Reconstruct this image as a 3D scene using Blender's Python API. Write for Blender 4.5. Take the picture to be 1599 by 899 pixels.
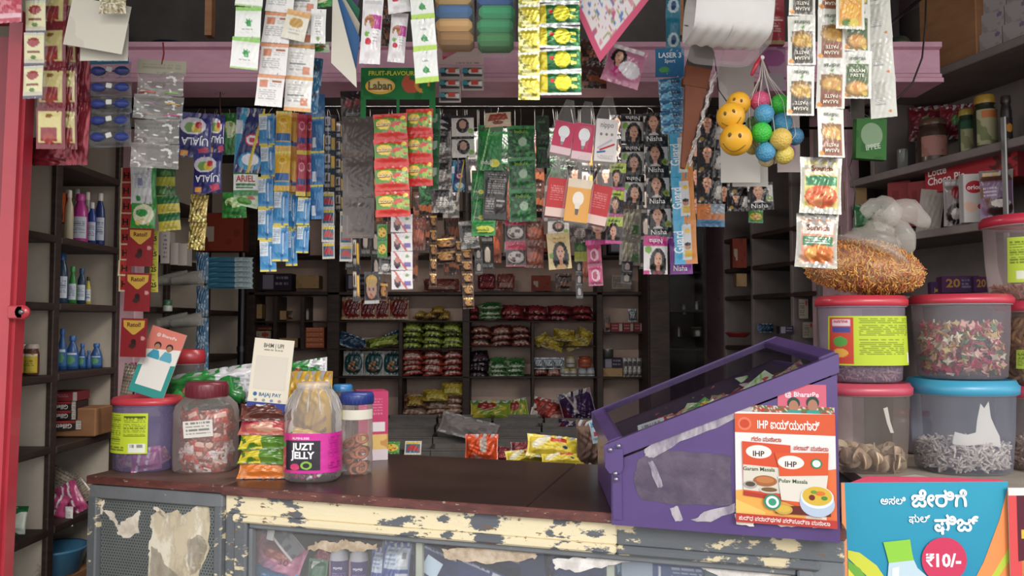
import bpy, bmesh, math, random
import numpy as np
from mathutils import Vector, Matrix, Euler
random.seed(7); RNG = np.random.RandomState(7)
for o in list(bpy.data.objects): bpy.data.objects.remove(o)
SC = bpy.context.scene; COL = SC.collection
# ---------------- camera, world, exposure ----------------
F, CX, CY, CAMZ = 1200.0, 799.5, 449.5, 1.45
PITCH = math.atan(55.5 / F)
cam = bpy.data.cameras.new('camera'); cam.sensor_width = 36; cam.lens = 36 * F / 1599; cam.clip_start = .02
camo = bpy.data.objects.new('camera', cam); COL.objects.link(camo)
camo.location = (0, 0, CAMZ); camo.rotation_euler = (math.pi / 2 + PITCH, 0, 0); SC.camera = camo
W = bpy.data.worlds.new('sky'); SC.world = W; W.use_nodes = True
nt = W.node_tree; bg = nt.nodes['Background']
tc = nt.nodes.new('ShaderNodeTexCoord'); sp = nt.nodes.new('ShaderNodeSeparateXYZ'); rp = nt.nodes.new('ShaderNodeValToRGB')
nt.links.new(tc.outputs['Generated'], sp.inputs[0]); nt.links.new(sp.outputs['Z'], rp.inputs[0]); nt.links.new(rp.outputs[0], bg.inputs[0])
rp.color_ramp.elements[0].color = (.86, .84, .82, 1); rp.color_ramp.elements[1].color = (.72, .84, 1.0, 1)
bg.inputs[1].default_value = 1.28
SUN = bpy.data.lights.new('sun', 'SUN'); SUN.energy = 1.0; SUN.angle = math.radians(20); SUN.color = (1, .95, .88)
suno = bpy.data.objects.new('sun', SUN); COL.objects.link(suno); suno.rotation_euler = (math.radians(64), 0, math.radians(22))
vs = SC.view_settings; vs.view_transform = 'Standard'; vs.look = 'None'; vs.gamma = 1; vs.use_curve_mapping = False; vs.exposure = 0.72
SC.cycles.transparent_max_bounces = 24; SC.cycles.max_bounces = 8

FILL = bpy.data.lights.new('added_fill_light', 'AREA'); FILL.shape = 'RECTANGLE'; FILL.size = 1.2; FILL.size_y = .04; FILL.energy = 9; FILL.color = (1, .93, .86)  # unseen area light added behind the beam to brighten the interior
fillo = bpy.data.objects.new('added_fill_light', FILL); COL.objects.link(fillo); fillo.location = (-.1, 2.62, 2.29); fillo.rotation_euler = (math.radians(14), 0, 0)
# ---------------- helpers ----------------
def P(px, py, d):
    u = (px - CX) / F; v = (CY - py) / F; c, s = math.cos(PITCH), math.sin(PITCH)
    y = c - v * s; z = s + v * c; k = d / y
    return Vector((u * k, d, z * k + CAMZ))
def M_(px, d): return px * d / F
_hx = {}
def hx(c):
    if isinstance(c, str):
        if c not in _hx:
            s = c.lstrip('#')
            if len(s) in (3, 4): s = ''.join(q * 2 for q in s)
            v = [int(s[i:i + 2], 16) / 255 for i in (0, 2, 4)]
            g = .3 * v[0] + .59 * v[1] + .11 * v[2]; v = [q * .91 + g * .09 for q in v]  # greys every colour slightly, standing in for haze
            _hx[c] = tuple(((q / 12.92) if q <= .04045 else ((q + .055) / 1.055) ** 2.4) for q in v) + ((int(s[6:8], 16) / 255) if len(s) > 6 else 1.0,)
        return _hx[c]
    return tuple(c) + (1.0,) * (4 - len(c))
class MB:
    def __init__(s): s.v = []; s.f = []; s.c = []; s.n = 0; s.sm = []
    def add(s, vs_, fs, col='#888', smooth=False):
        vs_ = np.asarray(vs_, float).reshape(-1, 3); n = len(vs_)
        c = np.asarray(hx(col) if isinstance(col, str) else col, float)
        if c.ndim == 1: c = np.tile(c if len(c) == 4 else np.append(c, 1.0), (n, 1))
        s.v.append(vs_); s.c.append(c); k = s.n
        s.f += [tuple(i + k for i in f) for f in fs]; s.sm += [smooth] * len(fs); s.n += n; return s
    def box(s, c, sz, col='#888', rz=0, rx=0, ry=0, taper=None):
        x, y, z = sz[0] / 2, sz[1] / 2, sz[2] / 2
        v = [Vector((a * x, b * y, e * z)) for e in (-1, 1) for b in (-1, 1) for a in (-1, 1)]
        if taper: v = [Vector((p.x * (taper if p.z > 0 else 1), p.y * (taper if p.z > 0 else 1), p.z)) for p in v]
        m = Euler((rx, ry, rz)).to_matrix(); v = [m @ p + Vector(c) for p in v]
        return s.add(v, [(0, 2, 3, 1), (4, 5, 7, 6), (0, 1, 5, 4), (2, 6, 7, 3), (0, 4, 6, 2), (1, 3, 7, 5)], col)
    def bbox(s, c, sz, col='#888', b=.003, rz=0, rx=0, ry=0):
        # box with chamfered edges along every side
        x, y, z = [q / 2 for q in sz]; b = min(b, x * .9, y * .9, z * .9)
        bm = bmesh.new(); bmesh.ops.create_cube(bm, size=1)
        for w in bm.verts: w.co = Vector((w.co.x * 2 * x, w.co.y * 2 * y, w.co.z * 2 * z))
        bmesh.ops.bevel(bm, geom=bm.edges[:], offset=b, segments=1, affect='EDGES')
        m = Euler((rx, ry, rz)).to_matrix()
        for w in bm.verts: w.co = m @ w.co + Vector(c)
        bm.verts.index_update()
        s.add([w.co[:] for w in bm.verts], [tuple(w.index for w in f.verts) for f in bm.faces], col); bm.free(); return s
    def grid(s, X, col='#888', smooth=True, flip=False):
        X = np.asarray(X, float); a, b = X.shape[:2]
        i = np.arange((a - 1) * b).reshape(a - 1, b)[:, :-1].ravel()
        fs = np.stack([i, i + b, i + b + 1, i + 1], 1)
        if flip: fs = fs[:, ::-1]
        c = col if isinstance(col, str) or np.ndim(col) == 1 else np.asarray(col).reshape(-1, 4)
        return s.add(X.reshape(-1, 3), [tuple(q) for q in fs.tolist()], c, smooth)
    def lathe(s, prof, seg=24, c=(0, 0, 0), col='#888', ex=2.0, sy=1.0, art=None, smooth=True, cap=True):
        # prof: (r, z) or (r, z, colour); ex: superellipse exponent
        th = np.linspace(0, 2 * math.pi, seg + 1) - math.pi / 2
        ct, st = np.cos(th), np.sin(th)
        k = (np.abs(ct) ** ex + np.abs(st) ** ex) ** (-1 / ex)
        X = np.array([[(c[0] + p[0] * k[j] * ct[j], c[1] + sy * p[0] * k[j] * st[j], c[2] + p[1]) for j in range(seg + 1)] for p in prof])
        cc = np.array([[hx(p[2]) if len(p) > 2 else hx(col)] * (seg + 1) for p in prof])
        s.grid(X, cc, smooth, flip=True)
        if cap:
            for e, r in ((0, 1), (-1, 0)):
                if prof[e][0] > 1e-4:
                    f = list(range(seg)); s.add(X[e][:-1], [tuple(f[::-1] if r else f)], hx(prof[e][2]) if len(prof[e]) > 2 else hx(col))
        return s
    def tube(s, pts, r, col='#888', seg=6, closed=False, smooth=True):
        pts = [Vector(p) for p in pts]; n = len(pts); R = []
        rr = r if isinstance(r, (list, tuple)) else [r] * n
        pv = None
        for i, p in enumerate(pts):
            t = (pts[(i + 1) % n if closed else min(i + 1, n - 1)] - pts[(i - 1) % n if closed else max(i - 1, 0)])
            t = t.normalized() if t.length > 1e-9 else Vector((0, 0, 1))
            a = pv if pv is not None else (Vector((0, 0, 1)) if abs(t.z) < .9 else Vector((1, 0, 0)))
            a = (a - t * a.dot(t)); a = a.normalized() if a.length > 1e-6 else t.orthogonal().normalized(); pv = a; b = t.cross(a)
            R.append([p + (a * math.cos(q) + b * math.sin(q)) * rr[i] for q in [2 * math.pi * j / seg for j in range(seg)]])
        V = [q[:] for ring in R for q in ring]; fs = []
        for i in range(n if closed else n - 1):
            for j in range(seg):
                k = (i + 1) % n; fs.append((i * seg + j, i * seg + (j + 1) % seg, k * seg + (j + 1) % seg, k * seg + j))
        if not closed: fs += [tuple(range(seg))[::-1], tuple((n - 1) * seg + j for j in range(seg))]
        return s.add(V, fs, col, smooth)
    def prism(s, pts, dy, col='#888', y=0.0):
        # pts: (x, z) outline in the XZ plane, extruded from y to y+dy
        if sum(pts[i - 1][0] * pts[i][1] - pts[i][0] * pts[i - 1][1] for i in range(len(pts))) < 0: pts = pts[::-1]
        n = len(pts); V = [(p[0], y, p[1]) for p in pts] + [(p[0], y + dy, p[1]) for p in pts]
        fs = [tuple(range(n)), tuple(range(n, 2 * n))[::-1]] + [(i, (i + 1) % n + 0, (i + 1) % n + n, i + n)[::-1] for i in range(n)]
        return s.add(V, fs, col)
    def ball(s, c, r, col='#888', seg=12, ring=8, sx=1, sy=1, sz=1):
        t = np.linspace(0, math.pi, ring + 1); p = np.linspace(0, 2 * math.pi, seg + 1)
        X = np.array([[(c[0] + sx * r * math.sin(a) * math.cos(b), c[1] + sy * r * math.sin(a) * math.sin(b), c[2] + sz * r * math.cos(a)) for b in p] for a in t])
        return s.grid(X, col)
    def tf(s, m):
        m = np.array(m); s.v = [q @ m[:3, :3].T + m[:3, 3] for q in s.v]; return s
    def join(s, o):
        k = s.n
        s.v += o.v; s.c += o.c; s.f += [tuple(i + k for i in f) for f in o.f]; s.sm += o.sm; s.n += o.n; return s
    def mesh(s, name, mat):
        me = bpy.data.meshes.new(name)
        me.from_pydata(np.concatenate(s.v).tolist(), [], s.f)
        at = me.color_attributes.new('Col', 'FLOAT_COLOR', 'POINT')
        at.data.foreach_set('color', np.concatenate(s.c).astype(np.float32).ravel())
        me.polygons.foreach_set('use_smooth', s.sm); me.materials.append(mat); me.update(); return me
def link(name, me, parent=None, loc=None, rot=None, label=None, cat=None, group=None, kind=None):
    o = bpy.data.objects.new(name, me); COL.objects.link(o)
    if parent is not None: o.parent = parent
    if loc is not None: o.location = loc
    if rot is not None: o.rotation_euler = rot
    for k, v in (('label', label), ('category', cat), ('group', group), ('kind', kind)):
        if v: o[k] = v
    return o
def thing(name, label, cat, loc=(0, 0, 0), rot=(0, 0, 0), group=None): return link(name, None, None, loc, rot, label, cat, group)
def part(name, mb, mat, parent, loc=None, rot=None, label=None, kind=None):
    return link(name, mb.mesh(name, mat), parent, loc, rot, label, None, None, kind)
def solo(name, mb, mat, label, cat, loc=(0, 0, 0), rot=(0, 0, 0), group=None, kind=None):
    return link(name, mb.mesh(name, mat), None, loc, rot, label, cat, group, kind)
def struct(name, mb, mat, loc=(0, 0, 0), rot=(0, 0, 0), parent=None):
    return link(name, mb.mesh(name, mat), parent, loc, rot, kind='structure' if parent is None else None)
def dup(root, loc=None, rot=None, label=None, scale=None):
    def cp(o, par):
        c = o.copy(); COL.objects.link(c)
        if par is not None: c.parent = par
        for k in o.children: cp(k, c)
        return c
    r = cp(root, None)
    if loc is not None: r.location = loc
    if rot is not None: r.rotation_euler = rot
    if scale is not None: r.scale = scale
    if label: r['label'] = label
    return r
# ---------------- materials ----------------
MAT = {}
def cmat(name, rough=.5, metal=0, coat=0, spec=.5, bump=0, bscale=60, clear=False, film=0):
    m = bpy.data.materials.new(name); m.use_nodes = True; n = m.node_tree; b = n.nodes['Principled BSDF']
    a = n.nodes.new('ShaderNodeVertexColor'); a.layer_name = 'Col'
    n.links.new(a.outputs['Color'], b.inputs['Base Color'])
    b.inputs['Roughness'].default_value = rough; b.inputs['Metallic'].default_value = metal
    b.inputs['Coat Weight'].default_value = coat; b.inputs['Coat Roughness'].default_value = .12; b.inputs['Specular IOR Level'].default_value = spec
    if bump:
        t = n.nodes.new('ShaderNodeTexCoord'); z = n.nodes.new('ShaderNodeTexNoise'); z.inputs['Scale'].default_value = bscale; z.inputs['Detail'].default_value = 3
        k = n.nodes.new('ShaderNodeBump'); k.inputs['Strength'].default_value = bump; k.inputs['Distance'].default_value = .003
        n.links.new(t.outputs['Object'], z.inputs['Vector']); n.links.new(z.outputs[0], k.inputs['Height']); n.links.new(k.outputs[0], b.inputs['Normal'])
        if coat: n.links.new(k.outputs[0], b.inputs['Coat Normal'])
    if clear:
        tr = n.nodes.new('ShaderNodeBsdfTransparent'); mx = n.nodes.new('ShaderNodeMixShader'); fr = n.nodes.new('ShaderNodeFresnel'); fr.inputs[0].default_value = 1.45
        mu = n.nodes.new('ShaderNodeMath'); mu.operation = 'MULTIPLY_ADD'; mu.inputs[1].default_value = film; mu.use_clamp = True
        n.links.new(fr.outputs[0], mu.inputs[0]); n.links.new(a.outputs['Alpha'], mu.inputs[2])
        if bump: n.links.new(k.outputs[0], fr.inputs['Normal'])
        n.links.new(mu.outputs[0], mx.inputs[0]); n.links.new(tr.outputs[0], mx.inputs[1]); n.links.new(b.outputs[0], mx.inputs[2])
        n.links.new(mx.outputs[0], n.nodes['Material Output'].inputs[0])
    MAT[name] = m; return m
GLOSS = cmat('glossy_packet', .32, 0, .35, bump=.35, bscale=45)
FOIL = cmat('foil_packet', .30, .45, .3, bump=.5, bscale=55)
MATTE = cmat('printed_card', .6, 0, 0, .3)
PAPER = cmat('plain_paper', .85, 0, 0, .2)
PLAST = cmat('coloured_plastic', .35, 0, .1)
CLEAR = cmat('clear_plastic', .12, 0, 0, .8, clear=True, film=.7)
WRAP = cmat('crinkled_clear_film', .15, 0, 0, .8, bump=1.0, bscale=38, clear=True, film=1.3)
FILM = cmat('thin_clear_bag', .2, 0, 0, .5, bump=.35, bscale=30, clear=True, film=.14)
LOWGL = cmat('case_glass', .1, 0, 0, .3, clear=True, film=.26)
METAL = cmat('bare_metal', .35, .8, 0)
CLOTHM = cmat('woven_cloth', .9, 0, 0, .2, bump=.2, bscale=300)
FOOD = cmat('snack_food', .6, 0, 0, .4)
def nmat(name, c1, c2=None, scale=6, lo=.45, hi=.6, rough=.6, metal=0, c3=None, scale3=40, lo3=.6, hi3=.65, bump=.2, stretch=(1, 1, 1), coat=0):
    m = bpy.data.materials.new(name); m.use_nodes = True; n = m.node_tree; b = n.nodes['Principled BSDF']; L = n.links.new
    t = n.nodes.new('ShaderNodeTexCoord'); mp = n.nodes.new('ShaderNodeMapping'); mp.inputs['Scale'].default_value = stretch; L(t.outputs['Object'], mp.inputs[0])
    def mask(sc, lo, hi, det=6):
        z = n.nodes.new('ShaderNodeTexNoise'); z.inputs['Scale'].default_value = sc; z.inputs['Detail'].default_value = det; z.inputs['Roughness'].default_value = .65
        L(mp.outputs[0], z.inputs['Vector']); r = n.nodes.new('ShaderNodeMapRange'); r.inputs[1].default_value = lo; r.inputs[2].default_value = hi; L(z.outputs[0], r.inputs[0]); return r.outputs[0], z.outputs[0]
    def mix(f, a, b_):
        x = n.nodes.new('ShaderNodeMix'); x.data_type = 'RGBA'; L(f, x.inputs[0])
        for i, q in ((6, a), (7, b_)):
            if isinstance(q, tuple): x.inputs[i].default_value = q
            else: L(q, x.inputs[i])
        return x.outputs[2]
    out = hx(c1); h = None
    if c2: f, h = mask(scale, lo, hi); out = mix(f, hx(c1), hx(c2))
    if c3: f, h = mask(scale3, lo3, hi3); out = mix(f, out, hx(c3))
    if isinstance(out, tuple): b.inputs['Base Color'].default_value = out
    else: L(out, b.inputs['Base Color'])
    b.inputs['Roughness'].default_value = rough; b.inputs['Metallic'].default_value = metal; b.inputs['Coat Weight'].default_value = coat
    if bump and h is not None:
        k = n.nodes.new('ShaderNodeBump'); k.inputs['Strength'].default_value = bump; k.inputs['Distance'].default_value = .004; L(h, k.inputs['Height']); L(k.outputs[0], b.inputs['Normal'])
    MAT[name] = m; return m
PLASTER = nmat('stained_cream_plaster', '#cfc3b2', '#b3a592', 3, .35, .75, .85, c3='#5a4a3c', scale3=7, lo3=.64, hi3=.74)
PINKP = nmat('pink_paint', '#d29cb0', '#b98398', 5, .4, .7, .5, c3='#7d4f5c', scale3=30, lo3=.68, hi3=.75, stretch=(1, 1, 2))
PINKW = nmat('faded_pink_wall', '#c9a1aa', '#a98890', 4, .4, .7, .75, c3='#5b4348', scale3=25, lo3=.68, hi3=.75)
BACKP = nmat('shelf_back_panel', '#d0b5a5', '#b89c8c', 4, .35, .7, .8)
DARKW = nmat('dark_wood', '#2e221e', '#46332b', 8, .4, .7, .6, stretch=(1, 1, 6), c3='#6b4c3a', scale3=20, lo3=.66, hi3=.74)
BROWNW = nmat('brown_plywood', '#946440', '#a8764c', 6, .4, .7, .7, stretch=(1, 1, 4))
GREYC = nmat('grey_concrete', '#4d4846', '#625b58', 3, .4, .7, .9)
DARKG = nmat('dark_grey_back', '#857a76', '#6b615e', 3, .4, .7, .85)
REDM = nmat('red_painted_metal', '#b42c3a', '#9c2030', 3, .45, .8, .35, c3='#7a2a2a', scale3=40, lo3=.7, hi3=.75, coat=.3, bump=.03)
PURPM = nmat('purple_painted_metal', '#5c4380', '#503a72', 3, .4, .7, .35, bump=.03, coat=.15)
LAMIN = nmat('brown_laminate', '#3d2c29', '#493531', 4, .4, .7, .28, c3='#86685a', scale3=60, lo3=.70, hi3=.74, bump=.04)
PEEL = nmat('peeling_cream_paint', '#e6d6ae', '#5d6168', 7, .55, .57, .6, c3='#7a5a40', scale3=26, lo3=.62, hi3=.66, bump=.5, stretch=(1, 1, 2.2))
PEELG = nmat('peeling_grey_paint', '#62666a', '#d8c79f', 11, .56, .59, .6, c3='#7a5a40', scale3=30, lo3=.64, hi3=.68, bump=.5, stretch=(1, 1, 2))
GREYM = nmat('grey_painted_wood', '#74777a', '#62666a', 5, .4, .7, .55, c3='#b9ab92', scale3=30, lo3=.68, hi3=.70, bump=.2)
BINM = nmat('galvanised_metal', '#77716c', '#5f5a57', 9, .4, .7, .5, metal=.3)
ROAD = nmat('dusty_road', '#8a8178', '#6f675f', 2, .4, .7, .9)
# ---------------- printed art ----------------
_tx = {}
def glyphs(t, bold=.0):
    k = (t, bold)
    if k in _tx: return _tx[k]
    c = bpy.data.curves.new('t', 'FONT'); c.body = t; c.size = 1; c.resolution_u = 2; c.offset = bold if t.isascii() else 0; c.align_x = 'CENTER'
    o = bpy.data.objects.new('t', c); COL.objects.link(o); me = bpy.data.meshes.new_from_object(o)
    v = np.array([q.co[:2] for q in me.vertices]) if len(me.vertices) else np.zeros((1, 2)); f = [tuple(p.vertices) for p in me.polygons]
    bpy.data.objects.remove(o); bpy.data.curves.remove(c); bpy.data.meshes.remove(me)
    if not t.isascii() and bold:
        n = len(v); f0 = list(f); v0 = v.copy(); k_ = bold * .8
        for i, (a, b) in enumerate(((k_, 0), (-k_, 0), (0, k_), (0, -k_))): v = np.concatenate([v, v0 + (a, b)]); f += [tuple(q + n * (i + 1) for q in p) for p in f0]
    hgt = .72; v[:, 1] -= hgt / 2; v /= hgt; v[:, 0] -= (v[:, 0].max() + v[:, 0].min()) / 2
    _tx[k] = (v, f, v[:, 0].max() - v[:, 0].min(), len(v) // (1 if t.isascii() or not bold else 5)); return _tx[k]
def vnoise(u, v, sc, seed=0):
    def h(i, j): return np.modf(np.sin(i * 127.1 + j * 311.7 + seed * 74.7) * 43758.5453)[0] % 1.0
    x, y = u * sc, v * sc; i, j = np.floor(x), np.floor(y); a, b = x - i, y - j; a = a * a * (3 - 2 * a); b = b * b * (3 - 2 * b)
    return (h(i, j) * (1 - a) + h(i + 1, j) * a) * (1 - b) + (h(i, j + 1) * (1 - a) + h(i + 1, j + 1) * a) * b
def paint(spec, u, v, asp):
    # u, v in 0..1 (v down), asp = width / height; returns rgba
    C = np.zeros(u.shape + (4,)); C[...] = hx('#ccc')
    def put(m, c, a=1.0):
        m = (m * a)[..., None]; C[...] = C * (1 - m) + np.array(hx(c)) * m
    for s in spec:
        k = s[0]
        if k == 'bg': C[...] = hx(s[1])
        elif k == 'r': put(((u >= s[1]) & (u <= s[3]) & (v >= s[2]) & (v <= s[4])).astype(float), s[5])
        elif k == 'e': put((((u - s[1]) / s[3]) ** 2 + ((v - s[2]) / s[4]) ** 2 < 1).astype(float), s[5])
        elif k == 'g':
            a = np.clip((v - s[2]) / (s[3] - s[2]), 0, 1); put(a, s[1])
        elif k == 'n': put((vnoise(u * asp, v, s[2], s[4] if len(s) > 4 else 1) > s[3]).astype(float), s[1])
        elif k == 'nr':  # noise blobs inside a rectangle
            put(((vnoise(u * asp, v, s[6], 3) > s[7]) & (u >= s[1]) & (u <= s[3]) & (v >= s[2]) & (v <= s[4])).astype(float), s[5])
        elif k == 'ne':
            put(((vnoise(u * asp, v, s[6], 5) > s[7]) & (((u - s[1]) / s[3]) ** 2 + ((v - s[2]) / s[4]) ** 2 < 1)).astype(float), s[5])
        elif k == 'l':   # fine print lines in a rectangle
            n = s[6]; t = (v - s[2]) / (s[4] - s[2]) * n; ok = (t >= 0) & (t < n) & (u >= s[1]) & (u <= s[3]) & ((t % 1) < .5)
            put((ok & (vnoise(u * 40, np.floor(t) * 3.3, 1, 9) > .3)).astype(float), s[5], .75)
        elif k == 'd':   # diagonal band: u + s*v between a and b
            q = u + s[1] * v; put(((q > s[2]) & (q < s[3])).astype(float), s[4])
        elif k == 'E': put((((u - s[1]) / s[3]) ** 2 + ((v - s[2]) / s[4]) ** 2 < 1).astype(float), s[5])
        elif k == 'P':
            ins = np.zeros(u.shape, bool); q = s[1]
            for i in range(len(q)):
                (x0, y0), (x1, y1) = q[i - 1], q[i]
                if y0 != y1: ins ^= ((v < y0) != (v < y1)) & (u < (x1 - x0) * (v - y0) / (y1 - y0) + x0)
            put(ins.astype(float), s[2])
        elif k == 'w':   # woman portrait centred at cu, cv, size
            cu, cv, r = s[1:4]; rv = r * asp
            put((((u - cu) / (r * .8)) ** 2 + ((v - cv - rv * .35) / (rv * 1.25)) ** 2 < 1).astype(float), '#17100f')
            put((((u - cu) / (r * .38)) ** 2 + ((v - cv) / (rv * .55)) ** 2 < 1).astype(float), '#d9a184')
            put(((abs(u - cu) < r * .16) & (v > cv + rv * .4) & (v < cv + rv * .9)).astype(float), '#c98f73')
            put((((u - cu) / (r * .55)) ** 2 + ((v - cv - rv * 1.35) / (rv * .5)) ** 2 < 1).astype(float), s[4] if len(s) > 4 else '#eee')
            put((((u - cu) / (r * .13)) ** 2 + ((v - cv - rv * .28) / (rv * .06)) ** 2 < 1).astype(float), '#a02830')
            for e in (-1, 1): put((((u - cu - e * r * .15) / (r * .07)) ** 2 + ((v - cv + rv * .08) / (rv * .05)) ** 2 < 1).astype(float), '#201010')
    return C
def overlay(mb, spec, S, w, h, eps=.0006, flat=True):
    # crisp print laid on the surface S(x, z) -> (point, normal)
    lay = 0
    for s in spec:
        if not flat and s[0] != 'T': continue
        ex_ = 0
        if s[0] == 'T':      # T, text, cu, cv, height fraction, colour, rotation deg, bold, max width fraction
            lay += 1; v, f, wd, n0 = glyphs(s[1], s[7] if len(s) > 7 else .0)
            a = math.radians(s[6]) if len(s) > 6 else 0; k = s[4] * h; mw = s[8] if len(s) > 8 else .92
            span = w if abs(math.cos(a)) > .5 else h; kx = min(k, mw * span / max(wd, 1e-6))
            q = v * (kx, k); X = (s[2] - .5) * w + q[:, 0] * math.cos(a) - q[:, 1] * math.sin(a); Z = (.5 - s[3]) * h + q[:, 0] * math.sin(a) + q[:, 1] * math.cos(a)
            col = s[5]; ex_ = (np.arange(len(v)) // max(n0, 1) * .00012)[:, None]
        elif s[0] == 'E':
            lay += 1; n = 28; t = np.linspace(0, 2 * math.pi, n, endpoint=False)
            X = (s[1] - .5 + s[3] * np.cos(t)) * w; Z = (.5 - s[2] - s[4] * np.sin(t)) * h
            X = np.append(X, (s[1] - .5) * w); Z = np.append(Z, (.5 - s[2]) * h); f = [(n, (i + 1) % n, i) for i in range(n)]; col = s[5]
        elif s[0] == 'P':
            lay += 1; p = np.array(s[1]); X = (p[:, 0] - .5) * w; Z = (.5 - p[:, 1]) * h; f = [tuple(range(len(p)))]; col = s[2]
        else: continue
        pt, nr = S(X, Z); mb.add(pt + nr * (eps * (1 + .35 * lay) + ex_), f, col)
def _grid(w, h, cell):
    nu = int(max(6, min(170, w / cell))); nv = int(max(6, min(170, h / cell)))
    u, v = np.meshgrid(np.linspace(0, 1, nu + 1), np.linspace(0, 1, nv + 1)); return u, v
def pillow(w, h, b, spec, back='#bbb', seal=.1, crink=.0007, seed=1, cell=.0028, sides=.04, zig=True):
    """sealed sachet: bulging front and back between flat sealed ends"""
    mb = MB(); sd = seed * 1.7
    def prof(X, Z):
        u = np.clip(X / w + .5, 0, 1); v = np.clip(.5 - Z / h, 0, 1)
        e = np.clip((v - seal) / .16, 0, 1) * np.clip((1 - v - seal) / .16, 0, 1); e = e * e * (3 - 2 * e)
        s_ = np.clip(np.sin(math.pi * np.clip((u - sides) / (1 - 2 * sides), 0, 1)), 0, 1) ** .6
        cr = crink * (np.sin(u * 23 + sd + 4 * np.sin(v * 9 + sd)) * np.cos(v * 17 + sd * 2) + .8 * np.sin((u * 31 + v * 13) + sd))
        return b * .5 * e * s_ + cr * s_ + .0005
    def S(X, Z):
        y = -prof(X, Z); return np.stack([X, y, Z], -1), np.array([0, -1.0, 0])
    u, v = _grid(w, h, cell); X = (u - .5) * w; Z = (.5 - v) * h
    nip = 1 - .05 * np.sin(math.pi * v) * (1 if b > .01 else .4)
    if zig: Z = Z + np.where((v < .001) | (v > .999), .0012 * ((np.arange(u.shape[1]) % 2) - .5), 0)
    A, _ = S(X, Z); A[..., 0] *= nip; mb.grid(A, paint(spec, u, v, w / h), flip=False)
    ub, vb = u[::2, ::2] if False else (u, v)
    st = 3; iu = sorted(set(list(range(0, u.shape[1], st)) + [u.shape[1] - 1])); iv = sorted(set(list(range(0, u.shape[0], st)) + [u.shape[0] - 1]))
    B = A[np.ix_(iv, iu)].copy(); B[..., 1] *= -1; mb.grid(B, hx(back), flip=True)
    overlay(mb, spec, S, w, h, .0012 + crink * .8, flat=False); return mb
def card(w, h, t, spec, back='#ddd', cell=.003, bend=0.0, side=None):
    mb = MB()
    def S(X, Z): return np.stack([X, -t / 2 - bend * (1 - (2 * X / w) ** 2) + 0 * Z, Z], -1), np.array([0, -1.0, 0])
    u, v = _grid(w, h, cell); X = (u - .5) * w; Z = (.5 - v) * h; A, _ = S(X, Z)
    mb.grid(A, paint([s for s in spec if bend or s[0] not in 'PE'], u, v, w / h)); B = A.copy(); B[..., 1] += t
    iu = [0, u.shape[1] // 3, 2 * u.shape[1] // 3, u.shape[1] - 1]; mb.grid(B[np.ix_([0, -1], iu)], hx(back), flip=True)
    for s0, s1 in ((A[0], B[0]), (B[-1], A[-1]), (B[:, 0], A[:, 0]), (A[:, -1], B[:, -1])): mb.grid(np.stack([s1, s0]), hx(side or back), smooth=False)
    overlay(mb, spec, S, w, h, flat=bend == 0); return mb
def boxp(w, h, dp, spec, side='#aaa', top=None, cell=.003, sspec=None):
    """carton: printed front at y=0, body behind it"""
    mb = MB()
    def S(X, Z): return np.stack([X, 0 * X, Z], -1), np.array([0, -1.0, 0])
    u, v = _grid(w, h, cell); A, _ = S((u - .5) * w, (.5 - v) * h); mb.grid(A, paint([s for s in spec if s[0] not in 'PE'], u, v, w / h), smooth=False)
    x, z = w / 2, h / 2
    if sspec:
        for sg in (-1, 1):
            u2, v2 = _grid(dp, h, cell); D = np.stack([np.full(u2.shape, sg * x), (u2 if sg > 0 else 1 - u2) * dp, (.5 - v2) * h], -1); mb.grid(D, paint(sspec, u2, v2, dp / h), smooth=False)
    else: mb.add([(-x, dp, z), (-x, dp, -z), (-x, 0, -z), (-x, 0, z)], [(0, 1, 2, 3)], side); mb.add([(x, 0, z), (x, 0, -z), (x, dp, -z), (x, dp, z)], [(0, 1, 2, 3)], side)
    mb.add([(-x, 0, z), (x, 0, z), (x, dp, z), (-x, dp, z)], [(0, 1, 2, 3)], top or side)
    mb.add([(-x, 0, -z), (-x, dp, -z), (x, dp, -z), (x, 0, -z)], [(0, 1, 2, 3)], side)
    mb.add([(x, dp, z), (x, dp, -z), (-x, dp, -z), (-x, dp, z)], [(0, 1, 2, 3)], side)
    # folded flap edges, slightly proud
    for sg in (-1, 1): mb.box((0, dp / 2, sg * (z + .0004)), (w * .98, dp * .96, .0008), top or side)
    overlay(mb, spec, S, w, h); return mb
def bottle(prof, spec=None, z0=0, z1=1, r=.03, seg=24, col='#888', ex=2.0, sy=1.0, arc=3.6, cell=.003):
    """lathed vessel; label art wrapped around the front between z0 and z1"""
    mb = MB(); mb.lathe(prof, seg, col=col, ex=ex, sy=sy)
    if spec: mb.join(wraplabel(spec, z0, z1, r, ex, sy, arc, cell))
    return mb
def wraplabel(spec, z0, z1, r, ex=2.0, sy=1.0, arc=3.6, cell=.003, c0=0.0, taper=1.0, eps=.0006):
    mb = MB(); w = arc * r; h = z1 - z0; zc = (z0 + z1) / 2
    def S(X, Z):
        th = X / r - math.pi / 2 + c0; ct, st = np.cos(th), np.sin(th); k = (np.abs(ct) ** ex + np.abs(st) ** ex) ** (-1 / ex)
        rr = r * (1 + (taper - 1) * (.5 - Z / h)) + eps
        return np.stack([rr * k * ct, sy * rr * k * st, Z + zc], -1), np.stack([ct, st, 0 * ct], -1)
    u, v = _grid(w, h, cell); A, _ = S((u - .5) * w, (.5 - v) * h); mb.grid(A, paint(spec, u, v, w / h)); overlay(mb, spec, S, w, h, .0004); return mb
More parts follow.
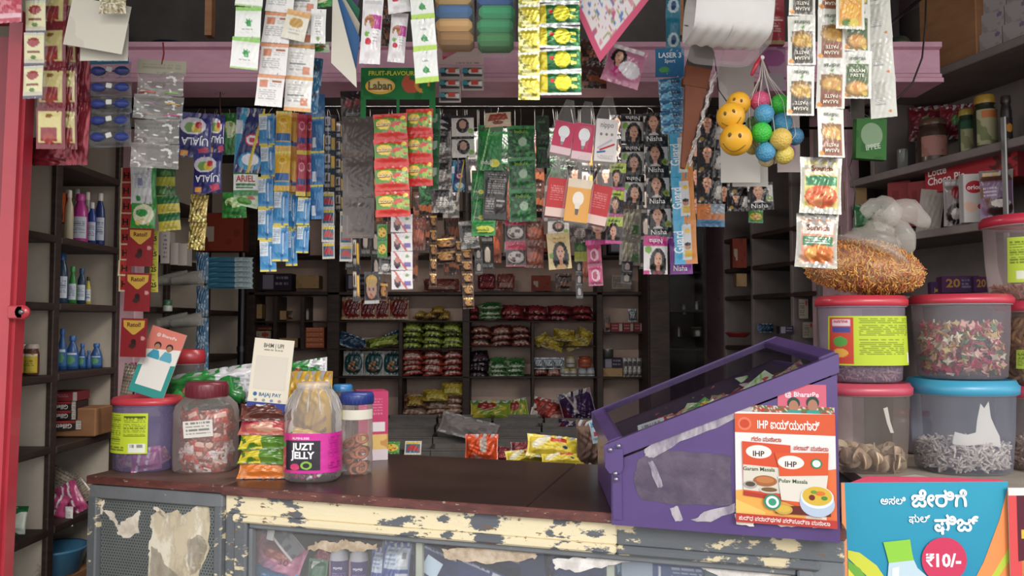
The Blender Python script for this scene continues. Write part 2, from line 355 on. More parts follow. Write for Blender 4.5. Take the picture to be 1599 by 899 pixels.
# ================= room shell =================
def zz(py, d): return P(CX, py, d).z
def S1(name, c, sz, mat, rz=0, b=0, parent=None):
    mb = MB()
    if b: mb.bbox((0, 0, 0), sz, b=b)
    else: mb.box((0, 0, 0), sz)
    return struct(name, mb, mat, c, (0, 0, rz), parent)
S1('floor', (0, 3.4, -.01), (4.6, 3.2, .02), GREYC)
S1('road', (0, -3.6, -.06), (16, 10.8, .08), ROAD)
S1('added_sky_blocker', (0, 1.25, 3.0), (4.6, 2.3, .04), nmat('grey_blocker_sheet', '#8a8580', '#7a7570', 4, .4, .7, .7))  # unseen sheet added overhead to block skylight and white reflections
S1('added_light_bar', (-.1, 2.60, 2.322), (1.24, .05, .03), METAL)  # unseen bar added to dress the fill light
S1('wall_left', (-1.80, 3.2, 1.5), (.1, 3.0, 3.0), PLASTER)
S1('wall_back', (-.1, 4.68, 1.5), (3.4, .1, 3.0), PINKW)
WA = math.radians(15.27); W0 = Vector((1.56, 2.34, 0)); WE = Vector((-math.sin(WA), math.cos(WA), 0)); WN = Vector((math.cos(WA), math.sin(WA), 0))
def RW(al, out, z): return W0 + WE * al + WN * out + Vector((0, 0, z))
def al_of(px, out=0):   # distance along the right wall line seen at pixel column px
    k = (px - CX) / F; return (k * (W0.y + WN.y * out) - (W0.x + WN.x * out)) / (WE.x - k * WE.y)
S1('wall_right', RW(.95, .42, 1.5), (.1, 3.2, 3.0), PINKW, WA)
BZ0, BZ1 = zz(130, 2.35), zz(67, 2.35)
mb = MB(); q = [(-1.78, 2.5), (1.27, 2.5), (1.30, 3.12), (1.16, 3.9), (1.0, 4.63), (-1.78, 4.63)]; n = len(q)
mb.add([(x, y, 2.35) for x, y in q] + [(x, y, 2.375) for x, y in q], [tuple(range(n))[::-1], tuple(range(n, 2 * n))] + [(i, (i + 1) % n, (i + 1) % n + n, i + n) for i in range(n)]); struct('ceiling', mb, GREYC)
S1('roof', (-.05, 3.45, 3.05), (3.9, 2.7, .1), GREYC)
S1('wall_loft', (-.1, 3.05, 2.69), (3.3, .05, .62), GREYC)
mb = MB()
L0, L1 = P(100, 100, 2.4).x, P(1455, 100, 2.4).x
h = BZ1 - BZ0
prof = [(2.5, 0), (2.335, 0), (2.335, h * .10), (2.345, h * .14), (2.345, h * .22), (2.355, h * .27), (2.355, h * .84), (2.34, h * .88), (2.34, h), (2.5, h)]
n = len(prof); V = [(L0, p[0], BZ0 + p[1]) for p in prof] + [(L1, p[0], BZ0 + p[1]) for p in prof]
mb.add(V, [(i, (i + 1) % n, (i + 1) % n + n, i + n) for i in range(n)] + [tuple(range(n)), tuple(range(n, 2 * n))[::-1]])
struct('beam', mb, PINKP)
for i, px in enumerate((329, 1060)):
    S1('trim_%d' % (i + 1), P(px, -25, 2.42), (.022, .03, .345), BROWNW)
# ================= left shelving along the side wall =================
FX, BX = -1.5, -1.745
ls = thing('shelving_unit', 'stained cream shelving niches with dark edges along the left wall', 'shelving', (FX, 2.9, 0))
def lp(name, c, sz, mat, b=0):
    mb = MB(); (mb.bbox if b else mb.box)((0, 0, 0), sz); return part(name, mb, mat, ls, Vector(c) - Vector((FX, 2.9, 0)))
lp('back_panel', (BX + .003, 3.2, 1.45), (.008, 2.5, 2.6), PLASTER)
DIV = [2.10, 2.53, 2.93, 3.35, 3.80, 4.30]
for d in DIV:
    lp('divider', ((FX + BX) / 2, d, 1.3), (FX - BX - .02, .026, 2.6), PLASTER)
    lp('edge_strip', (FX - .005, d - .004, 1.3), (.018, .036, 2.6), DARKW, .002)
LZ = {k: 1.45 + v for k, v in zip('abcdefg', (.55, .29, .07, -.165, -.40, -.66, -.95))}
for k, z in LZ.items():
    for i in range(5):
        lp('shelf', ((FX + BX) / 2 + .005, (DIV[i] + DIV[i + 1]) / 2, z - .0125 + random.uniform(-.003, .003)), (FX - BX, DIV[i + 1] - DIV[i] - .03, .025), DARKW, .002)
S1('trim_3', (-1.468, 2.965, 1.1), (.062, .07, 2.2), PINKW, b=.004)
# ================= back shelving =================
YB = 4.4
bs = thing('shelving_unit', 'dark-framed back wall shelving with cream back panels, full of snack packets', 'shelving', (0, YB, 0))
def bp(name, x0, x1, y0, y1, mat=DARKW, dep=.2, off=0.0, b=.002, back=False):
    a, c = P(x0, y0, YB), P(x1, y1, YB); mb = MB(); (mb.bbox if b else mb.box)((0, 0, 0), (abs(c.x - a.x), dep, abs(a.z - c.z)))
    return part(name, mb, mat, bs, Vector(((a.x + c.x) / 2, dep / 2 + off, (a.z + c.z) / 2)))
for x in (388, 521, 728, 937, 1008): bp('upright', x - (7 if x in (521, 937) else 5), x + (6 if x in (521, 937) else 5), 180, 760)
for x, y0, y1 in ((625, 503, 700), (832, 503, 700), (429, 462, 545), (472, 462, 545)): bp('divider', x - 2.5, x + 2.5, y0, y1)
bp('back_panel', 388, 1008, 180, 760, BACKP, .012, .195, 0)
for y, x0, x1, t in ((458, 388, 1008, 5), (400, 388, 1008, 3), (330, 388, 1008, 3), (502, 388, 930, 2.5), (545, 388, 728, 2.5), (541, 732, 930, 2), (589, 388, 937, 3), (520, 941, 1006, 2.5), (590, 941, 1006, 2.5), (658, 525, 937, 3), (720, 388, 1008, 3)):
    bp('shelf', x0, x1, y - t / 2, y + t / 2)
# ================= right shelving, angled wall =================
rs = thing('shelving_unit', 'tall angled shelving on the right wall with grey boards, boxes and jars', 'shelving', RW(0, 0, 0), (0, 0, WA))
def rpt(name, al, out, z, sz, mat, b=.002):
    mb = MB(); (mb.bbox if b else mb.box)((0, 0, 0), sz); return part(name, mb, mat, rs, Vector((out, al, z)))
a0, a1 = -.28, al_of(1330)
RZ = [1.45 + .885, 1.45 + .575, 1.45 + .33, 1.45 + .10]
for z in RZ: rpt('shelf', (a0 + a1) / 2, .155, z - .014, (.31, a1 - a0, .028), DARKG)
rpt('back_panel', .9, .315, 1.45, (.012, 2.4, 2.6), DARKG, 0)
rpt('upright', a0 - .02, .16, 1.45, (.33, .035, 2.7), BROWNW)
rpt('edge_strip', al_of(1577), -.004, 1.6, (.008, .02, 1.0), METAL)
rpt('upright', a1 + .03, .02, 1.6, (.06, .06, 2.5), PINKW)
rpt('upright', al_of(1366), .1, 1.45 + .72, (.2, .02, .3), DARKG)
bal = [al_of(q) for q in (1275, 1235, 1173, 1130)]
for a in bal: rpt('divider', a, .155, 1.3, (.3, .022, 2.0), DARKG)
for y in (367, 417, 463, 545): rpt('shelf', (bal[0] + bal[-1]) / 2, .155, zz(y, 3.7), (.3, bal[-1] - bal[0], .022), DARKW)
rpt('wall_plank', al_of(1290), .05, 1.45 + .1, (.05, .25, 1.9), PINKW)
# dark cupboard in the back corner
cb = thing('cupboard', 'dark brown glass-fronted cupboard standing in the dim back corner', 'cupboard', (P(1055, 500, 4.2).x, 4.2, 0))
cx = P(1055, 500, 4.2).x; l, r = P(1012, 500, 4.2).x - cx, P(1104, 500, 4.2).x - cx; ct = zz(300, 4.2)
mb = MB(); mb.box(((l + r) / 2, .2, ct / 2), (r - l, .02, ct)); mb.box((l + .01, .1, ct / 2), (.02, .2, ct)); mb.box((r - .01, .1, ct / 2), (.02, .2, ct)); part('body', mb, DARKW, cb)
mb = MB(); mb.bbox((l + .06, -.01, ct / 2), (.11, .02, ct)); part('door', mb, BROWNW and DARKW, cb)
for y in (425, 485, 545): mb = MB(); mb.box(((l + r) / 2 + .05, .1, zz(y, 4.2)), (r - l - .14, .18, .012)); part('shelf', mb, DARKW, cb)
mb = MB(); mb.box(((l + r) / 2 + .05, -.008, ct / 2), (r - l - .13, .004, ct), '#00000030'); part('glass_pane', mb, LOWGL, cb)
# ================= counter =================
CA = Vector((-1.3, 2.40, 0)); CR = math.atan2(-.455, 1.544); CE = Vector((math.cos(CR), math.sin(CR), 0)); CN = Vector((-math.sin(CR), math.cos(CR), 0)); CZ = .98
def CWp(a, b, z=CZ): return CA + CE * a + CN * b + Vector((0, 0, z))
def ca_of(px, b=0):     # distance along the counter front seen at pixel column px
    k = (px - CX) / F; Q = CA + CN * b; return (k * Q.y - Q.x) / (CE.x - k * CE.y)
AC = ca_of(355); AE = ca_of(1312)
# perforated metal cabinet
perf = nmat('perforated_metal', '#6d7472', '#5f6563', 5, .4, .7, .5)
n_ = perf.node_tree; b_ = n_.nodes['Principled BSDF']; L = n_.links.new
t_ = n_.nodes.new('ShaderNodeTexCoord'); s_ = n_.nodes.new('ShaderNodeSeparateXYZ'); L(t_.outputs['Object'], s_.inputs[0])
def mth(op, a, b=None, c=None):
    q = n_.nodes.new('ShaderNodeMath'); q.operation = op
    for i, x in enumerate((a, b, c)):
        if x is None: continue
        if isinstance(x, (int, float)): q.inputs[i].default_value = x
        else: L(x, q.inputs[i])
    return q.outputs[0]
pt_ = .0098
zr = mth('DIVIDE', s_.outputs['Z'], pt_ * .866); row = mth('FLOOR', zr); fz = mth('SUBTRACT', mth('FRACT', zr), .5)
xo = mth('ADD', mth('DIVIDE', s_.outputs['X'], pt_), mth('MULTIPLY', mth('PINGPONG', row, 1), .5)); fx = mth('SUBTRACT', mth('FRACT', xo), .5)
dist = mth('SQRT', mth('ADD', mth('MULTIPLY', fx, fx), mth('MULTIPLY', mth('MULTIPLY', fz, fz), .75))); hole = mth('LESS_THAN', dist, .22)
mx_ = n_.nodes.new('ShaderNodeMix'); mx_.data_type = 'RGBA'; old = b_.inputs['Base Color'].links[0].from_socket; L(hole, mx_.inputs[0]); L(old, mx_.inputs[6]); mx_.inputs[7].default_value = (.012, .011, .01, 1); L(mx_.outputs[2], b_.inputs['Base Color'])
mc = thing('metal_cabinet', 'grey perforated metal cabinet with torn paper remnants below the left countertop', 'cabinet', CWp(AC / 2, 0, 0), (0, 0, CR))
mb = MB(); mb.box((0, .3, .46), (AC - .01, .55, .92)); part('body', mb, GREYM, mc)
w_ = AC - .07; mb = MB(); mb.bbox((0, .012, .52), (w_, .012, .80), b=.002); pn = part('perforated_panel', mb, perf, mc)
for nm, c, s in (('frame_rail', (0, .006, .935), (AC, .03, .04)), ('frame_stile', (-AC / 2 + .016, .004, .45), (.034, .034, .94)), ('frame_stile', (AC / 2 - .012, .004, .45), (.026, .034, .94))):
    mb = MB(); mb.bbox((0, 0, 0), s, b=.004); part(nm, mb, PEELG if 'stile' in nm else GREYM, mc, c)
def remnant(pts, col, par=mc, org=None, y=.0045, dep=.0008, name='paper_remnant', flake=.0016):
    """torn scrap traced on the counter front; gets a ragged outline"""
    q = []
    for i in range(len(pts)):
        a, b = pts[i], pts[(i + 1) % len(pts)]
        for t in (0, .2, .4, .6, .8): q.append((a[0] + (b[0] - a[0]) * t + random.uniform(-2, 2), a[1] + (b[1] - a[1]) * t + random.uniform(-2, 2)))
    R = []
    for x, yy in q:
        al = ca_of(x); w = CWp(al, 0); z = zz(yy, w.y); R.append((al - AC / 2, z))
    mb = MB(); mb.prism(R, dep, col, y); return mb
TORN = nmat('torn_paper', '#cbbd9f', '#a3957e', 18, .45, .6, .9, c3='#e2d9c4', scale3=9, lo3=.5, hi3=.56, stretch=(1, 1, .5))
TORNW = nmat('torn_white_paper', '#e6dccb', '#cdbfa8', 14, .45, .6, .9)
for pts, mt in (([(163, 785), (168, 780), (166, 803), (159, 800)], TORNW), ([(168, 798), (182, 800), (190, 820), (204, 812), (224, 795), (224, 808), (222, 832), (205, 842), (192, 835), (185, 818)], TORNW),
                ([(232, 768), (262, 769), (290, 776), (284, 779), (250, 778)], TORNW), ([(240, 806), (255, 795), (262, 802), (282, 798), (290, 806), (304, 795), (318, 784), (331, 790), (331, 857), (322, 885), (316, 899), (316, 930), (236, 930), (238, 870), (240, 848), (246, 830), (240, 820)], TORN),
                ([(244, 793), (253, 793), (262, 808), (256, 808)], TORNW), ([(243, 852), (256, 862), (262, 880), (285, 899), (290, 930), (238, 930)], TORNW), ([(297, 845), (318, 835), (330, 850), (318, 890), (302, 899)], TORNW)):
    part('paper_remnant', remnant(pts, '#ccc'), mt, mc)
# main glass-fronted cabinet under the counter
gc = thing('display_counter', 'long counter cabinet with peeling cream paint and glass front', 'counter', CWp(0, 0, 0), (0, 0, CR))
def gp(name, a0, a1, z0, z1, y0, y1, mat, b=.004, par=None):
    mb = MB(); s = (a1 - a0, y1 - y0, z1 - z0); (mb.bbox if b else mb.box)((0, 0, 0), s, **({'b': b} if b else {})); return part(name, mb, mat, gc if par is None else par, ((a0 + a1) / 2, (y0 + y1) / 2, (z0 + z1) / 2))
g0, g1 = ca_of(390), ca_of(1238)
am = ca_of(960)
gp('apron', AC, am, .897, .955, .006, .04, PEEL); gp('apron', am, AE, .897, .955, .006, .04, PEELG)
gp('stile', AC, g0, .2, .897, .006, .04, PEELG); gp('stile', g1, AE, .2, .897, .006, .04, GREYM)
gp('moulding', AC + .03, am, .876, .899, -.006, .03, PEEL, .006); gp('moulding', am, g1 + .05, .876, .899, -.006, .03, PEELG, .006)
gp('moulding', AC + .035, g0, .3, .876, -.002, .03, PEELG, .005); gp('moulding', g1, g1 + .035, .3, .876, -.002, .03, GREYM, .005)
gp('inner_frame', g0, g1, .858, .877, .010, .034, GREYM); gp('inner_frame', g0, g0 + .012, .3, .858, .010, .034, GREYM, .002); gp('inner_frame', g1 - .012, g1, .3, .858, .010, .034, GREYM, .002)
POSTM = nmat('pale_green_paint', '#b9bfa9', '#a3a78f', 6, .4, .7, .5)
for px in (646, 946): a = ca_of(px); gp('mullion', a - .010, a + .010, .3, .858, .045, .06, POSTM, .002)
mb = MB(); mb.box(((g0 + g1) / 2, .030, .58), (g1 - g0, .004, .56), '#ffffff0a'); part('glass_pane', mb, CLEAR, gc)
gp('inner_shelf', AC, AE, .655, .67, .05, .55, GREYM, 0); gp('back_panel', AC, AE, .2, .95, .55, .57, BROWNW, 0); gp('side_panel', AC + .002, AC + .02, .2, .95, .04, .55, BROWNW, 0); gp('side_panel', AE - .02, AE, .2, .95, .04, .55, BROWNW, 0)
# countertop: one continuous worktop of two joined sheets
wt = thing('countertop', 'dark brown laminate countertop with a worn red-brown edge', 'countertop', CWp(0, 0, CZ), (0, 0, CR))
am2 = ca_of(822)
for nm, a0_, a1_ in (('laminate_sheet', AC + .001, am2 - .0008), ('laminate_sheet', am2 + .0008, AE + .003)):
    mb = MB(); mb.bbox(((a0_ + a1_) / 2, .31, -.0125), (a1_ - a0_, .64, .025), b=.003); part(nm, mb, LAMIN, wt)
mb = MB(); mb.bbox((AC / 2 - .005, .31, -.009), (AC + .01, .64, .022), b=.003); part('laminate_sheet', mb, nmat('dusty_laminate', '#6b4f45', '#5a3f38', 5, .4, .7, .5, c3='#8f7b6a', scale3=40, lo3=.66, hi3=.72), wt)
EDG = nmat('chipped_red_brown_edge', '#6f3d36', '#57302c', 12, .45, .6, .4, c3='#a99a8a', scale3=45, lo3=.64, hi3=.67, stretch=(1, 1, 3))
mb = MB(); mb.bbox(((AC + AE) / 2, -.0125, -.0125), (AE - AC, .006, .026), b=.002); part('edge_band', mb, EDG, wt)
mb = MB(); mb.bbox((AC / 2, -.0125, -.009), (AC + .01, .006, .024), b=.002); part('edge_band', mb, EDG, wt)
# right counter and its front post
S1('post', CWp(AE + .022, .13, .5), (.03, .06, 1.0), nmat('beige_post', '#a59a86', '#8e8573', 5, .4, .7, .6), CR, .004)
rc = thing('side_counter', 'dusty beige side counter carrying the stacked plastic tubs', 'counter', (1.35, 2.15, 0))
q = [(.885, 1.875), (1.85, 1.875), (1.85, 1.98), (1.60, 2.03), (1.47, 2.55), (1.0, 2.55)]; n = len(q)
def slab(q, z0, z1, ox=1.35, oy=2.15):
    mb = MB(); n = len(q); mb.add([(x - ox, y - oy, z0) for x, y in q] + [(x - ox, y - oy, z1) for x, y in q], [tuple(range(n))[::-1], tuple(range(n, 2 * n))] + [(i, (i + 1) % n, (i + 1) % n + n, i + n) for i in range(n)]); return mb
part('top', slab(q, 1.022, 1.05), nmat('dusty_beige_top', '#b5a897', '#9b8f80', 5, .4, .7, .7), rc)
part('body', slab([(1.02, 1.90), (1.82, 1.90), (1.82, 1.97), (1.58, 2.0), (1.44, 2.5), (1.05, 2.5)], 0, 1.022), GREYM, rc)
# ================= red shutter leaf =================
sh = thing('shutter_door', 'open red painted metal door leaf at the left edge of the shop', 'door', (0, 0, 0))
a = P(36, 35, 1.95); b = P(2, 760, 1.95)
sl = (a.x - b.x) / (a.z - b.z); sh.location = (b.x, 1.95, b.z)
hh = a.z - b.z
def shp(name, x0, x1, z0, z1, y0, y1, mat=REDM):
    pts = [(x0 + sl * z0, z0), (x1 + sl * z0, z0), (x1 + sl * z1, z1), (x0 + sl * z1, z1)]; mb = MB(); mb.prism(pts, y1 - y0, '#c33', y0); return part(name, mb, mat, sh)
shp('frame_stile', -.035, 0, -1.0, hh + .0, 0, .03); shp('frame_rib', -.006, .008, -1.0, hh, .012, .05)
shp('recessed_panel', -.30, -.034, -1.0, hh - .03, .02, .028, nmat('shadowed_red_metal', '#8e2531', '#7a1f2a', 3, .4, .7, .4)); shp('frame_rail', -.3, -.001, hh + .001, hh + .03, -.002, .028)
c = P(30, 487, 1.93) - sh.location; mb = MB(); mb.bbox((c.x - .02, .0, c.z), (.05, .008, .03), b=.003); mb.lathe([(.0001, -.004), (.017, -.004), (.017, .004), (.0001, .004)], 16)
lug = MB(); lug.bbox((-.018, 0, 0), (.04, .008, .034), b=.003); q = MB(); q.lathe([(.0001, -.004), (.018, -.004), (.018, .004), (.0001, .004)], 16); q.tf(Matrix.Rotation(math.pi / 2, 4, 'X')); lug.join(q); part('hinge_lug', lug, REDM, sh, (c.x, -.006, c.z))
q = MB(); q.lathe([(.0001, -.004), (.006, -.004), (.006, .004), (.0001, .004)], 12, col='#777'); q.tf(Matrix.Rotation(math.pi / 2, 4, 'X')); part('bolt_head', q, METAL, sh, (c.x, -.011, c.z))
# hanging rods
for d, y, x0, x1, lab in ((2.52, 168, 85, 1385, 'thin dark rod under the pink beam holding the middle row of packets'), (2.95, 200, 200, 1340, 'thin dark rod deeper inside the shop above the small sachets')):
    a, b = P(x0, y, d), P(x1, y, d); mb = MB(); mb.tube([(a.x, 0, 0), (b.x, 0, 0)], .005, '#222', 8); solo('hanging_rod', mb, METAL, lab, 'rod', (0, d, a.z))
a, b = P(-60, -32, 1.92), P(1500, -32, 1.92); mb = MB(); mb.tube([(a.x, 0, 0), (b.x, 0, 0)], .007, '#333', 8); [mb.tube([(x, 0, 0), (x, .46, -.01)], .005, '#333', 6) for x in (-1.2, -.1, 1.1)]; solo('hanging_rod', mb, METAL, 'front hanging rod above the shop opening holding the nearest packets', 'rod', (0, 1.92, a.z))
# ================= printed sachet kinds =================
K = {}
def kind(name, w, h, b, mat, spec, back='#aaa', fn=pillow, **k): K[name] = dict(w=w, h=h, b=b, mat=mat, spec=spec, back=back, fn=fn, k=k, me={})
def kmesh(name, var=0):
    q = K[name]
    if var not in q['me']:
        kw = dict(q['k']);
        if q['fn'] is pillow: kw.setdefault('seed', var + 1 + len(name)); kw['seed'] += var * 3
        q['me'][var] = q['fn'](q['w'], q['h'], q['b'], q['spec'], q['back'], **kw).mesh(name, q['mat'])
    return q['me'][var]
def strip(kn, x0, y0, x1, y1, wpx, n, d, label, name='sachet_strip', cat='sachet strip', group=None, yaw=0, sway=.0, hang=0, pn='sachet', seg=0, jit=1):
    """a hanging strip of n joined sachets from pixel (x0, y0) to (x1, y1) at depth d"""
    A, B = P(x0, y0, d), P(x1, y1, d); v = B - A; L_ = v.length; tilt = math.atan2(-v.x, -v.z)
    root = thing(name, label, cat, A, (0, tilt, yaw), group)
    kk = [kn] if isinstance(kn, str) else kn; hh = L_ / n; w = M_(wpx, d)
    for i in range(n):
        q = K[kk[i % len(kk)]]; o = link(pn, kmesh(kk[i % len(kk)], (i + int(x0)) % 3 if q['fn'] is pillow else 0), root)
        o.location = (sway * math.sin(i * 1.9) * w, random.uniform(-.002, .002) * jit, -(i + .5) * hh)
        o.scale = (w / q['w'], (w / q['w'] + hh / q['h']) / 2, hh / q['h'] * 1.0)
        o.rotation_euler = (random.uniform(-.06, .06) * jit, random.uniform(-.02, .02) * jit, random.uniform(-.12, .12) * jit)
    if y0 > 172 and (2.3 < d < 3.0 or y0 > 200 and d > 2.1):
        rd, ry = (2.95, 200) if d > 2.8 else (2.52, 168); z = P(x0, ry, rd).z - A.z
        if z > .004: mb = MB(); mb.tube([(0, 0, -.004), (.002, (rd - d) * .5, z * .55), (0, rd - d, z)], .0008, '#8a8680', 4); part('hanging_string', mb, PAPER, root, rot=(0, -tilt, -yaw))
    return root
ST = strip
BW = '#f4f1ec'
kind('coffee', .06, .085, .008, GLOSS, [('bg', '#7c1f2c'), ('r', .08, .1, .86, .86, '#cfc27e'), ('r', .18, .5, .74, .8, '#8e2a30'), ('e', .46, .75, .22, .12, '#a43a2e'), ('e', .46, .2, .12, .05, '#8a5a20')], '#7c1f2c')
kind('silvercoffee', .055, .08, .008, GLOSS, [('bg', '#c8c4ae'), ('r', .05, .1, .95, .8, '#dfd9a8'), ('e', .5, .3, .3, .14, '#a23c3c'), ('r', .2, .55, .8, .62, '#8a4a30'), ('e', .5, .75, .14, .07, '#56802f'), ('r', 0, .9, 1, 1, '#5b5568')], '#bbb')
kind('redfilm', .05, .09, .004, FOIL, [('bg', '#8a2430'), ('n', '#741a27', 6, .55)], '#741a27')
kind('pinkpack', .08, .09, .01, GLOSS, [('bg', '#c43a4e'), ('n', '#e07c8a', 9, .6), ('r', 0, .8, 1, .88, '#f0c0c8')])
kind('aloe', .075, .08, .006, GLOSS, [('bg', '#e9ece4'), ('g', '#f4f5f0', .1, .5), ('r', 0, 0, 1, .12, '#8fce5c'), ('r', 0, .95, 1, 1, '#a9d67f'), ('P', [(.5, .62), (.36, .42), (.46, .5), (.42, .3), (.52, .46), (.62, .28), (.58, .48), (.74, .36), (.6, .56), (.72, .6)], '#2f9e48'), ('l', .3, .7, .7, .8, '#777', 3)])
kind('aloestrip', .075, .09, .005, GLOSS, [('bg', '#eef1ea'), ('r', 0, .84, 1, 1, '#b7dd4a'), ('e', .5, .62, .13, .1, '#2c8a3c'), ('P', [(.35, .62), (.5, .48), (.62, .6), (.68, .72), (.5, .7)], '#2f9a44'), ('l', .35, .3, .65, .36, '#999', 2)])
kind('orangewhite', .075, .085, .006, GLOSS, [('bg', '#ece9e4'), ('g', '#f2efec', .2, .9), ('r', 0, 0, 1, .13, '#e39a6c'), ('r', .1, .18, .4, .4, '#d98a6a'), ('l', .1, .48, .75, .8, '#999', 5), ('r', .55, .2, .9, .24, '#b06848'), ('l', .5, .28, .9, .4, '#aaa', 2)])
kind('orangewhite2', .075, .085, .006, GLOSS, [('bg', '#ebe8e1'), ('l', .1, .15, .6, .75, '#aaa', 7), ('r', .6, .6, .85, .8, '#d98a6a'), ('r', .1, .5, .7, .52, '#555'), ('r', 0, .88, 1, 1, '#e8a861')])
kind('goldseedpack', .06, .08, .006, GLOSS, [('bg', '#e8e2d0'), ('r', .0, 0, 1, .2, '#e4b070'), ('e', .5, .42, .3, .17, '#c69a4a'), ('l', .25, .65, .75, .85, '#999', 3)])
kind('whitebar', .055, .1, .012, GLOSS, [('bg', '#f0eeea'), ('l', .3, .2, .7, .8, '#999', 8), ('e', .5, .86, .12, .06, '#7db050')])
kind('cakebar', .055, .16, .016, GLOSS, [('bg', '#f3f0f0'), ('r', .45, .28, .95, .48, '#c7359a'), ('e', .4, .38, .28, .1, '#c98458'), ('e', .4, .36, .22, .04, '#a5603c'), ('e', .3, .56, .13, .045, '#7cb94a'), ('E', .38, .68, .16, .055, '#d83248'), ('l', .6, .5, .85, .75, '#777', 5), ('r', .1, .04, .9, .09, '#d8d2d4'), ('n', '#e7dfe2', 8, .75)], '#eee', seal=.06)
kind('yellowmasala', .06, .075, .008, FOIL, [('bg', '#d6c63a'), ('n', '#efe9a0', 5, .5), ('n', '#8f8a2a', 9, .68), ('r', 0, 0, 1, .08, '#e9e9dc')], '#c9bf6a')
kind('greenmasala', .13, .075, .009, FOIL, [('bg', '#2b7a3e'), ('n', '#1f5c2e', 7, .6), ('r', 0, 0, .22, 1, '#e6d22c'), ('e', .58, .48, .19, .36, '#e9df2a'), ('r', 0, 0, 1, .09, '#e2e4e2'), ('r', 0, .9, 1, 1, '#dfe2df'), ('E', .34, .4, .05, .09, '#e03030'), ('nr', .78, .1, 1, .9, '#e9e04a', 6, .6)], '#ccc')
def rasam(nm, col, food, up=True):
    r = 180 if up else 0; f = (lambda v: v) if up else (lambda v: 1 - v)
    kind(nm, .072, .13, .004, GLOSS, [('bg', '#e9e7dc'), ('r', .14, .32, .88, .96, col) if up else ('r', .14, .28, .88, .96, col), ('ne', .5, f(.48) if up else .8, .4, .18, '#9a7030', 10, .0), ('e', .52, .5 if up else .78, .36, .13, '#c79a4a'), ('e', .52, .49 if up else .77, .31, .1, food), ('ne', .52, .49 if up else .77, .3, .1, '#f0c060', 12, .6), ('e', .78, .60 if up else .9, .1, .04, '#e8c040'),
        ('T', 'RASAM', .5, .87 if up else .42, .068, '#f7efdc', r, .02, .6), ('T', 'PASTE', .5, .76 if up else .52, .068, '#f7efdc', r, .02, .6), ('T', 'Indiras', .5, .15, .085, '#3c5a3c', r, .008, .82), ('e', .12, .93, .09, .045, '#f09a30'), ('P', [(.46, .24), (.56, .19), (.6, .24), (.5, .27)], '#6aa83a')], '#ddd', seal=.04)
rasam('rasamgrey', '#4b4538', '#c8982c'); rasam('rasambrown', '#9a5a3c', '#dca050'); rasam('rasamgreen', '#56713c', '#e89a48', False)
kind('rasamback', .065, .13, .004, GLOSS, [('bg', '#dedcd0'), ('l', .2, .1, .6, .7, '#999', 12), ('r', .25, .1, .6, .5, '#c9c8ba'), ('e', .75, .85, .06, .03, '#e08030')], '#ddd', seal=.04)
kind('lemonpaste', .075, .1, .008, GLOSS, [('bg', '#e6e2d2'), ('r', .1, .06, .9, .94, '#e3a63c'), ('e', .5, .6, .38, .24, '#e8941f'), ('e', .5, .58, .32, .17, '#f2b030'), ('e', .35, .85, .15, .08, '#5b8a34'), ('e', .62, .85, .16, .1, '#e8d050'), ('l', .2, .12, .8, .24, '#6a4a20', 2)])
kind('ujala', .1, .14, .014, GLOSS, [('bg', '#2c2f86'), ('n', '#22246a', 5, .6), ('e', .42, .3, .4, .2, '#e9e6f0'), ('e', .36, .34, .2, .12, '#7cae55'), ('e', .55, .36, .16, .1, '#e3c63a'), ('e', .6, .28, .1, .08, '#d8343c'), ('T', 'UJALA', .5, .66, .17, '#f4f4ff', 180, .02, .8), ('r', .06, .85, .3, .96, '#f0a02c'), ('P', [(.6, .82), (.9, .76), (.95, .9), (.66, .97)], '#e04a6a')])
kind('goldfoil', .075, .12, .012, FOIL, [('bg', '#a8914a'), ('n', '#d8c67a', 6, .55), ('n', '#6d5a26', 9, .7), ('r', .2, .8, .7, .9, '#efe07a')], '#8f7a3a', crink=.0022)
kind('greenpouch', .08, .16, .012, GLOSS, [('bg', '#2f8a34'), ('e', .5, .4, .4, .2, '#cfe0a8'), ('ne', .5, .4, .35, .17, '#8fae4c', 10, .5), ('n', '#1f6a28', 7, .75)])
kind('surf', .12, .24, .016, GLOSS, [('bg', '#27346f'), ('d', .5, .2, .45, '#3aa0c8'), ('e', .55, .83, .42, .14, '#2f9ad0'), ('e', .58, .8, .3, .09, '#f0f0f6'), ('E', .62, .5, .26, .1, '#d2234e'), ('E', .62, .5, .21, .075, '#f3e6ec'), ('e', .62, .5, .12, .04, '#d2234e'), ('d', .5, .95, 1.05, '#e8c832'), ('r', .0, .2, .25, .4, '#d8dce8')], crink=.0015)
kind('ariel', .1, .09, .01, GLOSS, [('bg', '#e9eee6'), ('r', 0, 0, 1, .22, '#2d8c3e'), ('r', 0, .84, 1, 1, '#2d8c3e'), ('T', 'ARIEL', .5, .4, .24, '#c4282c', 0, .02), ('r', .1, .58, .9, .66, '#1f7a38'), ('r', .1, .7, .8, .76, '#1f7a38')])
kind('limepack', .1, .07, .01, GLOSS, [('bg', '#c9e0bc'), ('d', .6, .5, .62, '#8cc45a'), ('d', .6, .75, .85, '#8cc45a'), ('e', .45, .7, .3, .22, '#4c9a30'), ('e', .7, .45, .14, .1, '#d04a50')])
kind('blueoral', .045, .12, .01, GLOSS, [('bg', '#3f93cf'), ('r', .0, .06, .5, .5, '#dfe8ee'), ('l', .06, .1, .46, .46, '#4a86b8', 7), ('r', 0, 0, 1, .06, '#e6d23a'), ('r', 0, .95, 1, 1, '#e6d23a'), ('d', .3, .8, .95, '#2a6fb4'), ('r', .66, .2, .74, .8, '#cfe2ee')], '#3f93cf')
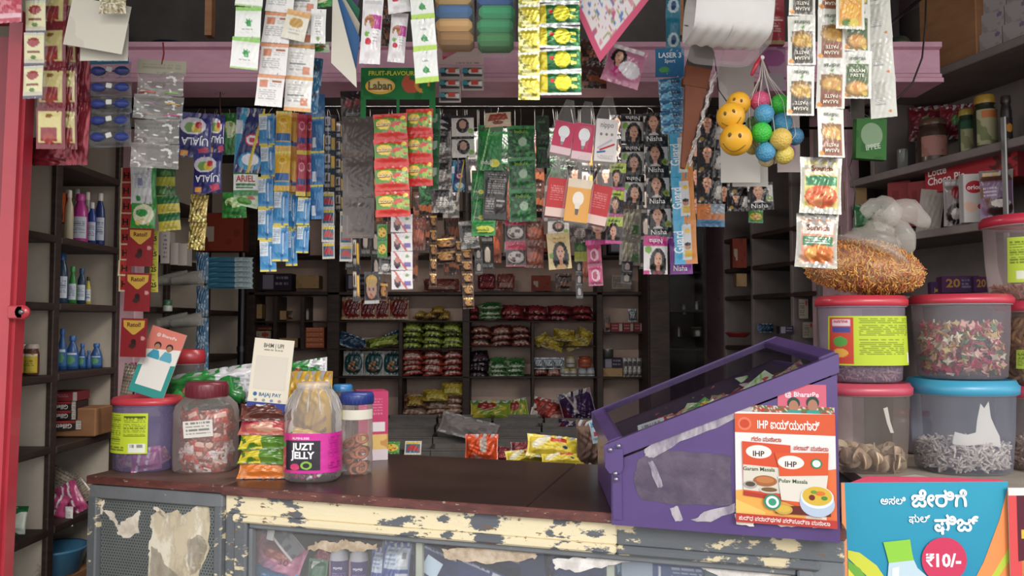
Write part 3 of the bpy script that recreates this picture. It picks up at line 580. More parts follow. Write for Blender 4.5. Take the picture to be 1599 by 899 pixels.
kind('blueplain', .045, .12, .01, GLOSS, [('bg', '#3a86c4'), ('n', '#2b6cab', 5, .5), ('r', 0, 0, 1, .05, '#e6d23a'), ('r', .1, .6, .4, .9, '#d8e2ea')], '#3a86c4')
kind('yellowfizz', .045, .12, .012, GLOSS, [('bg', '#efb82c'), ('E', .5, .24, .3, .1, '#f6d84a'), ('e', .5, .24, .2, .065, '#e8a020'), ('r', .05, .55, .95, .74, '#2a6ab0'), ('r', 0, .78, 1, .86, '#3a9ad8'), ('r', 0, 0, 1, .06, '#f3df50')])
kind('redoral', .045, .12, .01, GLOSS, [('bg', '#c02c48'), ('e', .5, .3, .3, .11, '#e8a8b4'), ('E', .5, .3, .22, .08, '#c8385a'), ('r', .1, .58, .9, .72, '#2c3f8c'), ('r', 0, .9, 1, 1, '#e6c83a')])
kind('orangetall', .04, .12, .01, GLOSS, [('bg', '#e89a34'), ('e', .5, .35, .3, .13, '#f3c24a'), ('r', .1, .7, .9, .85, '#3a5aa0'), ('n', '#f0b04a', 6, .6)])
kind('blacktiny', .04, .05, .005, GLOSS, [('bg', '#1e1c22'), ('r', .08, .1, .5, .55, '#c9c0b4'), ('e', .3, .35, .12, .2, '#5a3a30'), ('r', .6, .2, .9, .85, '#d8a83c'), ('r', .1, .7, .5, .85, '#b8b4ae')])
kind('cartiny', .06, .055, .004, GLOSS, [('bg', '#d9d2c4'), ('r', .06, .1, .94, .85, '#2f6a8a'), ('P', [(.1, .7), (.25, .35), (.6, .3), (.9, .55), (.9, .75)], '#c83434'), ('r', .06, .1, .94, .25, '#e8c83c')])
kind('greyfilm', .09, .13, .005, GLOSS, [('bg', '#5f544f'), ('n', '#6e625c', 3, .6), ('r', .15, .45, .18, .9, '#857a74'), ('r', .1, .93, .9, .95, '#8a6a50')], '#5e5550', crink=.0006)
kind('darkheader', .09, .1, .003, GLOSS, [('bg', '#2b1f20'), ('r', .0, .3, 1, .7, '#4a1e20'), ('e', .3, .45, .12, .15, '#9a3a34'), ('e', .65, .4, .12, .12, '#8a342e'), ('l', .2, .8, .8, .92, '#aaa', 2)])
kind('candyred', .1, .075, .013, GLOSS, [('bg', '#d8342e'), ('P', [(0, .2), (.5, .12), (1, .3), (1, .78), (.6, .68), (0, .72)], '#5b9438'), ('ne', .62, .45, .4, .3, '#9cc24a', 9, .5), ('ne', .62, .45, .4, .3, '#d8483a', 11, .68), ('E', .3, .4, .24, .2, '#f2c84a'), ('T', 'Laban', .3, .4, .18, '#8a2c20', 0, .02, .42), ('T', 'Laban', .3, .39, .17, '#f4e8b0', 0, .0, .4), ('e', .88, .18, .08, .08, '#f2d24a')], '#c32c28')
kind('laban_green', .07, .08, .008, GLOSS, [('bg', '#2a6a44'), ('r', .1, .2, .8, .5, '#9ab8a4'), ('n', '#1f5436', 6, .6)])
kind('babywhite', .055, .05, .006, GLOSS, [('bg', '#ebe6e4'), ('e', .3, .6, .16, .3, '#4a3a4a'), ('e', .3, .45, .11, .17, '#c98a78'), ('e', .75, .25, .1, .08, '#6aa85a'), ('r', .62, .55, .92, .8, '#7a6ab0'), ('r', 0, .95, 1, 1, '#4a3a5a'), ('d', -.6, .1, .2, '#d8706a')])
kind('yellowgreen', .05, .065, .006, GLOSS, [('bg', '#4a9a3c'), ('e', .5, .5, .4, .3, '#e8c832'), ('ne', .5, .5, .35, .25, '#c83a2c', 9, .6), ('r', 0, .9, 1, 1, '#2f7a30')])
kind('silverdark', .08, .1, .008, FOIL, [('bg', '#98948f'), ('n', '#5c5957', 6, .5), ('r', .15, .15, .85, .4, '#3c3a3a'), ('e', .5, .65, .3, .2, '#c8c2b8'), ('l', .2, .5, .8, .85, '#6a6866', 5)], '#777')
kind('blackcool', .08, .1, .008, GLOSS, [('bg', '#151418'), ('P', [(.1, .3), (.5, .2), (.9, .35), (.5, .32)], '#c9c9c9'), ('P', [(.1, .5), (.5, .42), (.9, .56), (.5, .52)], '#d8d8d8'), ('P', [(.15, .68), (.5, .62), (.85, .74), (.5, .7)], '#b8b8b8')])
kind('nisha_up', .07, .09, .009, GLOSS, [('bg', '#18171b'), ('r', .04, .1, .96, .7, '#d5d2ce'), ('w', .42, .32, .5, '#cfcac6'), ('e', .84, .6, .13, .11, '#79b142'), ('e', .84, .6, .06, .05, '#b83838'), ('r', 0, .72, 1, 1, '#1c1b1f'), ('T', 'Nisha', .45, .84, .16, '#f3f3f0', 0, .01, .7)], '#222')
kind('nisha_dn', .07, .09, .009, GLOSS, [('bg', '#19181c'), ('r', .04, .26, .96, .9, '#d2cfcb'), ('w', .55, .62, .46, '#1d1a1c'), ('e', .17, .4, .13, .11, '#79b142'), ('r', 0, 0, 1, .25, '#1c1b1f'), ('T', 'Nisha', .5, .16, .15, '#f3f3f0', 180, .01, .7)], '#222')
kind('nisha_pink', .075, .1, .009, GLOSS, [('bg', '#ece4e2'), ('r', 0, 0, 1, .26, '#d42a86'), ('w', .6, .62, .44, '#7a2030'), ('e', .2, .36, .14, .1, '#79b142'), ('T', 'Nisha', .5, .15, .13, '#fff', 180, .01, .7), ('r', 0, .9, .25, 1, '#d42a86')], '#c89')
kind('nisha_purple', .07, .09, .009, GLOSS, [('bg', '#dccbd8'), ('w', .5, .35, .5, '#402040'), ('r', 0, .7, 1, 1, '#8a34a0'), ('T', 'Nisha', .45, .83, .15, '#fff', 0, .01, .75), ('r', 0, 0, .2, .7, '#8a3aa0')], '#93a')
kind('nisha_beige', .08, .1, .01, GLOSS, [('bg', '#d9bf84'), ('w', .55, .55, .44, '#b88a50'), ('e', .15, .62, .1, .08, '#6a9a3a'), ('l', .2, .12, .8, .2, '#6a4a28', 1), ('l', .2, .24, .8, .28, '#8a6a40', 1)], '#c9af74')
kind('white_bw', .085, .1, .008, GLOSS, [('bg', '#dcd8d2'), ('e', .5, .5, .3, .34, '#2a2326'), ('e', .5, .45, .16, .2, '#c09480'), ('r', 0, 0, 1, .12, '#26242a'), ('e', .85, .75, .12, .12, '#86b04a')], '#333')
kind('greenindi', .1, .17, .012, GLOSS, [('bg', '#1f8a3a'), ('n', '#17702d', 5, .55), ('r', .05, .03, .95, .14, '#2a5a34'), ('d', .3, .45, .5, '#8ed07a'), ('T', 'indulé', .42, .82, .1, '#eef6e8', 0, .01, .5), ('E', .72, .84, .2, .09, '#e3df2c')], '#1f7a34')
kind('greenleaf', .1, .12, .012, GLOSS, [('bg', '#1f6a34'), ('n', '#3d9a4c', 8, .58), ('n', '#164d26', 10, .6, 7), ('e', .55, .52, .16, .14, '#a8c8a8'), ('r', 0, 0, 1, .1, '#2f8a44'), ('T', 'Indulé', .5, .2, .12, '#a8d45a', 0, 0, .8)], '#1d5a2c')
kind('greenyel', .09, .09, .008, GLOSS, [('bg', '#2a9a3c'), ('e', .55, .6, .4, .25, '#e3e22c'), ('T', 'indul', .5, .62, .18, '#2a7a2c', 0, .01), ('n', '#1f7a30', 6, .65)], '#2a8a3c')
kind('darkgreen', .07, .1, .008, GLOSS, [('bg', '#16301f'), ('n', '#24502f', 7, .6), ('r', .2, .2, .7, .3, '#3f7a4c')], '#111')
kind('lippack', .13, .07, .008, GLOSS, [('bg', '#d8c8a8'), ('P', [(.2, .1), (.8, .05), (.9, .5), (.1, .6)], '#a8432e'), ('e', .5, .7, .2, .14, '#8a3a26'), ('r', 0, .85, 1, 1, '#e8b890')])
kind('greylabel', .11, .16, .012, GLOSS, [('bg', '#2e2a2a'), ('l', .15, .08, .85, .5, '#b0aaa4', 9), ('r', .05, .55, .5, .9, '#55504e'), ('l', .1, .58, .46, .88, '#c8c2bc', 6), ('r', .55, .6, .9, .64, '#c8c2bc'), ('r', .55, .7, .8, .74, '#9a9490')], '#333')
kind('bulbpink', .085, .16, .05, MATTE, [('bg', '#cf4466'), ('r', .0, .78, 1, 1, '#eccdd2'), ('E', .5, .32, .28, .19, '#eef0f2'), ('P', [(.36, .44), (.64, .44), (.58, .62), (.42, .62)], '#e3e4e6'), ('P', [(.43, .62), (.57, .62), (.56, .72), (.44, .72)], '#9a9a9c')], '#e8d8da', boxp)
kind('bulbwhite', .1, .18, .05, MATTE, [('bg', '#e9e2df'), ('T', 'nippo', .5, .13, .13, '#7a7a86', 0, .01, .6), ('E', .25, .36, .06, .035, '#8a8078'), ('E', .5, .36, .06, .035, '#8a8078'), ('E', .75, .36, .06, .035, '#8a8078'), ('P', [(.1, .68), (.75, .46), (.8, .5), (.14, .72)], '#c8b8c8'), ('P', [(.2, .72), (.9, .56), (.92, .6), (.24, .76)], '#c83a4a'), ('P', [(.1, .78), (.5, .74), (.5, .78), (.1, .82)], '#3a70b0'), ('l', .15, .86, .85, .96, '#9a8a84', 3)], '#ddd', boxp)
kind('boxred', .085, .15, .05, MATTE, [('bg', '#c43a3e'), ('l', .15, .2, .8, .6, '#e08a86', 7), ('r', 0, .78, 1, 1, '#e3c3b8')], '#a83236', boxp)
kind('boxorange', .095, .16, .05, MATTE, [('bg', '#e8a034'), ('r', 0, 0, 1, .2, '#e0cdb4'), ('E', .5, .46, .24, .17, '#efe6d6'), ('P', [(.36, .56), (.64, .56), (.58, .7), (.42, .7)], '#e6dccb'), ('P', [(.42, .7), (.58, .7), (.56, .84), (.44, .84)], '#5a5048')], '#d8c8b0', boxp)
kind('colorsach', .065, .09, .007, GLOSS, [('bg', '#b8cc3c'), ('r', 0, .35, 1, 1, '#3a2430'), ('w', .45, .55, .5, '#502040'), ('r', 0, .9, 1, 1, '#c23a86'), ('r', .1, .1, .8, .2, '#5a7a20')], '#8a3a60')
kind('purplesach', .06, .08, .007, GLOSS, [('bg', '#6a2a5a'), ('w', .5, .45, .5, '#2a1020'), ('r', 0, 0, 1, .15, '#a8b84a'), ('e', .8, .8, .12, .1, '#79b142')])
kind('bluegold', .09, .22, .012, GLOSS, [('bg', '#46b0dc'), ('r', .5, 0, 1, 1, '#e08a3c'), ('r', .35, .1, .75, .9, '#d8dadc'), ('e', .6, .25, .13, .05, '#f0c040'), ('e', .6, .6, .15, .08, '#c08a68'), ('e', .6, .55, .15, .04, '#2a2226'), ('r', .45, .68, .78, .84, '#e0b844'), ('T', 'Guard', .2, .5, .17, '#f4f8fa', 90, .02, .5)], '#3a9ac8')
kind('razorhead', .11, .1, .004, MATTE, [('bg', '#2a78a8'), ('g', '#1f5a8a', .3, 1), ('T', 'LASER 3', .5, .25, .18, '#eaf2f8', 0, .02, .86), ('T', 'Sport', .5, .45, .13, '#eaf2f8', 0, .01, .4), ('e', .3, .75, .18, .1, '#4a9a4a')])
kind('razor', .09, .045, .01, GLOSS, [('bg', '#2a6a96'), ('r', .1, .3, .9, .45, '#1a2a3a'), ('e', .3, .6, .2, .25, '#3f9ac0'), ('n', '#8ab8cc', 9, .7)], '#246')
kind('tealbottle', .05, .12, .02, PLAST, [('bg', '#1f7a94'), ('e', .5, .75, .4, .2, '#b8d0d8'), ('e', .5, .75, .2, .12, '#2a4a7a')], '#16607a')
kind('womanblack', .075, .085, .008, GLOSS, [('bg', '#19171a'), ('P', [(.05, .95), (.3, .7), (.6, .62), (.95, .35), (1, .6), (.7, .8), (.5, .98)], '#cfc8bc'), ('w', .4, .32, .45, '#19171a'), ('e', .82, .75, .14, .1, '#b8b0a4'), ('e', .2, .85, .1, .06, '#a88a3c')], '#111')
kind('orangeblue', .07, .07, .005, GLOSS, [('bg', '#c8702c'), ('r', .5, 0, 1, .4, '#8a9aa8'), ('r', 0, .7, 1, 1, '#3f7aa8')])
kind('snackpink', .07, .085, .01, GLOSS, [('bg', '#b83a54'), ('r', .0, .32, 1, .95, '#4a3a3c'), ('e', .5, .62, .4, .24, '#b8b0a8'), ('ne', .5, .62, .36, .2, '#5a3a34', 9, .5)])
kind('snackbrown', .07, .085, .01, GLOSS, [('bg', '#6a3428'), ('e', .5, .6, .4, .24, '#b8583a'), ('n', '#8a4a34', 7, .6)])
kind('pinksingle', .07, .08, .008, GLOSS, [('bg', '#c84a78'), ('e', .5, .5, .3, .3, '#e2b0c0'), ('e', .45, .5, .16, .2, '#a83a5a'), ('r', 0, .85, 1, .95, '#7a2a4a')])
kind('choctiny', .05, .05, .006, FOIL, [('bg', '#5a3826'), ('e', .5, .5, .3, .3, '#a8743a'), ('n', '#2c1a14', 6, .55), ('r', .1, .1, .9, .18, '#c8a05a')], '#432')
kind('greyclear', .07, .1, .006, WRAP, [('bg', '#8f8c7acc'), ('r', .2, .2, .6, .7, '#b0ac8ccc'), ('r', .6, .6, .9, .9, '#4a7a3acc')], '#777a')
kind('brownshelf', .08, .09, .008, GLOSS, [('bg', '#4a2a20'), ('r', 0, .5, 1, .9, '#8a4a2a'), ('n', '#2a1814', 6, .6)])
kind('blacksm', .045, .05, .005, GLOSS, [('bg', '#1b1a1c'), ('e', .5, .45, .25, .3, '#a89c90'), ('r', .1, .8, .9, .9, '#7a7874')])
kind('redtag', .055, .07, .003, MATTE, [('bg', '#b8302e'), ('T', 'H', .5, .5, .4, '#20201e', 0, .03), ('r', 0, .92, 1, 1, '#d8c0a8'), ('r', 0, 0, .12, 1, '#d9cfa0')])
kind('whitegreen', .1, .13, .012, GLOSS, [('bg', '#dfe2e2'), ('l', .15, .15, .85, .6, '#9aa0b8', 10), ('r', .3, .32, .5, .5, '#8a90b0'), ('r', .85, 0, 1, 1, '#3a9a4a'), ('e', .3, .85, .1, .07, '#2f9a44')])
kind('whitegreen2', .1, .1, .014, GLOSS, [('bg', '#3a9a3f'), ('e', .5, .4, .42, .38, '#e3e3c0'), ('e', .45, .35, .25, .14, '#2f9a44'), ('ne', .5, .7, .3, .15, '#e0c870', 9, .5)])
kind('greenyel2', .07, .055, .006, GLOSS, [('bg', '#2c5a2c'), ('r', 0, .5, 1, 1, '#a8ac3a'), ('e', .5, .3, .3, .16, '#5a8a4a')])
kind('lic', .07, .055, .006, GLOSS, [('bg', '#1f6a30'), ('r', 0, .45, 1, 1, '#c8b83a'), ('l', .2, .6, .8, .9, '#8a8230', 3)])
kind('batoli', .085, .13, .004, MATTE, [('bg', '#8a2228'), ('P', [(.08, .05), (.92, .05), (.9, .22), (.55, .42), (.45, .42), (.1, .22)], '#c39a3a'), ('T', 'Ratol!', .5, .16, .11, '#5a1418', 0, .025, .7), ('e', .5, .62, .1, .09, '#2a1a18'), ('e', .45, .72, .14, .06, '#3a2420'), ('r', .3, .78, .7, .795, '#e0c8c0'), ('e', .85, .52, .08, .055, '#c88a88')], '#7a1c22', card)
kind('tag25', .04, .07, .003, MATTE, [('bg', '#d8cf4a'), ('T', 'Rs', .5, .22, .14, '#3a3a2a'), ('T', '25', .5, .52, .3, '#3a3a2a', 0, .03), ('l', .3, .8, .7, .9, '#555', 2)], '#aaa', card)
kind('twist', .08, .045, .004, WRAP, [('bg', '#5a606622'), ('n', '#7a808833', 5, .6)], '#60606018')
kind('clearp', .11, .11, .006, WRAP, [('bg', '#a6a29c44'), ('n', '#c9c6c055', 6, .6), ('n', '#e0ded8aa', 11, .78)], '#88868244')
kind('masalafoil', .11, .13, .014, FOIL, [('bg', '#b8b4a4'), ('r', .1, .08, .9, .9, '#d0bc6a'), ('r', .1, .12, .9, .32, '#ded3b8'), ('r', .12, .34, .88, .52, '#3f7a54'), ('e', .5, .7, .4, .2, '#cc5a34'), ('ne', .5, .7, .36, .17, '#e08a5a', 8, .5), ('T', 'Sunrich', .5, .2, .1, '#8a3a2a', 0, .01, .6)], '#999', crink=.0014)
kind('masalafoil2', .11, .13, .014, FOIL, [('bg', '#aaa69a'), ('r', .12, .1, .9, .92, '#cf8f74'), ('r', .14, .14, .88, .38, '#ded0c0'), ('r', .14, .42, .88, .6, '#3f7a54'), ('e', .55, .74, .36, .17, '#c86a2c'), ('ne', .55, .74, .33, .15, '#e8a050', 9, .5), ('T', 'Sunrich', .5, .26, .11, '#7a3a2a', 0, .01, .6), ('l', .2, .45, .8, .57, '#dfe4d8', 3)], '#999', crink=.0014)
kind('noodlebox', .09, .11, .02, MATTE, [('bg', '#3a7a34'), ('E', .5, .42, .36, .3, '#8fae86'), ('r', .25, .3, .75, .55, '#6a4a3a'), ('r', .32, .34, .46, .5, '#a8543a'), ('r', .55, .34, .68, .5, '#b0643a'), ('T', 'IPPEE', .55, .7, .13, '#cfdcc8', 12, .02, .6), ('n', '#2f6a2c', 5, .75)], '#2f6a2c', boxp)
# ================= front row =================
ST('pinkpack', 14, -32, 14, 36, 46, 1, 1.88, 'pink and red candy packet at the top left corner of the shop')
ST('silvercoffee', 58, -50, 51, 154, 33, 4, 1.90, 'silvery sachet strip with yellow fronts nearest the red door leaf')
ST('coffee', 84, -20, 78, 232, 45, 4, 1.95, 'long dark red strip of chocolate sachets with pale yellow panels')
ST('coffee', 108, -20, 106, 232, 24, 4, 1.98, 'narrow edge-on dark red strip with yellow panels beside the long chocolate strip', yaw=.3)
ST('redfilm', 127, 60, 122, 258, 34, 2, 2.02, 'plain dark red wrapper strip hanging behind the white cards')
ST('redfilm', 86, 215, 86, 258, 70, 1, 2.04, 'dark red wrapper end below the long chocolate strip')
def hcard(w, h, spec, px, py, d, label, tilt=0, yaw=0, t=.0012, name='card', cat='card', mat=PAPER, rx=0, bend=.002, back='#ddd', fn=card, **k):
    mb = fn(M_(w, d), M_(h, d), t, spec, back, **({'bend': bend} if fn is card else {}), **k); p = P(px, py, d)
    return solo(name, mb, mat, label, cat, p, (rx, math.radians(tilt), yaw))
hcard(95, 78, [('bg', '#cfc9ba'), ('n', '#c6bfb0', 3, .6)], 152, 40, 1.90, 'large cream card tag hanging at an angle by the dark red strips', tilt=10)
hcard(76, 60, [('bg', '#c5c0b1')], 163, 66, 1.93, 'cream card behind the large angled one, its lower edge showing', tilt=0)
mb = pillow(M_(44, 1.87), M_(30, 1.87), .012, [('bg', '#b9ab84'), ('n', '#7a6a3c', 14, .5), ('n', '#d8cfb8', 12, .65)], '#aaa'); solo('seed_packet', mb, GLOSS, 'small clear packet of brown seeds in front of the cream card', 'packet', P(176, 7, 1.865))
r = ST('twist', 172, 98, 171, 230, 70, 5, 2.02, 'clear strip of ten dark blue twist-wrapped toffee-shaped pouches', name='pouch_strip', pn='clear_pocket')
for i in range(5):
    for sg in (-1, 1):
        mb = MB(); s = M_(24, 2.02); mb.lathe([(.0005, -.5 * s), (.16 * s, -.42 * s), (.30 * s, -.2 * s), (.31 * s, .1 * s), (.2 * s, .38 * s), (.07 * s, .5 * s), (.05 * s, .62 * s)], 12, col='#2a3a80'); mb.tf(Matrix.Rotation(sg * math.pi / 2, 4, 'Y'))
        part('blue_pouch', mb, GLOSS, r, (-sg * M_(-19, 2.02) * -1, .0, -(i + .5) * M_(26.4, 2.02)))
    mb = MB(); mb.bbox((0, -.006, -(i + .42) * M_(26.4, 2.02)), (.016, .004, .014), '#c9c9c4', ry=.3 - .15 * i); part('paper_tab', mb, PAPER, r)
mb = card(M_(62, 2.02), M_(10, 2.02), .002, [('bg', '#2f6a94'), ('l', .2, .3, .8, .7, '#cfe0ea', 2)]); part('header_card', mb, MATTE, r, (0, -.003, .004))
r = ST('clearp', 252, 112, 240, 262, 76, 4, 2.04, 'wide clear plastic pouch strip with faint coloured hair bands inside', name='pouch_strip', pn='clear_pouch')
mb = card(M_(78, 2.04), M_(22, 2.04), .002, [('bg', '#a09a88'), ('l', .1, .3, .9, .7, '#8a8474', 2)]); part('header_card', mb, PAPER, r, (0, 0, .012))
for i, c in enumerate(('#d86a4a', '#7ac04a', '#c85ab0', '#d8a04a', '#e07a5a', '#c84a8a')):
    z = -.028 - .03 * (i // 2) - .03; x = -.035 + .07 * (i % 2); mb = MB(); mb.tube([(x - .02, 0, z), (x, 0, z + .003), (x + .022, 0, z)], .002, c, 5); part('hair_band', mb, PLAST, r)
mb = MB(); mb.tube([(.0, .0, .02), (.003, 0, .05), (-.002, 0, .08)], .0022, '#8a3030', 5); part('hanging_cord', mb, PAPER, r)
ST('aloe', 393, -37, 381, 108, 43, 3, 1.88, 'white herbal sachet strip with green leaf print, leftmost of the pale strips')
ST('orangewhite', 441, -30, 419, 166, 45, 4, 1.90, 'white sachet strip with orange bands and a slanted hang, beside the green leaf strip')
ST('orangewhite2', 478, -22, 464, 174, 42, 4, 1.92, 'white sachet strip of fine print with pale orange seams')
ST('goldseedpack', 468, 17, 456, 62, 38, 1, 1.89, 'small cream sachet with a golden seed picture folded over the white strips')
ST('whitebar', 498, 14, 496, 68, 24, 1, 1.90, 'narrow white bar wrapper with a small green dot beside the white strips')
ST('whitegreen2', 495, -15, 497, 12, 50, 1, 1.93, 'white and green sachet at the top edge above the narrow bar wrapper')
ST('limepack', 498, 66, 498, 82, 34, 1, 1.95, 'pale green sachet end below the narrow white bar wrapper')
ST('razor', 488, 90, 480, 175, 34, 2, 2.02, 'dark blue sachets half hidden behind the pale orange strips')
# cards hanging at an angle like a booklet fan
for i, (c, x, y) in enumerate((('#5e4a74', 545, 22), ('#2f7a5c', 540, 46), ('#cfc6b4', 537, 66), ('#3a68a0', 533, 88), ('#d8d2c2', 537, 72))):
    q = [(522 + i * -1, -34), (562, -8 + 28 * i * .8), (556, 26 + 27 * i), (519, -30 + 26 * i)] if i < 4 else [(520, -34), (522, -20), (556, 110), (557, 137), (551, 131), (517, 98)]
    d = 1.96 - .012 * i; A = [P(a, b, d) for a, b in q]; o_ = A[0]; mb = MB(); mb.prism([(p.x - o_.x, p.z - o_.z) for p in A], .002, c, 0)
    solo('booklet', mb, MATTE, ['purple booklet at the top of the fan of hanging booklets', 'green booklet in the fan of hanging booklets', 'tan booklet in the fan, between the green and the blue ones', 'blue booklet lowest in the fan of hanging booklets', 'cream backing sheet curling at the front of the booklet fan'][i], 'booklet', o_)
ST('cakebar', 582, -4, 578, 100, 33, 1, 1.90, 'white wrapped cake bar hanging left beside the booklets', name='cake_bar', cat='cake bar', pn='wrapper')
ST('cakebar', 625, 20, 618, 98, 27, 1, 1.92, 'white wrapped cake bar hanging just left of the green leaf strip', name='cake_bar', cat='cake bar', pn='wrapper')
ST('cakebar', 618, -40, 624, 20, 36, 1, 1.90, 'upside-down white cake bar cut by the top of the frame', name='cake_bar', cat='cake bar', pn='wrapper')
ST('brownshelf', 606, -5, 606, 72, 26, 2, 2.0, 'dark picture cards behind the white cake bars')
ST('aloestrip', 657, -20, 667, 129, 38, 3, 1.86, 'white sachet strip with green leaf and lime band, between cake bars and sponges')
# scrub sponges in clear bags
def sponge(px0, px1, y0, y1, cols, d, label):
    r = thing('sponge_pack', label, 'sponge pack', P((px0 + px1) / 2, y1, d)); n = len(cols); hh = M_((y1 - y0) / n, d); w = M_(px1 - px0, d)
    for i, c in enumerate(cols):
        mb = MB(); mb.bbox((0, 0, -0), (w * .93, .07, hh * .96), c, b=.01); part('sponge', mb, nmat('foam_' + c[1:], c, c, 5, .4, .7, .95, bump=0) if ('foam_' + c[1:]) not in MAT else MAT['foam_' + c[1:]], r, (random.uniform(-.003, .003), 0, (n - i - .5) * hh))
    mb = MB(); X = []
    mb.lathe([(w * .30, -.012), (w * .5, -.004), (w * .52, n * hh * .5), (w * .51, n * hh), (w * .3, n * hh + .03)], 28, col='#ffffff10', ex=4, sy=.045 / (w * .5)); part('clear_bag', mb, FILM, r)
sponge(680, 741, -10, 76, ['#d8a860', '#3a70a8', '#dba862', '#a87a40'], 1.94, 'tan and blue sponge stack in a clear bag')
sponge(744, 805, -10, 78, ['#2f62b0', '#22a468', '#1f9a5e', '#3a8a48'], 1.94, 'green and blue sponge stack in a clear bag')
# glue tube card
r = thing('glue_card', 'grey-pink display card with red-white glue tubes in small windows', 'display card', P(720, 76, 2.2))
W_ = M_(72, 2.2); mb = card(W_, M_(27, 2.2), .002, [('bg', '#c6a9a4'), ('P', [(.08, .1), (.5, .1), (.1, .7)], '#b8344c'), ('l', .4, .85, .9, .95, '#555', 1)], '#b8a8a0'); part('header', mb, MATTE, r, (0, 0, -M_(13, 2.2)))
for c_, rr_ in ((0, 3), (1, 2)):
    for j in range(rr_):
        x, z = (-.5 + .26 + .5 * c_) * W_, -M_(38 + 19.5 * j, 2.2); mb = card(W_ * .48, M_(19, 2.2), .002, [('bg', '#b9aca6'), ('r', .05, .12, .95, .88, '#4a4448')]); part('backing_card', mb, MATTE, r, (x, 0, z))
        mb = MB(); mb.tube([(-.03, 0, 0), (-.012, 0, 0), (-.01, 0, 0), (.02, 0, 0), (.028, 0, 0)], [.003, .004, .007, .008, .009], '#ddd8d2', 8); mb.box((-.022, -.004, 0), (.014, .008, .012), '#2a8a9a'); mb.box((.006, -.006, .001), (.02, .006, .012), '#c8402e'); part('glue_tube', mb, PLAST, r, (x, -.008, z))
# yellow and green masala strips
ST('yellowmasala', 826, -30, 826, 156, 34, 5, 1.84, 'yellow foil spice sachet strip right of the green sponges')
ST('greenmasala', 870, -32, 874, 148, 70, 5, 1.86, 'wide green and silver sachet strip with yellow flower shapes', seg=1)
# kerchief
r = P(950, -2, 1.9); q = [P(884, -12, 1.9), P(1018, -6, 1.9), P(936, 98, 1.9), P(935, 96, 1.9)]
def cloth(A, B, C_, D, spec, n=26, amp=.004):
    U, V = np.meshgrid(np.linspace(0, 1, n + 1), np.linspace(0, 1, n + 1)); X = np.zeros(U.shape + (3,))
    for k in range(3): X[..., k] = A[k] * (1 - U) * (1 - V) + B[k] * U * (1 - V) + C_[k] * U * V + D[k] * (1 - U) * V
    X[..., 1] += amp * np.sin(U * 11 + V * 5) * np.cos(V * 7); mb = MB(); mb.grid(X, paint(spec, U, V, 1)); Y = X.copy(); Y[..., 1] += .0012; mb.grid(Y[::5, ::5] if n % 5 == 0 else Y[::2, ::2], paint(spec, U, V, 1)[::5, ::5] if n % 5 == 0 else paint(spec, U, V, 1)[::2, ::2], flip=True); return mb
fl = [('bg', '#e6dede'), ('n', '#dc9aa8', 16, .7), ('n', '#6a8cc0', 21, .8, 4), ('n', '#a8a46a', 23, .84, 8), ('n', '#c86a84', 27, .85, 11), ('r', 0, 0, .07, 1, '#dc5f80'), ('r', .93, 0, 1, 1, '#dc5f80'), ('r', 0, 0, 1, .07, '#dc5f80'), ('r', 0, .93, 1, 1, '#dc5f80')]
A, B, C_, D = P(952, -130, 1.9), P(1024, -14, 1.9), P(937, 97, 1.9), P(868, -50, 1.9)
mb = cloth(A - C_, B - C_, C_ - C_, D - C_, fl, 60); solo('kerchief', mb, CLOTHM, 'white floral kerchief with a pink border hanging by its corner', 'kerchief', C_)
ST('brownshelf', 926, 62, 926, 138, 44, 2, 2.2, 'brown snack cards half hidden behind the floral kerchief')
hcard(60, 64, [('bg', '#c9bfb4')], 915, 108, 2.24, 'grey-white backing card behind the brown snack cards')
mb = pillow(M_(62, 2.1), M_(62, 2.1), .02, [('bg', '#c87a9a'), ('w', .3, .35, .28, '#b8608a'), ('e', .65, .6, .3, .22, '#e2dce2'), ('P', [(.25, .55), (.5, .75), (.45, .9), (.2, .75)], '#c02a78'), ('n', '#b8688a', 6, .7), ('r', .1, .02, .9, .12, '#d8cfd0')], '#c9a'); solo('pad_pack', mb, GLOSS, 'pink and mauve sanitary pad pack hanging tilted below the kerchief', 'pad pack', P(975, 103, 2.1), (0, .3, 0))
# razor card strip
ST('razorhead', 1046, 75, 1046, 120, 46, 1, 2.12, 'blue razor header card with white lettering', name='razor_card', cat='razor card', pn='card')
ST('razor', 1046, 122, 1052, 208, 38, 5, 2.13, 'stack of blue razor packs hanging under the razor header card', name='razor_strip', pn='razor_pack')
ST('tealbottle', 1051, -30, 1051, 76, 24, 2, 2.15, 'teal sachets hanging above the razor card')
# tissue roll pack
r = thing('tissue_pack', 'big white tissue pack in clear film at the top of the opening', 'tissue pack', P(1133, 60, 1.86), (0, .09, 0))
w = M_(120, 1.86)
for i in range(2):
    mb = MB(); x = (i - .5) * w * .5
    U, V = np.meshgrid(np.linspace(0, 1, 25), np.linspace(0, 1, 25)); t = 2 * math.pi * V
    q_ = lambda a: np.sign(a) * np.abs(a) ** .45
    X = np.stack([x + (U - .5) * w * .5, q_(np.cos(t)) * .07, .052 + q_(np.sin(t)) * .06 + .0025 * np.sin(U * 20 + V * 9)], -1); mb.grid(X, '#e8e4e0'); part('tissue_roll', mb, PAPER, r)
mb = MB(); mb.lathe([(w * .42, -.045), (w * .53, -.02), (w * .54, .05), (w * .52, .12), (w * .3, .17)], 28, col='#ffffff18', ex=5, sy=.085 / (w * .5)); part('clear_film', mb, FILM, r)
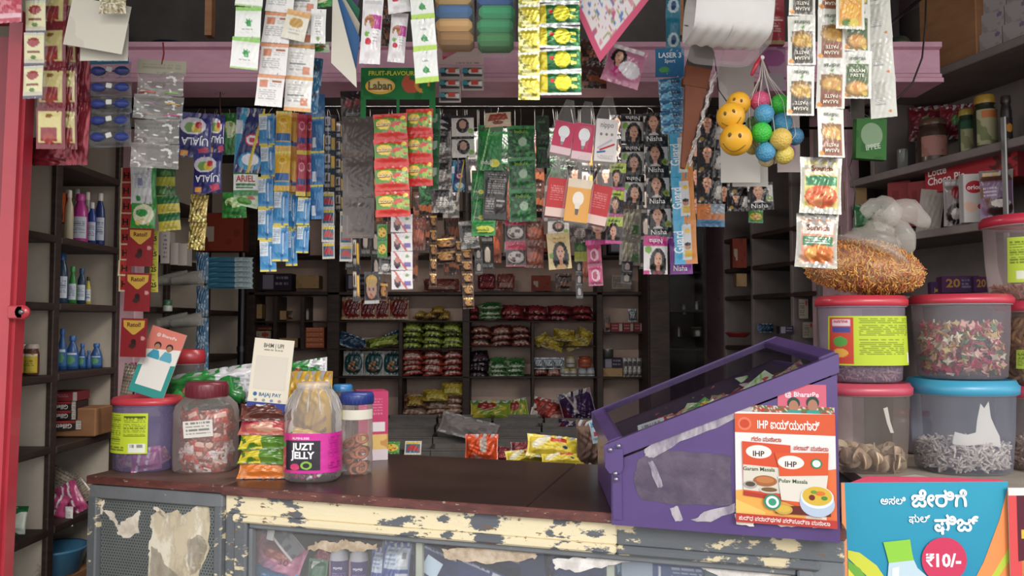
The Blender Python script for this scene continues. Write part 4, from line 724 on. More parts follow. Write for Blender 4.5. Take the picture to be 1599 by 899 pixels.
# brown brush in clear wrap
A, B = P(1098, 76, 1.97), P(1064, 268, 1.97); v = B - A
r = thing('wrapped_brush', 'long brown brush-like tool in a tapering clear plastic wrap', 'brush', A, (0, math.atan2(-v.x, -v.z), 0)); Ln = v.length
def tap(pts, y, dy, c): mb = MB(); mb.prism([(a * .0125, -b * Ln) for a, b in pts], dy, c, y); return mb
part('brown_blade', tap([(-3.0, .16), (2.4, .16), (1.7, .55), (.6, .97), (-.3, .97), (-1.3, .6)], -.006, .016, '#8a5230'), nmat('brown_leatherette', '#7c3a16', '#662c0e', 6, .4, .7, .45, stretch=(1, 1, .5)), r)
MAT['brown_leatherette'].node_tree.nodes['Principled BSDF'].inputs['Specular IOR Level'].default_value = .12
part('band', tap([(-3.1, .26), (2.5, .26), (2.5, .32), (-3.0, .32)], -.008, .02, '#6a3214'), PAPER, r)
part('dark_top', tap([(-2.6, .0), (-1, -.04), (1, -.04), (2.4, .02), (2.5, .16), (-2.9, .16)], -.006, .016, '#3a3230'), PAPER, r)
mb = tap([(-3.6, -.05), (4.4, -.02), (4.2, .15), (1.0, 1.0), (-.7, 1.0), (-2.2, .6)], -.012, .022, '#d0ccc606'); part('clear_wrap', mb, FILM, r)
mb = MB(); U, V = np.meshgrid(np.linspace(0, 1, 6), np.linspace(0, 1, 40)); X = np.stack([(3.4 - 2.6 * V + U * 1.0 + .25 * np.sin(V * 40)) * .01, -.016 + .003 * np.sin(V * 60 + U * 9), -(.18 + .78 * V) * Ln], -1); mb.grid(X, '#948a86'); part('crumpled_foil', mb, FOIL, r)
hcard(32, 90, [('bg', '#a82232'), ('r', .1, .55, .9, .58, '#e8c0b8'), ('l', .2, .62, .8, .8, '#e8c0b8', 4), ('r', 0, .93, 1, 1, '#a88a5a')], 1207, 28, 2.05, 'tall red repellent pack hanging behind the tissue pack', name='repellent_pack', cat='pack', mat=GLOSS, t=.02, side='#7a1a24')
hcard(56, 92, [('bg', '#b3a7a2'), ('n', '#c0b6b2', 4, .6)], 1150, 146, 2.06, 'grey clear-fronted card behind the yellow smiley balls')
hcard(42, 70, [('bg', '#b08aa0'), ('e', .5, .25, .45, .2, '#a05a8c'), ('n', '#8a5a74', 7, .68), ('r', .1, .62, .9, .95, '#a3969a')], 1207, 108, 2.08, 'mauve printed card behind the neck of the ball net')
hcard(36, 110, [('bg', '#b9a9a6'), ('e', .5, .7, .3, .12, '#b070a0')], 1231, 215, 2.10, 'pale pinkish card behind the coloured ball net')
hcard(62, 92, [('bg', '#d8d4cb')], 1156, 240, 2.04, 'plain white card hanging below the smiley balls', tilt=0)
hcard(56, 80, [('bg', '#cfcbc2')], 1171, 252, 2.07, 'second white card, a little lower and behind the first')
# ---- balls ----
net = thing('ball_net', 'thin mesh net gathering the coloured dimpled balls, tied with red at the top', 'net', P(1190, 90, 1.9))
base = P(1190, 90, 1.9); mb = MB()
for i in range(11):
    a = 2 * math.pi * i / 11; e = P(1205, 250, 1.9) - base; mb.tube([(0, 0, 0), (.012 * math.cos(a) + .005, .012 * math.sin(a), -.05), (.055 * math.cos(a) + .015, .04 * math.sin(a), -.12), (.06 * math.cos(a) + .022, .045 * math.sin(a), -.2), (.01 * math.cos(a) + e.x, .01 * math.sin(a), -.268)], .0007, '#e0d8d0', 4)
part('mesh', mb, PAPER, net); mb = MB(); mb.tube([(-.002, 0, .004), (-.016, -.002, -.02), (-.028, -.003, -.045)], [.003, .006, .004], '#c83040', 6); part('red_tie', mb, PLAST, net); mb = MB(); mb.ball((0, 0, 0), .006, '#eee'); part('knot', mb, PLAST, net)
GOLF = cmat('dimpled_ball', .45, 0, .1)
n_ = GOLF.node_tree; vz = n_.nodes.new('ShaderNodeTexVoronoi'); vz.inputs['Scale'].default_value = 210; tz = n_.nodes.new('ShaderNodeTexCoord'); bz = n_.nodes.new('ShaderNodeBump'); bz.inputs['Strength'].default_value = .9; bz.inputs['Distance'].default_value = .002
n_.links.new(tz.outputs['Object'], vz.inputs[0]); n_.links.new(vz.outputs[0], bz.inputs['Height']); n_.links.new(bz.outputs[0], n_.nodes['Principled BSDF'].inputs['Normal'])
for x, y, r_, c, lab, dd in ((1187, 158, 16, '#d8507c', 'pink dimpled ball at the top left of the net', 0), (1218, 163, 16, '#3fce3c', 'bright green dimpled ball at the top right of the net', 0), (1193, 178, 15.5, '#4a9cc8', 'blue dimpled ball under the pink one', -.03), (1176, 193, 12, '#5a8a3a', 'olive green ball mostly hidden behind the blue one', .045),
        (1221, 192, 16, '#4a9cc8', 'blue dimpled ball under the bright green one', -.01), (1189, 207, 16, '#37c63a', 'green dimpled ball in the middle of the net', -.03), (1241, 213, 14, '#4a90bc', 'blue dimpled ball at the right edge of the net', .01), (1219, 217, 17, '#e3bc50', 'amber yellow dimpled ball in the middle of the net', -.035),
        (1175, 230, 12, '#b8a050', 'dull yellow ball hidden behind the middle green one', .035), (1195, 237, 15.5, '#4a9cc8', 'blue dimpled ball at the bottom left of the net', -.02), (1224, 241, 15.5, '#e6cc58', 'pale yellow dimpled ball at the bottom right of the net', -.01), (1197, 248, 13, '#d8c48a', 'cream ball at the very bottom of the net', .02)):
    mb = MB(); mb.ball((0, 0, 0), M_(r_, 1.9), c, 24, 16); solo('dimpled_ball', mb, GOLF, lab, 'ball', P(x, y, 1.9 + dd), group='coloured balls in the net')
for x, y, r_, a, lab, dd in ((1153, 162, 19, .3, 'topmost yellow smiley ball', .02), (1141, 182, 22, -.2, 'middle yellow smiley ball', -.01), (1149, 218, 25, .15, 'lowest and largest yellow smiley ball', -.02)):
    R_ = M_(r_, 1.88); o = thing('smiley_ball', lab, 'ball', P(x, y, 1.88 + dd), (.35, a, -.35), 'yellow smiley balls'); mb = MB(); mb.ball((0, 0, 0), R_, '#f0ac1e', 28, 18); part('ball', mb, PLAST, o)
    mb = MB(); pr = lambda az, el: Vector((math.sin(az) * math.cos(el), -math.cos(az) * math.cos(el), math.sin(el))) * R_ * 1.005
    mb.tube([pr(t, -.1 - .55 * math.cos(t * 1.9)) for t in np.linspace(-.75, .75, 12)], R_ * .035, '#7a5a10', 5); part('printed_smile', mb, PLAST, o)
    for e in (-1, 1): mb = MB(); p = pr(e * .32, .38); mb.ball(p[:], R_ * .11, '#6a4a10', 8, 6, sy=.4, sz=1.5); part('printed_eye', mb, PLAST, o)
mb = MB(); a = P(1116, 60, 1.99); mb.tube([P(1104, 60, 1.99) - a, P(1116, 90, 1.98) - a, P(1122, 140, 1.98) - a, P(1136, 160, 1.96) - a], .0018, '#2a2420', 6); solo('black_thread', mb, PLAST, 'black cord running down to the smiley balls', 'cord', a)
# ---- paste strips ----
ST('rasamgrey', 1253, -52, 1250, 180, 43, 3, 1.83, 'white paste sachet strip with dark grey panels, leftmost of the paste strips')
ST('rasambrown', 1299, -60, 1297, 246, 44, 4, 1.84, 'longest white paste sachet strip with brown panels')
ST('rasamgreen', 1338, -65, 1337, 154, 46, 3, 1.86, 'white paste sachet strip with olive green panels, right way up')
ST('rasamback', 1366, -60, 1380, 184, 38, 4, 1.88, 'back-facing white paste sachet strip of plain print, rightmost of the paste strips', yaw=-.2)
ST('lemonpaste', 1327, -20, 1327, 46, 46, 1, 1.81, 'loose orange paste sachet hanging in front of the paste strips')
ST('masalafoil', 1282, 246, 1280, 334, 66, 1, 1.86, 'clear-wrapped spice packet with green band, upper of the two under the paste strips')
ST('masalafoil2', 1276, 334, 1274, 418, 66, 1, 1.87, 'clear-wrapped spice packet with tomato picture, lower of the two')
hcard(22, 32, [('bg', '#3a3530')], 1339, 170, 1.9, 'small dark tag below the olive green paste strip')
ST('noodlebox', 1362, 184, 1360, 248, 50, 1, 2.35, 'green noodle carton hanging on the right pink pillar', name='noodle_carton', cat='carton', pn='carton')
# ================= middle row on the rod =================
D2 = 2.52
ST('ujala', 307, 176, 303, 246, 50, 1, D2 - .03, 'dark blue detergent pouch with white swirl, upper left of the blue pair', yaw=.15)
ST('ujala', 324, 238, 325, 302, 46, 1, D2 - .06, 'dark blue detergent pouch below, printed upside down')
ST('ujala', 338, 178, 338, 240, 26, 1, D2, 'dark blue detergent pouch edge behind the upper one', yaw=.5)
ST('goldfoil', 312, 304, 306, 390, 28, 2, D2 - .03, 'crumpled gold foil sachet strip under the blue detergent pouches')
ST('greenpouch', 359, 176, 358, 242, 30, 1, D2 + .02, 'green snack pouch behind the blue detergent pouch')
ST('greenpouch', 366, 300, 366, 340, 38, 1, D2 + .3, 'dim green packet deeper below the detergent pouches')
ST('surf', 392, 168, 386, 270, 44, 1, D2 - .05, 'blue detergent liquid pouch with red roundel and yellow slash')
ST('ariel', 384, 262, 383, 304, 38, 1, D2 - .04, 'white and green detergent sachet with red lettering')
ST('limepack', 388, 296, 382, 322, 40, 1, D2 - .02, 'pale lime packet under the white and green detergent sachet')
ST('blueoral', 417, 178, 416, 424, 25, 5, D2 - .06, 'long bright blue sachet strip with yellow seams, leftmost of the bright blue ones', sway=.1)
ST('yellowfizz', 444, 174, 440, 298, 25, 2, D2 - .08, 'yellow and orange fizz sachet strip between the blue strips')
ST('blueoral', 440, 296, 437, 408, 25, 2, D2 - .07, 'bright blue sachet strip below the yellow fizz strip')
ST('orangetall', 460, 176, 459, 300, 14, 2, D2 - .05, 'thin orange sachet strip right of the yellow fizz strip', yaw=.3)
ST('blueplain', 430, 180, 428, 300, 18, 2, D2 - .03, 'plain blue sachets behind the yellow fizz strip')
ST('redoral', 472, 178, 470, 306, 15, 2, D2 - .06, 'narrow red and blue sachet strip, left of the red pair', yaw=.2)
ST('redoral', 484, 178, 484, 306, 14, 2, D2 - .04, 'narrow red and blue sachet strip, right of the red pair', yaw=-.2)
ST('blueoral', 455, 300, 455, 415, 18, 2, D2 - .02, 'blue sachet strip with white labels tucked under the orange one')
ST('redoral', 448, 300, 446, 400, 14, 2, D2, 'red sachets half hidden low between the blue strips')
ST('blueoral', 475, 308, 472, 395, 20, 2, D2 - .05, 'short blue sachet strip below the red pair')
ST('blueplain', 497, 130, 495, 342, 22, 4, D2 - .05, 'plain blue sachet strip, rightmost of the bright blue ones', yaw=-.2)
ST('blueplain', 488, 120, 486, 180, 20, 1, D2 - .02, 'plain blue sachet just behind the white sachet strips')
ST('blacktiny', 516, 180, 514, 355, 20, 6, D2 + .05, 'thin black sachet strip with small yellow marks right of the blue strips')
ST('cartiny', 512, 300, 513, 404, 20, 4, D2 + .02, 'small picture sticker sachets hanging low, left column')
ST('cartiny', 541, 330, 540, 408, 20, 3, D2 + .02, 'small picture sticker sachets hanging low, right column')
ST('blacktiny', 531, 190, 531, 330, 18, 5, D2 + .06, 'black sachet strip next to the smoky film pouches')
ST('greyfilm', 558, 182, 560, 372, 50, 3, D2 - .1, 'long smoky grey film pouch strip with a red label low down', name='pouch_strip')
ST('darkheader', 551, 142, 552, 184, 40, 1, D2 - .09, 'dark header pack with red faces above the smoky film strip')
# candy header card and strips
r = thing('candy_header', 'green fruit candy display header with two lettered lines', 'header card', P(622, 106, 2.16))
w, h = M_(118, 2.16), M_(82, 2.16)
mb = MB(); mb.join(card(w, h * .62, .002, [('bg', '#1f7a3c'), ('n', '#1a6a34', 5, .6), ('T', 'FRUIT-FLAVOURED', .46, .17, .14, '#d8dc3a', 0, .02, .8), ('E', .26, .58, .2, .26, '#e8b43a'), ('E', .26, .56, .17, .2, '#f2d488'), ('T', 'Laban', .26, .56, .26, '#b02c2c', 0, .035, .32), ('T', 'Laban', .26, .55, .25, '#2f8a4c', 0, .0, .3), ('ne', .68, .5, .13, .3, '#c8543a', 7, .4), ('ne', .82, .5, .1, .3, '#d89a3a', 7, .5)], '#1a6a34')); mb.tf(Matrix.Translation((0, 0, -h * .31))); part('header', mb, MATTE, r)
for x0, x1 in ((-.5, -.43), (-.02, .02), (.42, .5)):
    mb = MB(); mb.box(((x0 + x1) / 2 * w, 0, -h * .8), ((x1 - x0) * w, .002, h * .36), '#1f7a3c'); part('side_strut', mb, MATTE, r)
ST('candyred', 609, 178, 614, 338, 55, 4, 2.13, 'red and green fruit candy strip, left of the pair under the green header')
ST('candyred', 655, 170, 655, 290, 44, 3, 2.15, 'red and green fruit candy strip, right of the pair under the green header', yaw=-.15)
ST('laban_green', 678, 170, 676, 296, 22, 3, 2.2, 'green candy wrapper strip edge-on behind the right fruit candy strip', yaw=-.4)
ST('yellowgreen', 597, 350, 597, 402, 16, 2, 2.4, 'two tiny yellow and green sachets below the fruit candy strip')
ST('silverdark', 603, 400, 602, 428, 22, 1, 2.42, 'dull silver sachet below the tiny yellow and green ones')
ST('babywhite', 627, 334, 628, 452, 34, 4, 2.38, 'white baby sachet strip hanging below the fruit candy strips')
ST('silverdark', 687, 206, 691, 332, 34, 3, D2 - .02, 'silver and grey sachet strip right of the candy strips')
ST('blackcool', 690, 178, 690, 222, 28, 1, D2, 'black sachet with white curved stripes')
ST('white_bw', 722, 180, 724, 246, 36, 2, D2 - .03, 'white and black henna sachets with a small portrait')
ST('surf', 715, 250, 716, 300, 22, 1, D2 + .06, 'dark blue packet hidden behind the henna sachets')
ST('lippack', 777, 176, 778, 198, 42, 1, D2 - .1, 'cream and brown sachet lying across the top of the green strip')
ST('greenindi', 766, 196, 764, 266, 40, 1, D2 - .06, 'bright green hair oil sachet with yellow oval')
ST('greenindi', 747, 266, 746, 346, 22, 2, D2 - .02, 'narrow bright green sachets left of the grey label pouch')
ST('greenyel', 755, 344, 755, 368, 38, 1, D2 - .07, 'green and yellow sachet end low under the grey label pouch')
ST('greylabel', 776, 266, 772, 342, 38, 1, D2 - .05, 'charcoal pouch with grey small print')
ST('greenleaf', 813, 196, 817, 346, 44, 3, D2 - .06, 'dark green leafy hair oil sachet strip')
ST('darkgreen', 847, 180, 848, 262, 22, 2, D2 + .03, 'very dark green sachet strip left of the bulb cartons')
# bulb cartons in clear pouches
for kn, x0, y0, x1, y1, w, d, lab in (('bulbpink', 884, 190, 874, 240, 32, 2.2, 'pink bulb carton, leftmost of the upper row'), ('bulbpink', 915, 193, 907, 249, 32, 2.2, 'pink bulb carton in the middle of the upper row'), ('bulbwhite', 949, 186, 944, 252, 34, 2.19, 'white lamp carton with red and blue stripes, right of the upper row'),
        ('boxred', 873, 278, 866, 338, 32, 2.18, 'red carton with printed lines, left of the lower row'), ('boxorange', 907, 280, 898, 346, 37, 2.16, 'orange carton with a white bulb picture'), ('boxred', 942, 290, 929, 350, 32, 2.18, 'red carton, right of the lower row')):
    r = ST(kn, x0, y0, x1, y1, w, 1, d, lab, name='bulb_carton', cat='carton', pn='carton', jit=.3)
    ww, L_ = M_(w, d), (P(x0, y0, d) - P(x1, y1, d)).length; mb = MB(); mb.lathe([(ww * .2, .07), (ww * .45, .02), (ww * .62, -.01), (ww * .62, -L_), (ww * .55, -L_ - .012)], 20, col='#e8e4e014', ex=4, sy=.6); part('clear_pouch', mb, FILM, r, (0, .022, 0))
ST('colorsach', 965, 255, 958, 380, 26, 3, 2.3, 'lime and purple hair colour sachets right of the bulb cartons')
ST('colorsach', 934, 318, 936, 382, 44, 1, 2.4, 'lime and purple hair colour sachet under the right red carton')
ST('nisha_dn', 987, 178, 989, 320, 37, 3, D2 - .1, 'black and white hair dye sachet strip printed upside down')
ST('nisha_up', 1022, 176, 1031, 370, 38, 4, D2 - .12, 'black and white hair dye sachet strip printed right way up')
ST('nisha_pink', 1023, 368, 1024, 428, 38, 1, D2 - .12, 'pink and white hair dye sachet at the end of a strip')
ST('nisha_purple', 1062, 372, 1064, 428, 36, 1, D2 - .06, 'purple hair dye sachet beside the pink one')
ST('nisha_purple', 1046, 330, 1048, 380, 14, 1, D2 - .03, 'purple sachet sliver between the hair dye strips')
ST('bluegold', 1062, 208, 1072, 412, 36, 3, D2 - .16, 'light blue and orange razor guard sachet strip')
ST('womanblack', 1108, 178, 1108, 318, 40, 3, D2 + .1, 'black hair sachet strip with a woman, near the white cards')
ST('womanblack', 1160, 262, 1160, 306, 42, 1, D2 + .12, 'black hair sachet with a pale oval under the white cards')
ST('nisha_up', 1186, 285, 1188, 328, 40, 1, D2 + .08, 'black and green sachet below the ball net')
ST('orangeblue', 1110, 318, 1110, 354, 44, 1, D2 + .1, 'orange and blue packet under the woman strip')
ST('yellowgreen', 1180, 328, 1180, 348, 24, 1, D2 + .16, 'small yellow-green packet low below the ball net')
ST('greyclear', 985, 326, 983, 414, 34, 2, D2 + .1, 'smoky clear sachets with green marks under the upside-down dye strip', name='pouch_strip')
ST('snackpink', 804, 340, 806, 416, 32, 2, D2 - .02, 'maroon-topped snack sachets, left of the pair below the leafy green strip')
ST('snackbrown', 835, 340, 834, 418, 30, 2, D2, 'brown snack sachets, right of the pair below the leafy green strip')
ST('nisha_beige', 871, 364, 875, 420, 36, 1, D2 - .1, 'beige hair sachet with portrait')
ST('white_bw', 872, 342, 872, 366, 34, 1, D2 - .05, 'dark portrait sachet just above the beige one')
ST('greenyel2', 906, 378, 907, 408, 20, 1, D2, 'green sachet right of the beige hair sachet')
ST('pinksingle', 927, 382, 931, 446, 23, 2, D2 - .06, 'pink sachet pair hanging lowest below the bulb cartons')
ST('blacksm', 904, 408, 905, 466, 11, 3, D2, 'thin black sachet strip ending low left of the pink pair')
ST('blacksm', 980, 408, 978, 444, 18, 2, D2 + .08, 'black sachet pair under the smoky clear sachets')
ST('silverdark', 905, 340, 906, 378, 32, 1, D2 + .05, 'silver-grey sachet behind the beige one')
ST('choctiny', 692, 370, 696, 412, 40, 2, D2 + .14, 'brown and gold chocolate sachets, wide dim pair')
ST('choctiny', 677, 335, 676, 448, 12, 5, D2 + .12, 'brown chocolate sachet strip hanging left of the wide dim pair')
ST('choctiny', 716, 375, 716, 414, 10, 2, D2 + .1, 'narrow brown sachets right of the wide dim pair')
ST('choctiny', 728, 388, 732, 482, 18, 5, D2 + .1, 'brown sachet strip reaching lowest in front of the shelves')
ST('blacksm', 747, 388, 748, 428, 13, 2, D2 + .1, 'small black sachet pair right of the lowest brown strip')
ST('silverdark', 730, 345, 735, 388, 30, 1, D2 + .06, 'grey-white sachet above the lowest brown strip')
ST('snackbrown', 655, 340, 653, 390, 22, 1, D2 + .12, 'dark red snack sachet right of the baby strip')
mb = None
kind('dollpack', .07, .13, .012, GLOSS, [('bg', '#3a3034'), ('e', .5, .55, .36, .3, '#c08a6c'), ('e', .5, .3, .4, .2, '#c8a050'), ('e', .36, .55, .07, .05, '#203060'), ('e', .64, .55, .07, .05, '#203060'), ('e', .5, .72, .1, .03, '#a83a40'), ('r', 0, .9, 1, 1, '#b8b4b0')])
ST('dollpack', 580, 424, 581, 474, 24, 1, D2 + .05, 'small toy packet with a face picture hanging before the shelves')
# deeper row, dim sachets filling behind
deep = [('blacktiny', 500, 200, 300, 18), ('blacksm', 570, 250, 400, 16), ('silverdark', 705, 250, 340, 26), ('blackcool', 745, 205, 300, 28), ('greylabel', 800, 350, 400, 30), ('darkgreen', 862, 200, 280, 22), ('womanblack', 900, 260, 350, 30), ('nisha_dn', 932, 200, 300, 28), ('nisha_up', 965, 180, 300, 28), ('blacksm', 1000, 250, 400, 22), ('brownshelf', 640, 390, 440, 26), ('brownshelf', 660, 300, 380, 30), ('darkgreen', 790, 200, 330, 24), ('snackbrown', 770, 345, 410, 28), ('womanblack', 1088, 215, 350, 28), ('womanblack', 1135, 200, 330, 30), ('blacksm', 586, 360, 440, 14), ('choctiny', 600, 440, 470, 14), ('blacktiny', 556, 370, 470, 12), ('silverdark', 858, 290, 345, 22)]
lab = {500: 'dim black strip behind the plain blue strip', 570: 'dim dark strip behind the smoky film pouches', 705: 'dim silver strip behind the henna sachets', 745: 'dim black striped sachets behind the bright green one', 800: 'dim charcoal sachet behind the maroon-topped snacks', 862: 'dim green strip behind the left bulb carton', 900: 'dim portrait strip behind the lower cartons', 932: 'dim dye strip behind the white lamp carton', 965: 'dim dye strip behind the upside-down dye strip', 1000: 'dim black strip between the two dye strips', 640: 'dim brown sachet beside the baby strip', 660: 'dim brown strip behind the right candy strip', 790: 'dim green strip behind the leafy green strip', 770: 'dim brown snack behind the charcoal pouch', 1088: 'dim portrait strip behind the brown brush', 1135: 'dim portrait strip behind the smiley balls', 586: 'dim thin strip left of the baby strip', 600: 'tiny brown sachets below the dull silver one', 556: 'thin dark strip hanging below the smoky film pouches', 858: 'dim silver strip behind the left red carton'}
for kn, x, y0, y1, w in deep: ST(kn, x, y0, x + random.uniform(-3, 3), y1, w, max(1, round((y1 - y0) / 45)), 2.92, lab[x])
more = [('blacktiny', 480, 210, 300, 16, 'behind the red pair'), ('blacksm', 545, 300, 420, 16, 'right of the picture sticker columns'), ('brownshelf', 600, 250, 350, 34, 'behind the left fruit candy strip'), ('darkgreen', 668, 210, 320, 30, 'behind the right fruit candy strip'), ('blacksm', 738, 205, 300, 22, 'left of the bright green sachet'), ('greylabel', 762, 210, 300, 26, 'behind the bright green sachet'), ('snackbrown', 808, 240, 350, 30, 'behind the leafy green strip'), ('brownshelf', 836, 210, 330, 26, 'between leafy green strip and cartons'), ('darkgreen', 885, 210, 340, 34, 'behind the upper bulb cartons'), ('blacktiny', 918, 220, 400, 22, 'behind the middle bulb carton'), ('womanblack', 948, 220, 340, 34, 'behind the right red carton'), ('blacksm', 1008, 210, 420, 24, 'behind the right-way-up dye strip'), ('darkgreen', 1045, 210, 350, 28, 'behind the razor guard strip'), ('womanblack', 1150, 215, 330, 34, 'behind the white hanging cards'), ('blacktiny', 625, 330, 440, 20, 'behind the baby sachet strip'), ('brownshelf', 705, 330, 430, 24, 'behind the gold chocolate sachets'), ('blacksm', 760, 340, 420, 20, 'below the charcoal pouch'), ('snackbrown', 915, 380, 440, 20, 'behind the pink pair')]
for kn, x, y0, y1, w, lb_ in more: ST(kn, x, y0, x + random.uniform(-3, 3), y1, w, max(1, round((y1 - y0) / 42)), 3.02 if x % 2 else 2.84, 'shadowed %s strip %s' % ({'blacktiny': 'black and yellow', 'blacksm': 'black', 'brownshelf': 'brown', 'darkgreen': 'dark green', 'greylabel': 'charcoal', 'snackbrown': 'rusty brown', 'womanblack': 'black portrait'}[kn], lb_))
# ================= left group in front of the pillar =================
ST('redtag', 199, 262, 194, 455, 20, 8, 2.5, 'narrow column of red tags each with a black letter', pn='tag')
ST('whitegreen', 224, 260, 224, 318, 42, 1, 2.44, 'white pouch with blue print and green edge, upper')
ST('whitegreen2', 226, 318, 222, 360, 40, 1, 2.43, 'green and cream packet below the white pouch')
ST('greenyel2', 260, 262, 258, 320, 32, 2, 2.48, 'dim green and yellow sachets right of the white pouch')
ST('lic', 262, 306, 266, 360, 34, 2, 2.47, 'green and yellow sachets with pale letters')
ST('tag25', 241, 360, 240, 456, 13, 4, 2.5, 'narrow yellow price-tag strip reading 25', pn='tag')
for x, y, lab_ in ((219, 386, 'topmost'), (215, 456, 'middle'), (209, 527, 'lowest')):
    hcard(40, 60, K['batoli']['spec'], x, y, 2.42, 'dark red and gold poison card, %s of the three' % lab_, mat=GLOSS, t=.004, name='pest_card', cat='card', side='#7a1c22', back='#7a1c22', tilt=1.5, bend=0)
# ================= generic vessels =================
def vessel(label, px, y0, wpx, d, zb, col, cap, sty='oil', spec=None, name='bottle', cat='bottle', group=None, mat=None, capf=.14, lz=(.12, .62), alpha=1, rz=0, seg=20):
    """bottle or jar standing on height zb; its top seen at pixel row y0"""
    H = P(px, y0, d).z - zb; R = M_(wpx, d) / 2; x = P(px, y0, d).x
    r = thing(name, label, cat, (x, d, zb), (0, 0, rz), group); hb = H * (1 - capf)
    pr = {'oil': [(.7, 0), (.98, .02), (1, .2), (.98, .5), (.8, .72), (.5, .88), (.42, .93), (.42, 1)], 'tall': [(.8, 0), (1, .02), (1, .62), (.9, .8), (.5, .93), (.45, 1)], 'tub': [(.86, 0), (.95, .02), (1, .98), (1, 1)], 'jar': [(.85, 0), (.98, .03), (1, .1), (1, .78), (.9, .88), (.78, .93), (.78, 1)],
          'waist': [(.85, 0), (1, .05), (.92, .35), (.95, .6), (.85, .8), (.5, .95), (.45, 1)]}[sty]
    mb = MB(); mb.lathe([(a * R, b * hb) for a, b in pr], seg, col=col, sy=.85 if sty in ('oil', 'tall', 'waist') else 1); part('body', mb, mat or PLAST, r)
    cr = R * (.52 if sty in ('oil', 'tall', 'waist') else .9); mb = MB(); mb.lathe([(cr, hb - .001), (cr * 1.02, hb + H * capf * .1), (cr * .98, H * .985), (cr * .85, H)], seg, col=cap); part('cap', mb, PLAST, r)
    if spec: mb = wraplabel(spec, hb * lz[0], hb * lz[1], R * 1.0, 2, .85 if sty in ('oil', 'tall', 'waist') else 1, 2.6); part('label', mb, MATTE, r)
    return r
def sz(k): return LZ[k] + .001
LB = [('bg', '#cfd8e4'), ('l', .1, .2, .9, .8, '#5a6a90', 6)]
dL = lambda px: 2.70 + (px - 95) * .0026
# left niches, second shelf down: toiletries
hcard(13, 46, [('bg', '#d86a34'), ('n', '#b0502a', 5, .6), ('r', .1, .7, .9, .95, '#4a4030')], 98, 325, 2.74, 'orange carton at the left end of the toiletries niche', name='carton', cat='carton', mat=MATTE, t=.04, side='#a84a24')
for a in (('cream lotion bottle with a white cap beside the orange carton', 109, 297, 13, 'b', '#cfc3a4', '#e3ddd0', 'tall'), ('bright pink shampoo bottle in the toiletries niche', 126, 303, 24, 'b', '#c8389a', '#d048a4', 'waist'), ('shorter blue bottle with a white cap right of the pink one', 144, 316, 14, 'b', '#2c4aa0', '#d8dce0', 'tall'), ('tall dark blue bottle with a white cap at the right end of the niche', 157, 302, 16, 'b', '#24387c', '#d9d4c8', 'waist')):
    vessel(a[0], a[1], a[2], a[3], dL(a[1]) + (.02 if a[1] > 120 else 0), sz(a[4]), a[5], a[6], a[7], LB if a[1] != 109 else None, group='toiletry bottles in the left niches')
for px, y, lab_ in ((104, 296, 'left'), (119, 295, 'middle'), (135, 300, 'right')): vessel('white capped bottle behind the pink shampoo, %s one' % lab_, px + 2, y, 14, 2.87, sz('b'), '#b8aea8', '#ddd6cc', 'tall', group='back row of white capped bottles')
for a in (('tall dark bottle with blue cap and pale label in the middle niche', 98, 395, 19, '#1f3c5a', '#2a5a9a', 'waist'), ('green hair oil bottle beside the tall dark one', 114, 416, 13, '#2f8a3c', '#3fa04a', 'oil'), ('dark blue bottle right of the green one', 128, 419, 13, '#24405a', '#2c4c80', 'tall'), ('small yellow and black bottle at the right of the middle niche', 138, 432, 9, '#c8b83a', '#3a3a30', 'oil')):
    vessel(a[0], a[1], a[2], a[3], dL(a[1]), sz('c'), a[4], a[5], a[6], LB, group='bottles in the middle left niche')
for i, (px, y, w) in enumerate(((86, 505, 14), (98, 513, 15), (114, 524, 19), (129, 536, 12), (139, 547, 9), (151, 536, 18))):
    vessel('blue hair oil bottle, %s in the row of the lower niche' % ('leftmost', 'second', 'widest, third', 'fourth', 'smallest, fifth', 'rightmost')[i], px, y, w, dL(px) + .02 * (i % 2), sz('d'), '#2a5590', '#2f62a4', 'oil', [('bg', '#35649c'), ('e', .5, .55, .3, .3, '#5a9a6a'), ('r', .1, .1, .9, .22, '#cfd8e8')] if i != 4 else None, group='row of blue hair oil bottles')
vessel('teal box-like bottle with a dark cap in the near left niche', 25, 398, 12, 2.45, sz('c'), '#1f8a9a', '#3a3a3c', 'tall', capf=.1)
for i, (px, w) in enumerate(((17, 17), (32, 20), (51, 20))):
    vessel('brown jam jar with yellow label, %s of three' % ('leftmost', 'middle', 'rightmost')[i], px, 537, w, 2.47, sz('d'), '#6a3a2a', '#c8b8a8', 'jar', [('bg', '#d8c03a'), ('r', 0, .0, 1, .12, '#e8e0c0'), ('n', '#b89a30', 5, .7), ('l', .2, .35, .8, .7, '#6a5020', 3)], 'jam_jar', 'jar', 'jam jars in the near left niche', lz=(.08, .8))
# cartons on shelf e
gsp = [('bg', '#26201f'), ('r', 0, 0, .8, .25, '#a82a30'), ('T', 'Gillette', .42, .6, .5, '#d8cfc8', 180, .02, .6), ('r', .84, 0, 1, 1, '#c9c0b6'), ('l', .86, .1, .98, .9, '#555', 5)]
for i, (x, y, w, c) in enumerate(((98, 612, 42, 1), (97, 627, 40, 0), (97, 641, 40, 0), (101, 657, 46, 0))):
    sp_ = [('bg', '#8a2a34'), ('r', .84, 0, 1, 1, '#b8a8a4'), ('l', .1, .3, .7, .6, '#c88', 2)] if c else gsp
    mb = boxp(M_(w, 2.72), M_(13.6, 2.72), .1, sp_, '#3a2a2a' if not c else '#7a2830'); solo('razor_carton', mb, MATTE, 'dark razor carton in the left niche stack, %s' % ('topmost and red', 'second from top', 'third from top', 'bottom one, skewed')[i], 'carton', P(x, y + 7 - 0, 2.72), (0, 0, .1 if i < 3 else .28), 'stack of razor cartons')
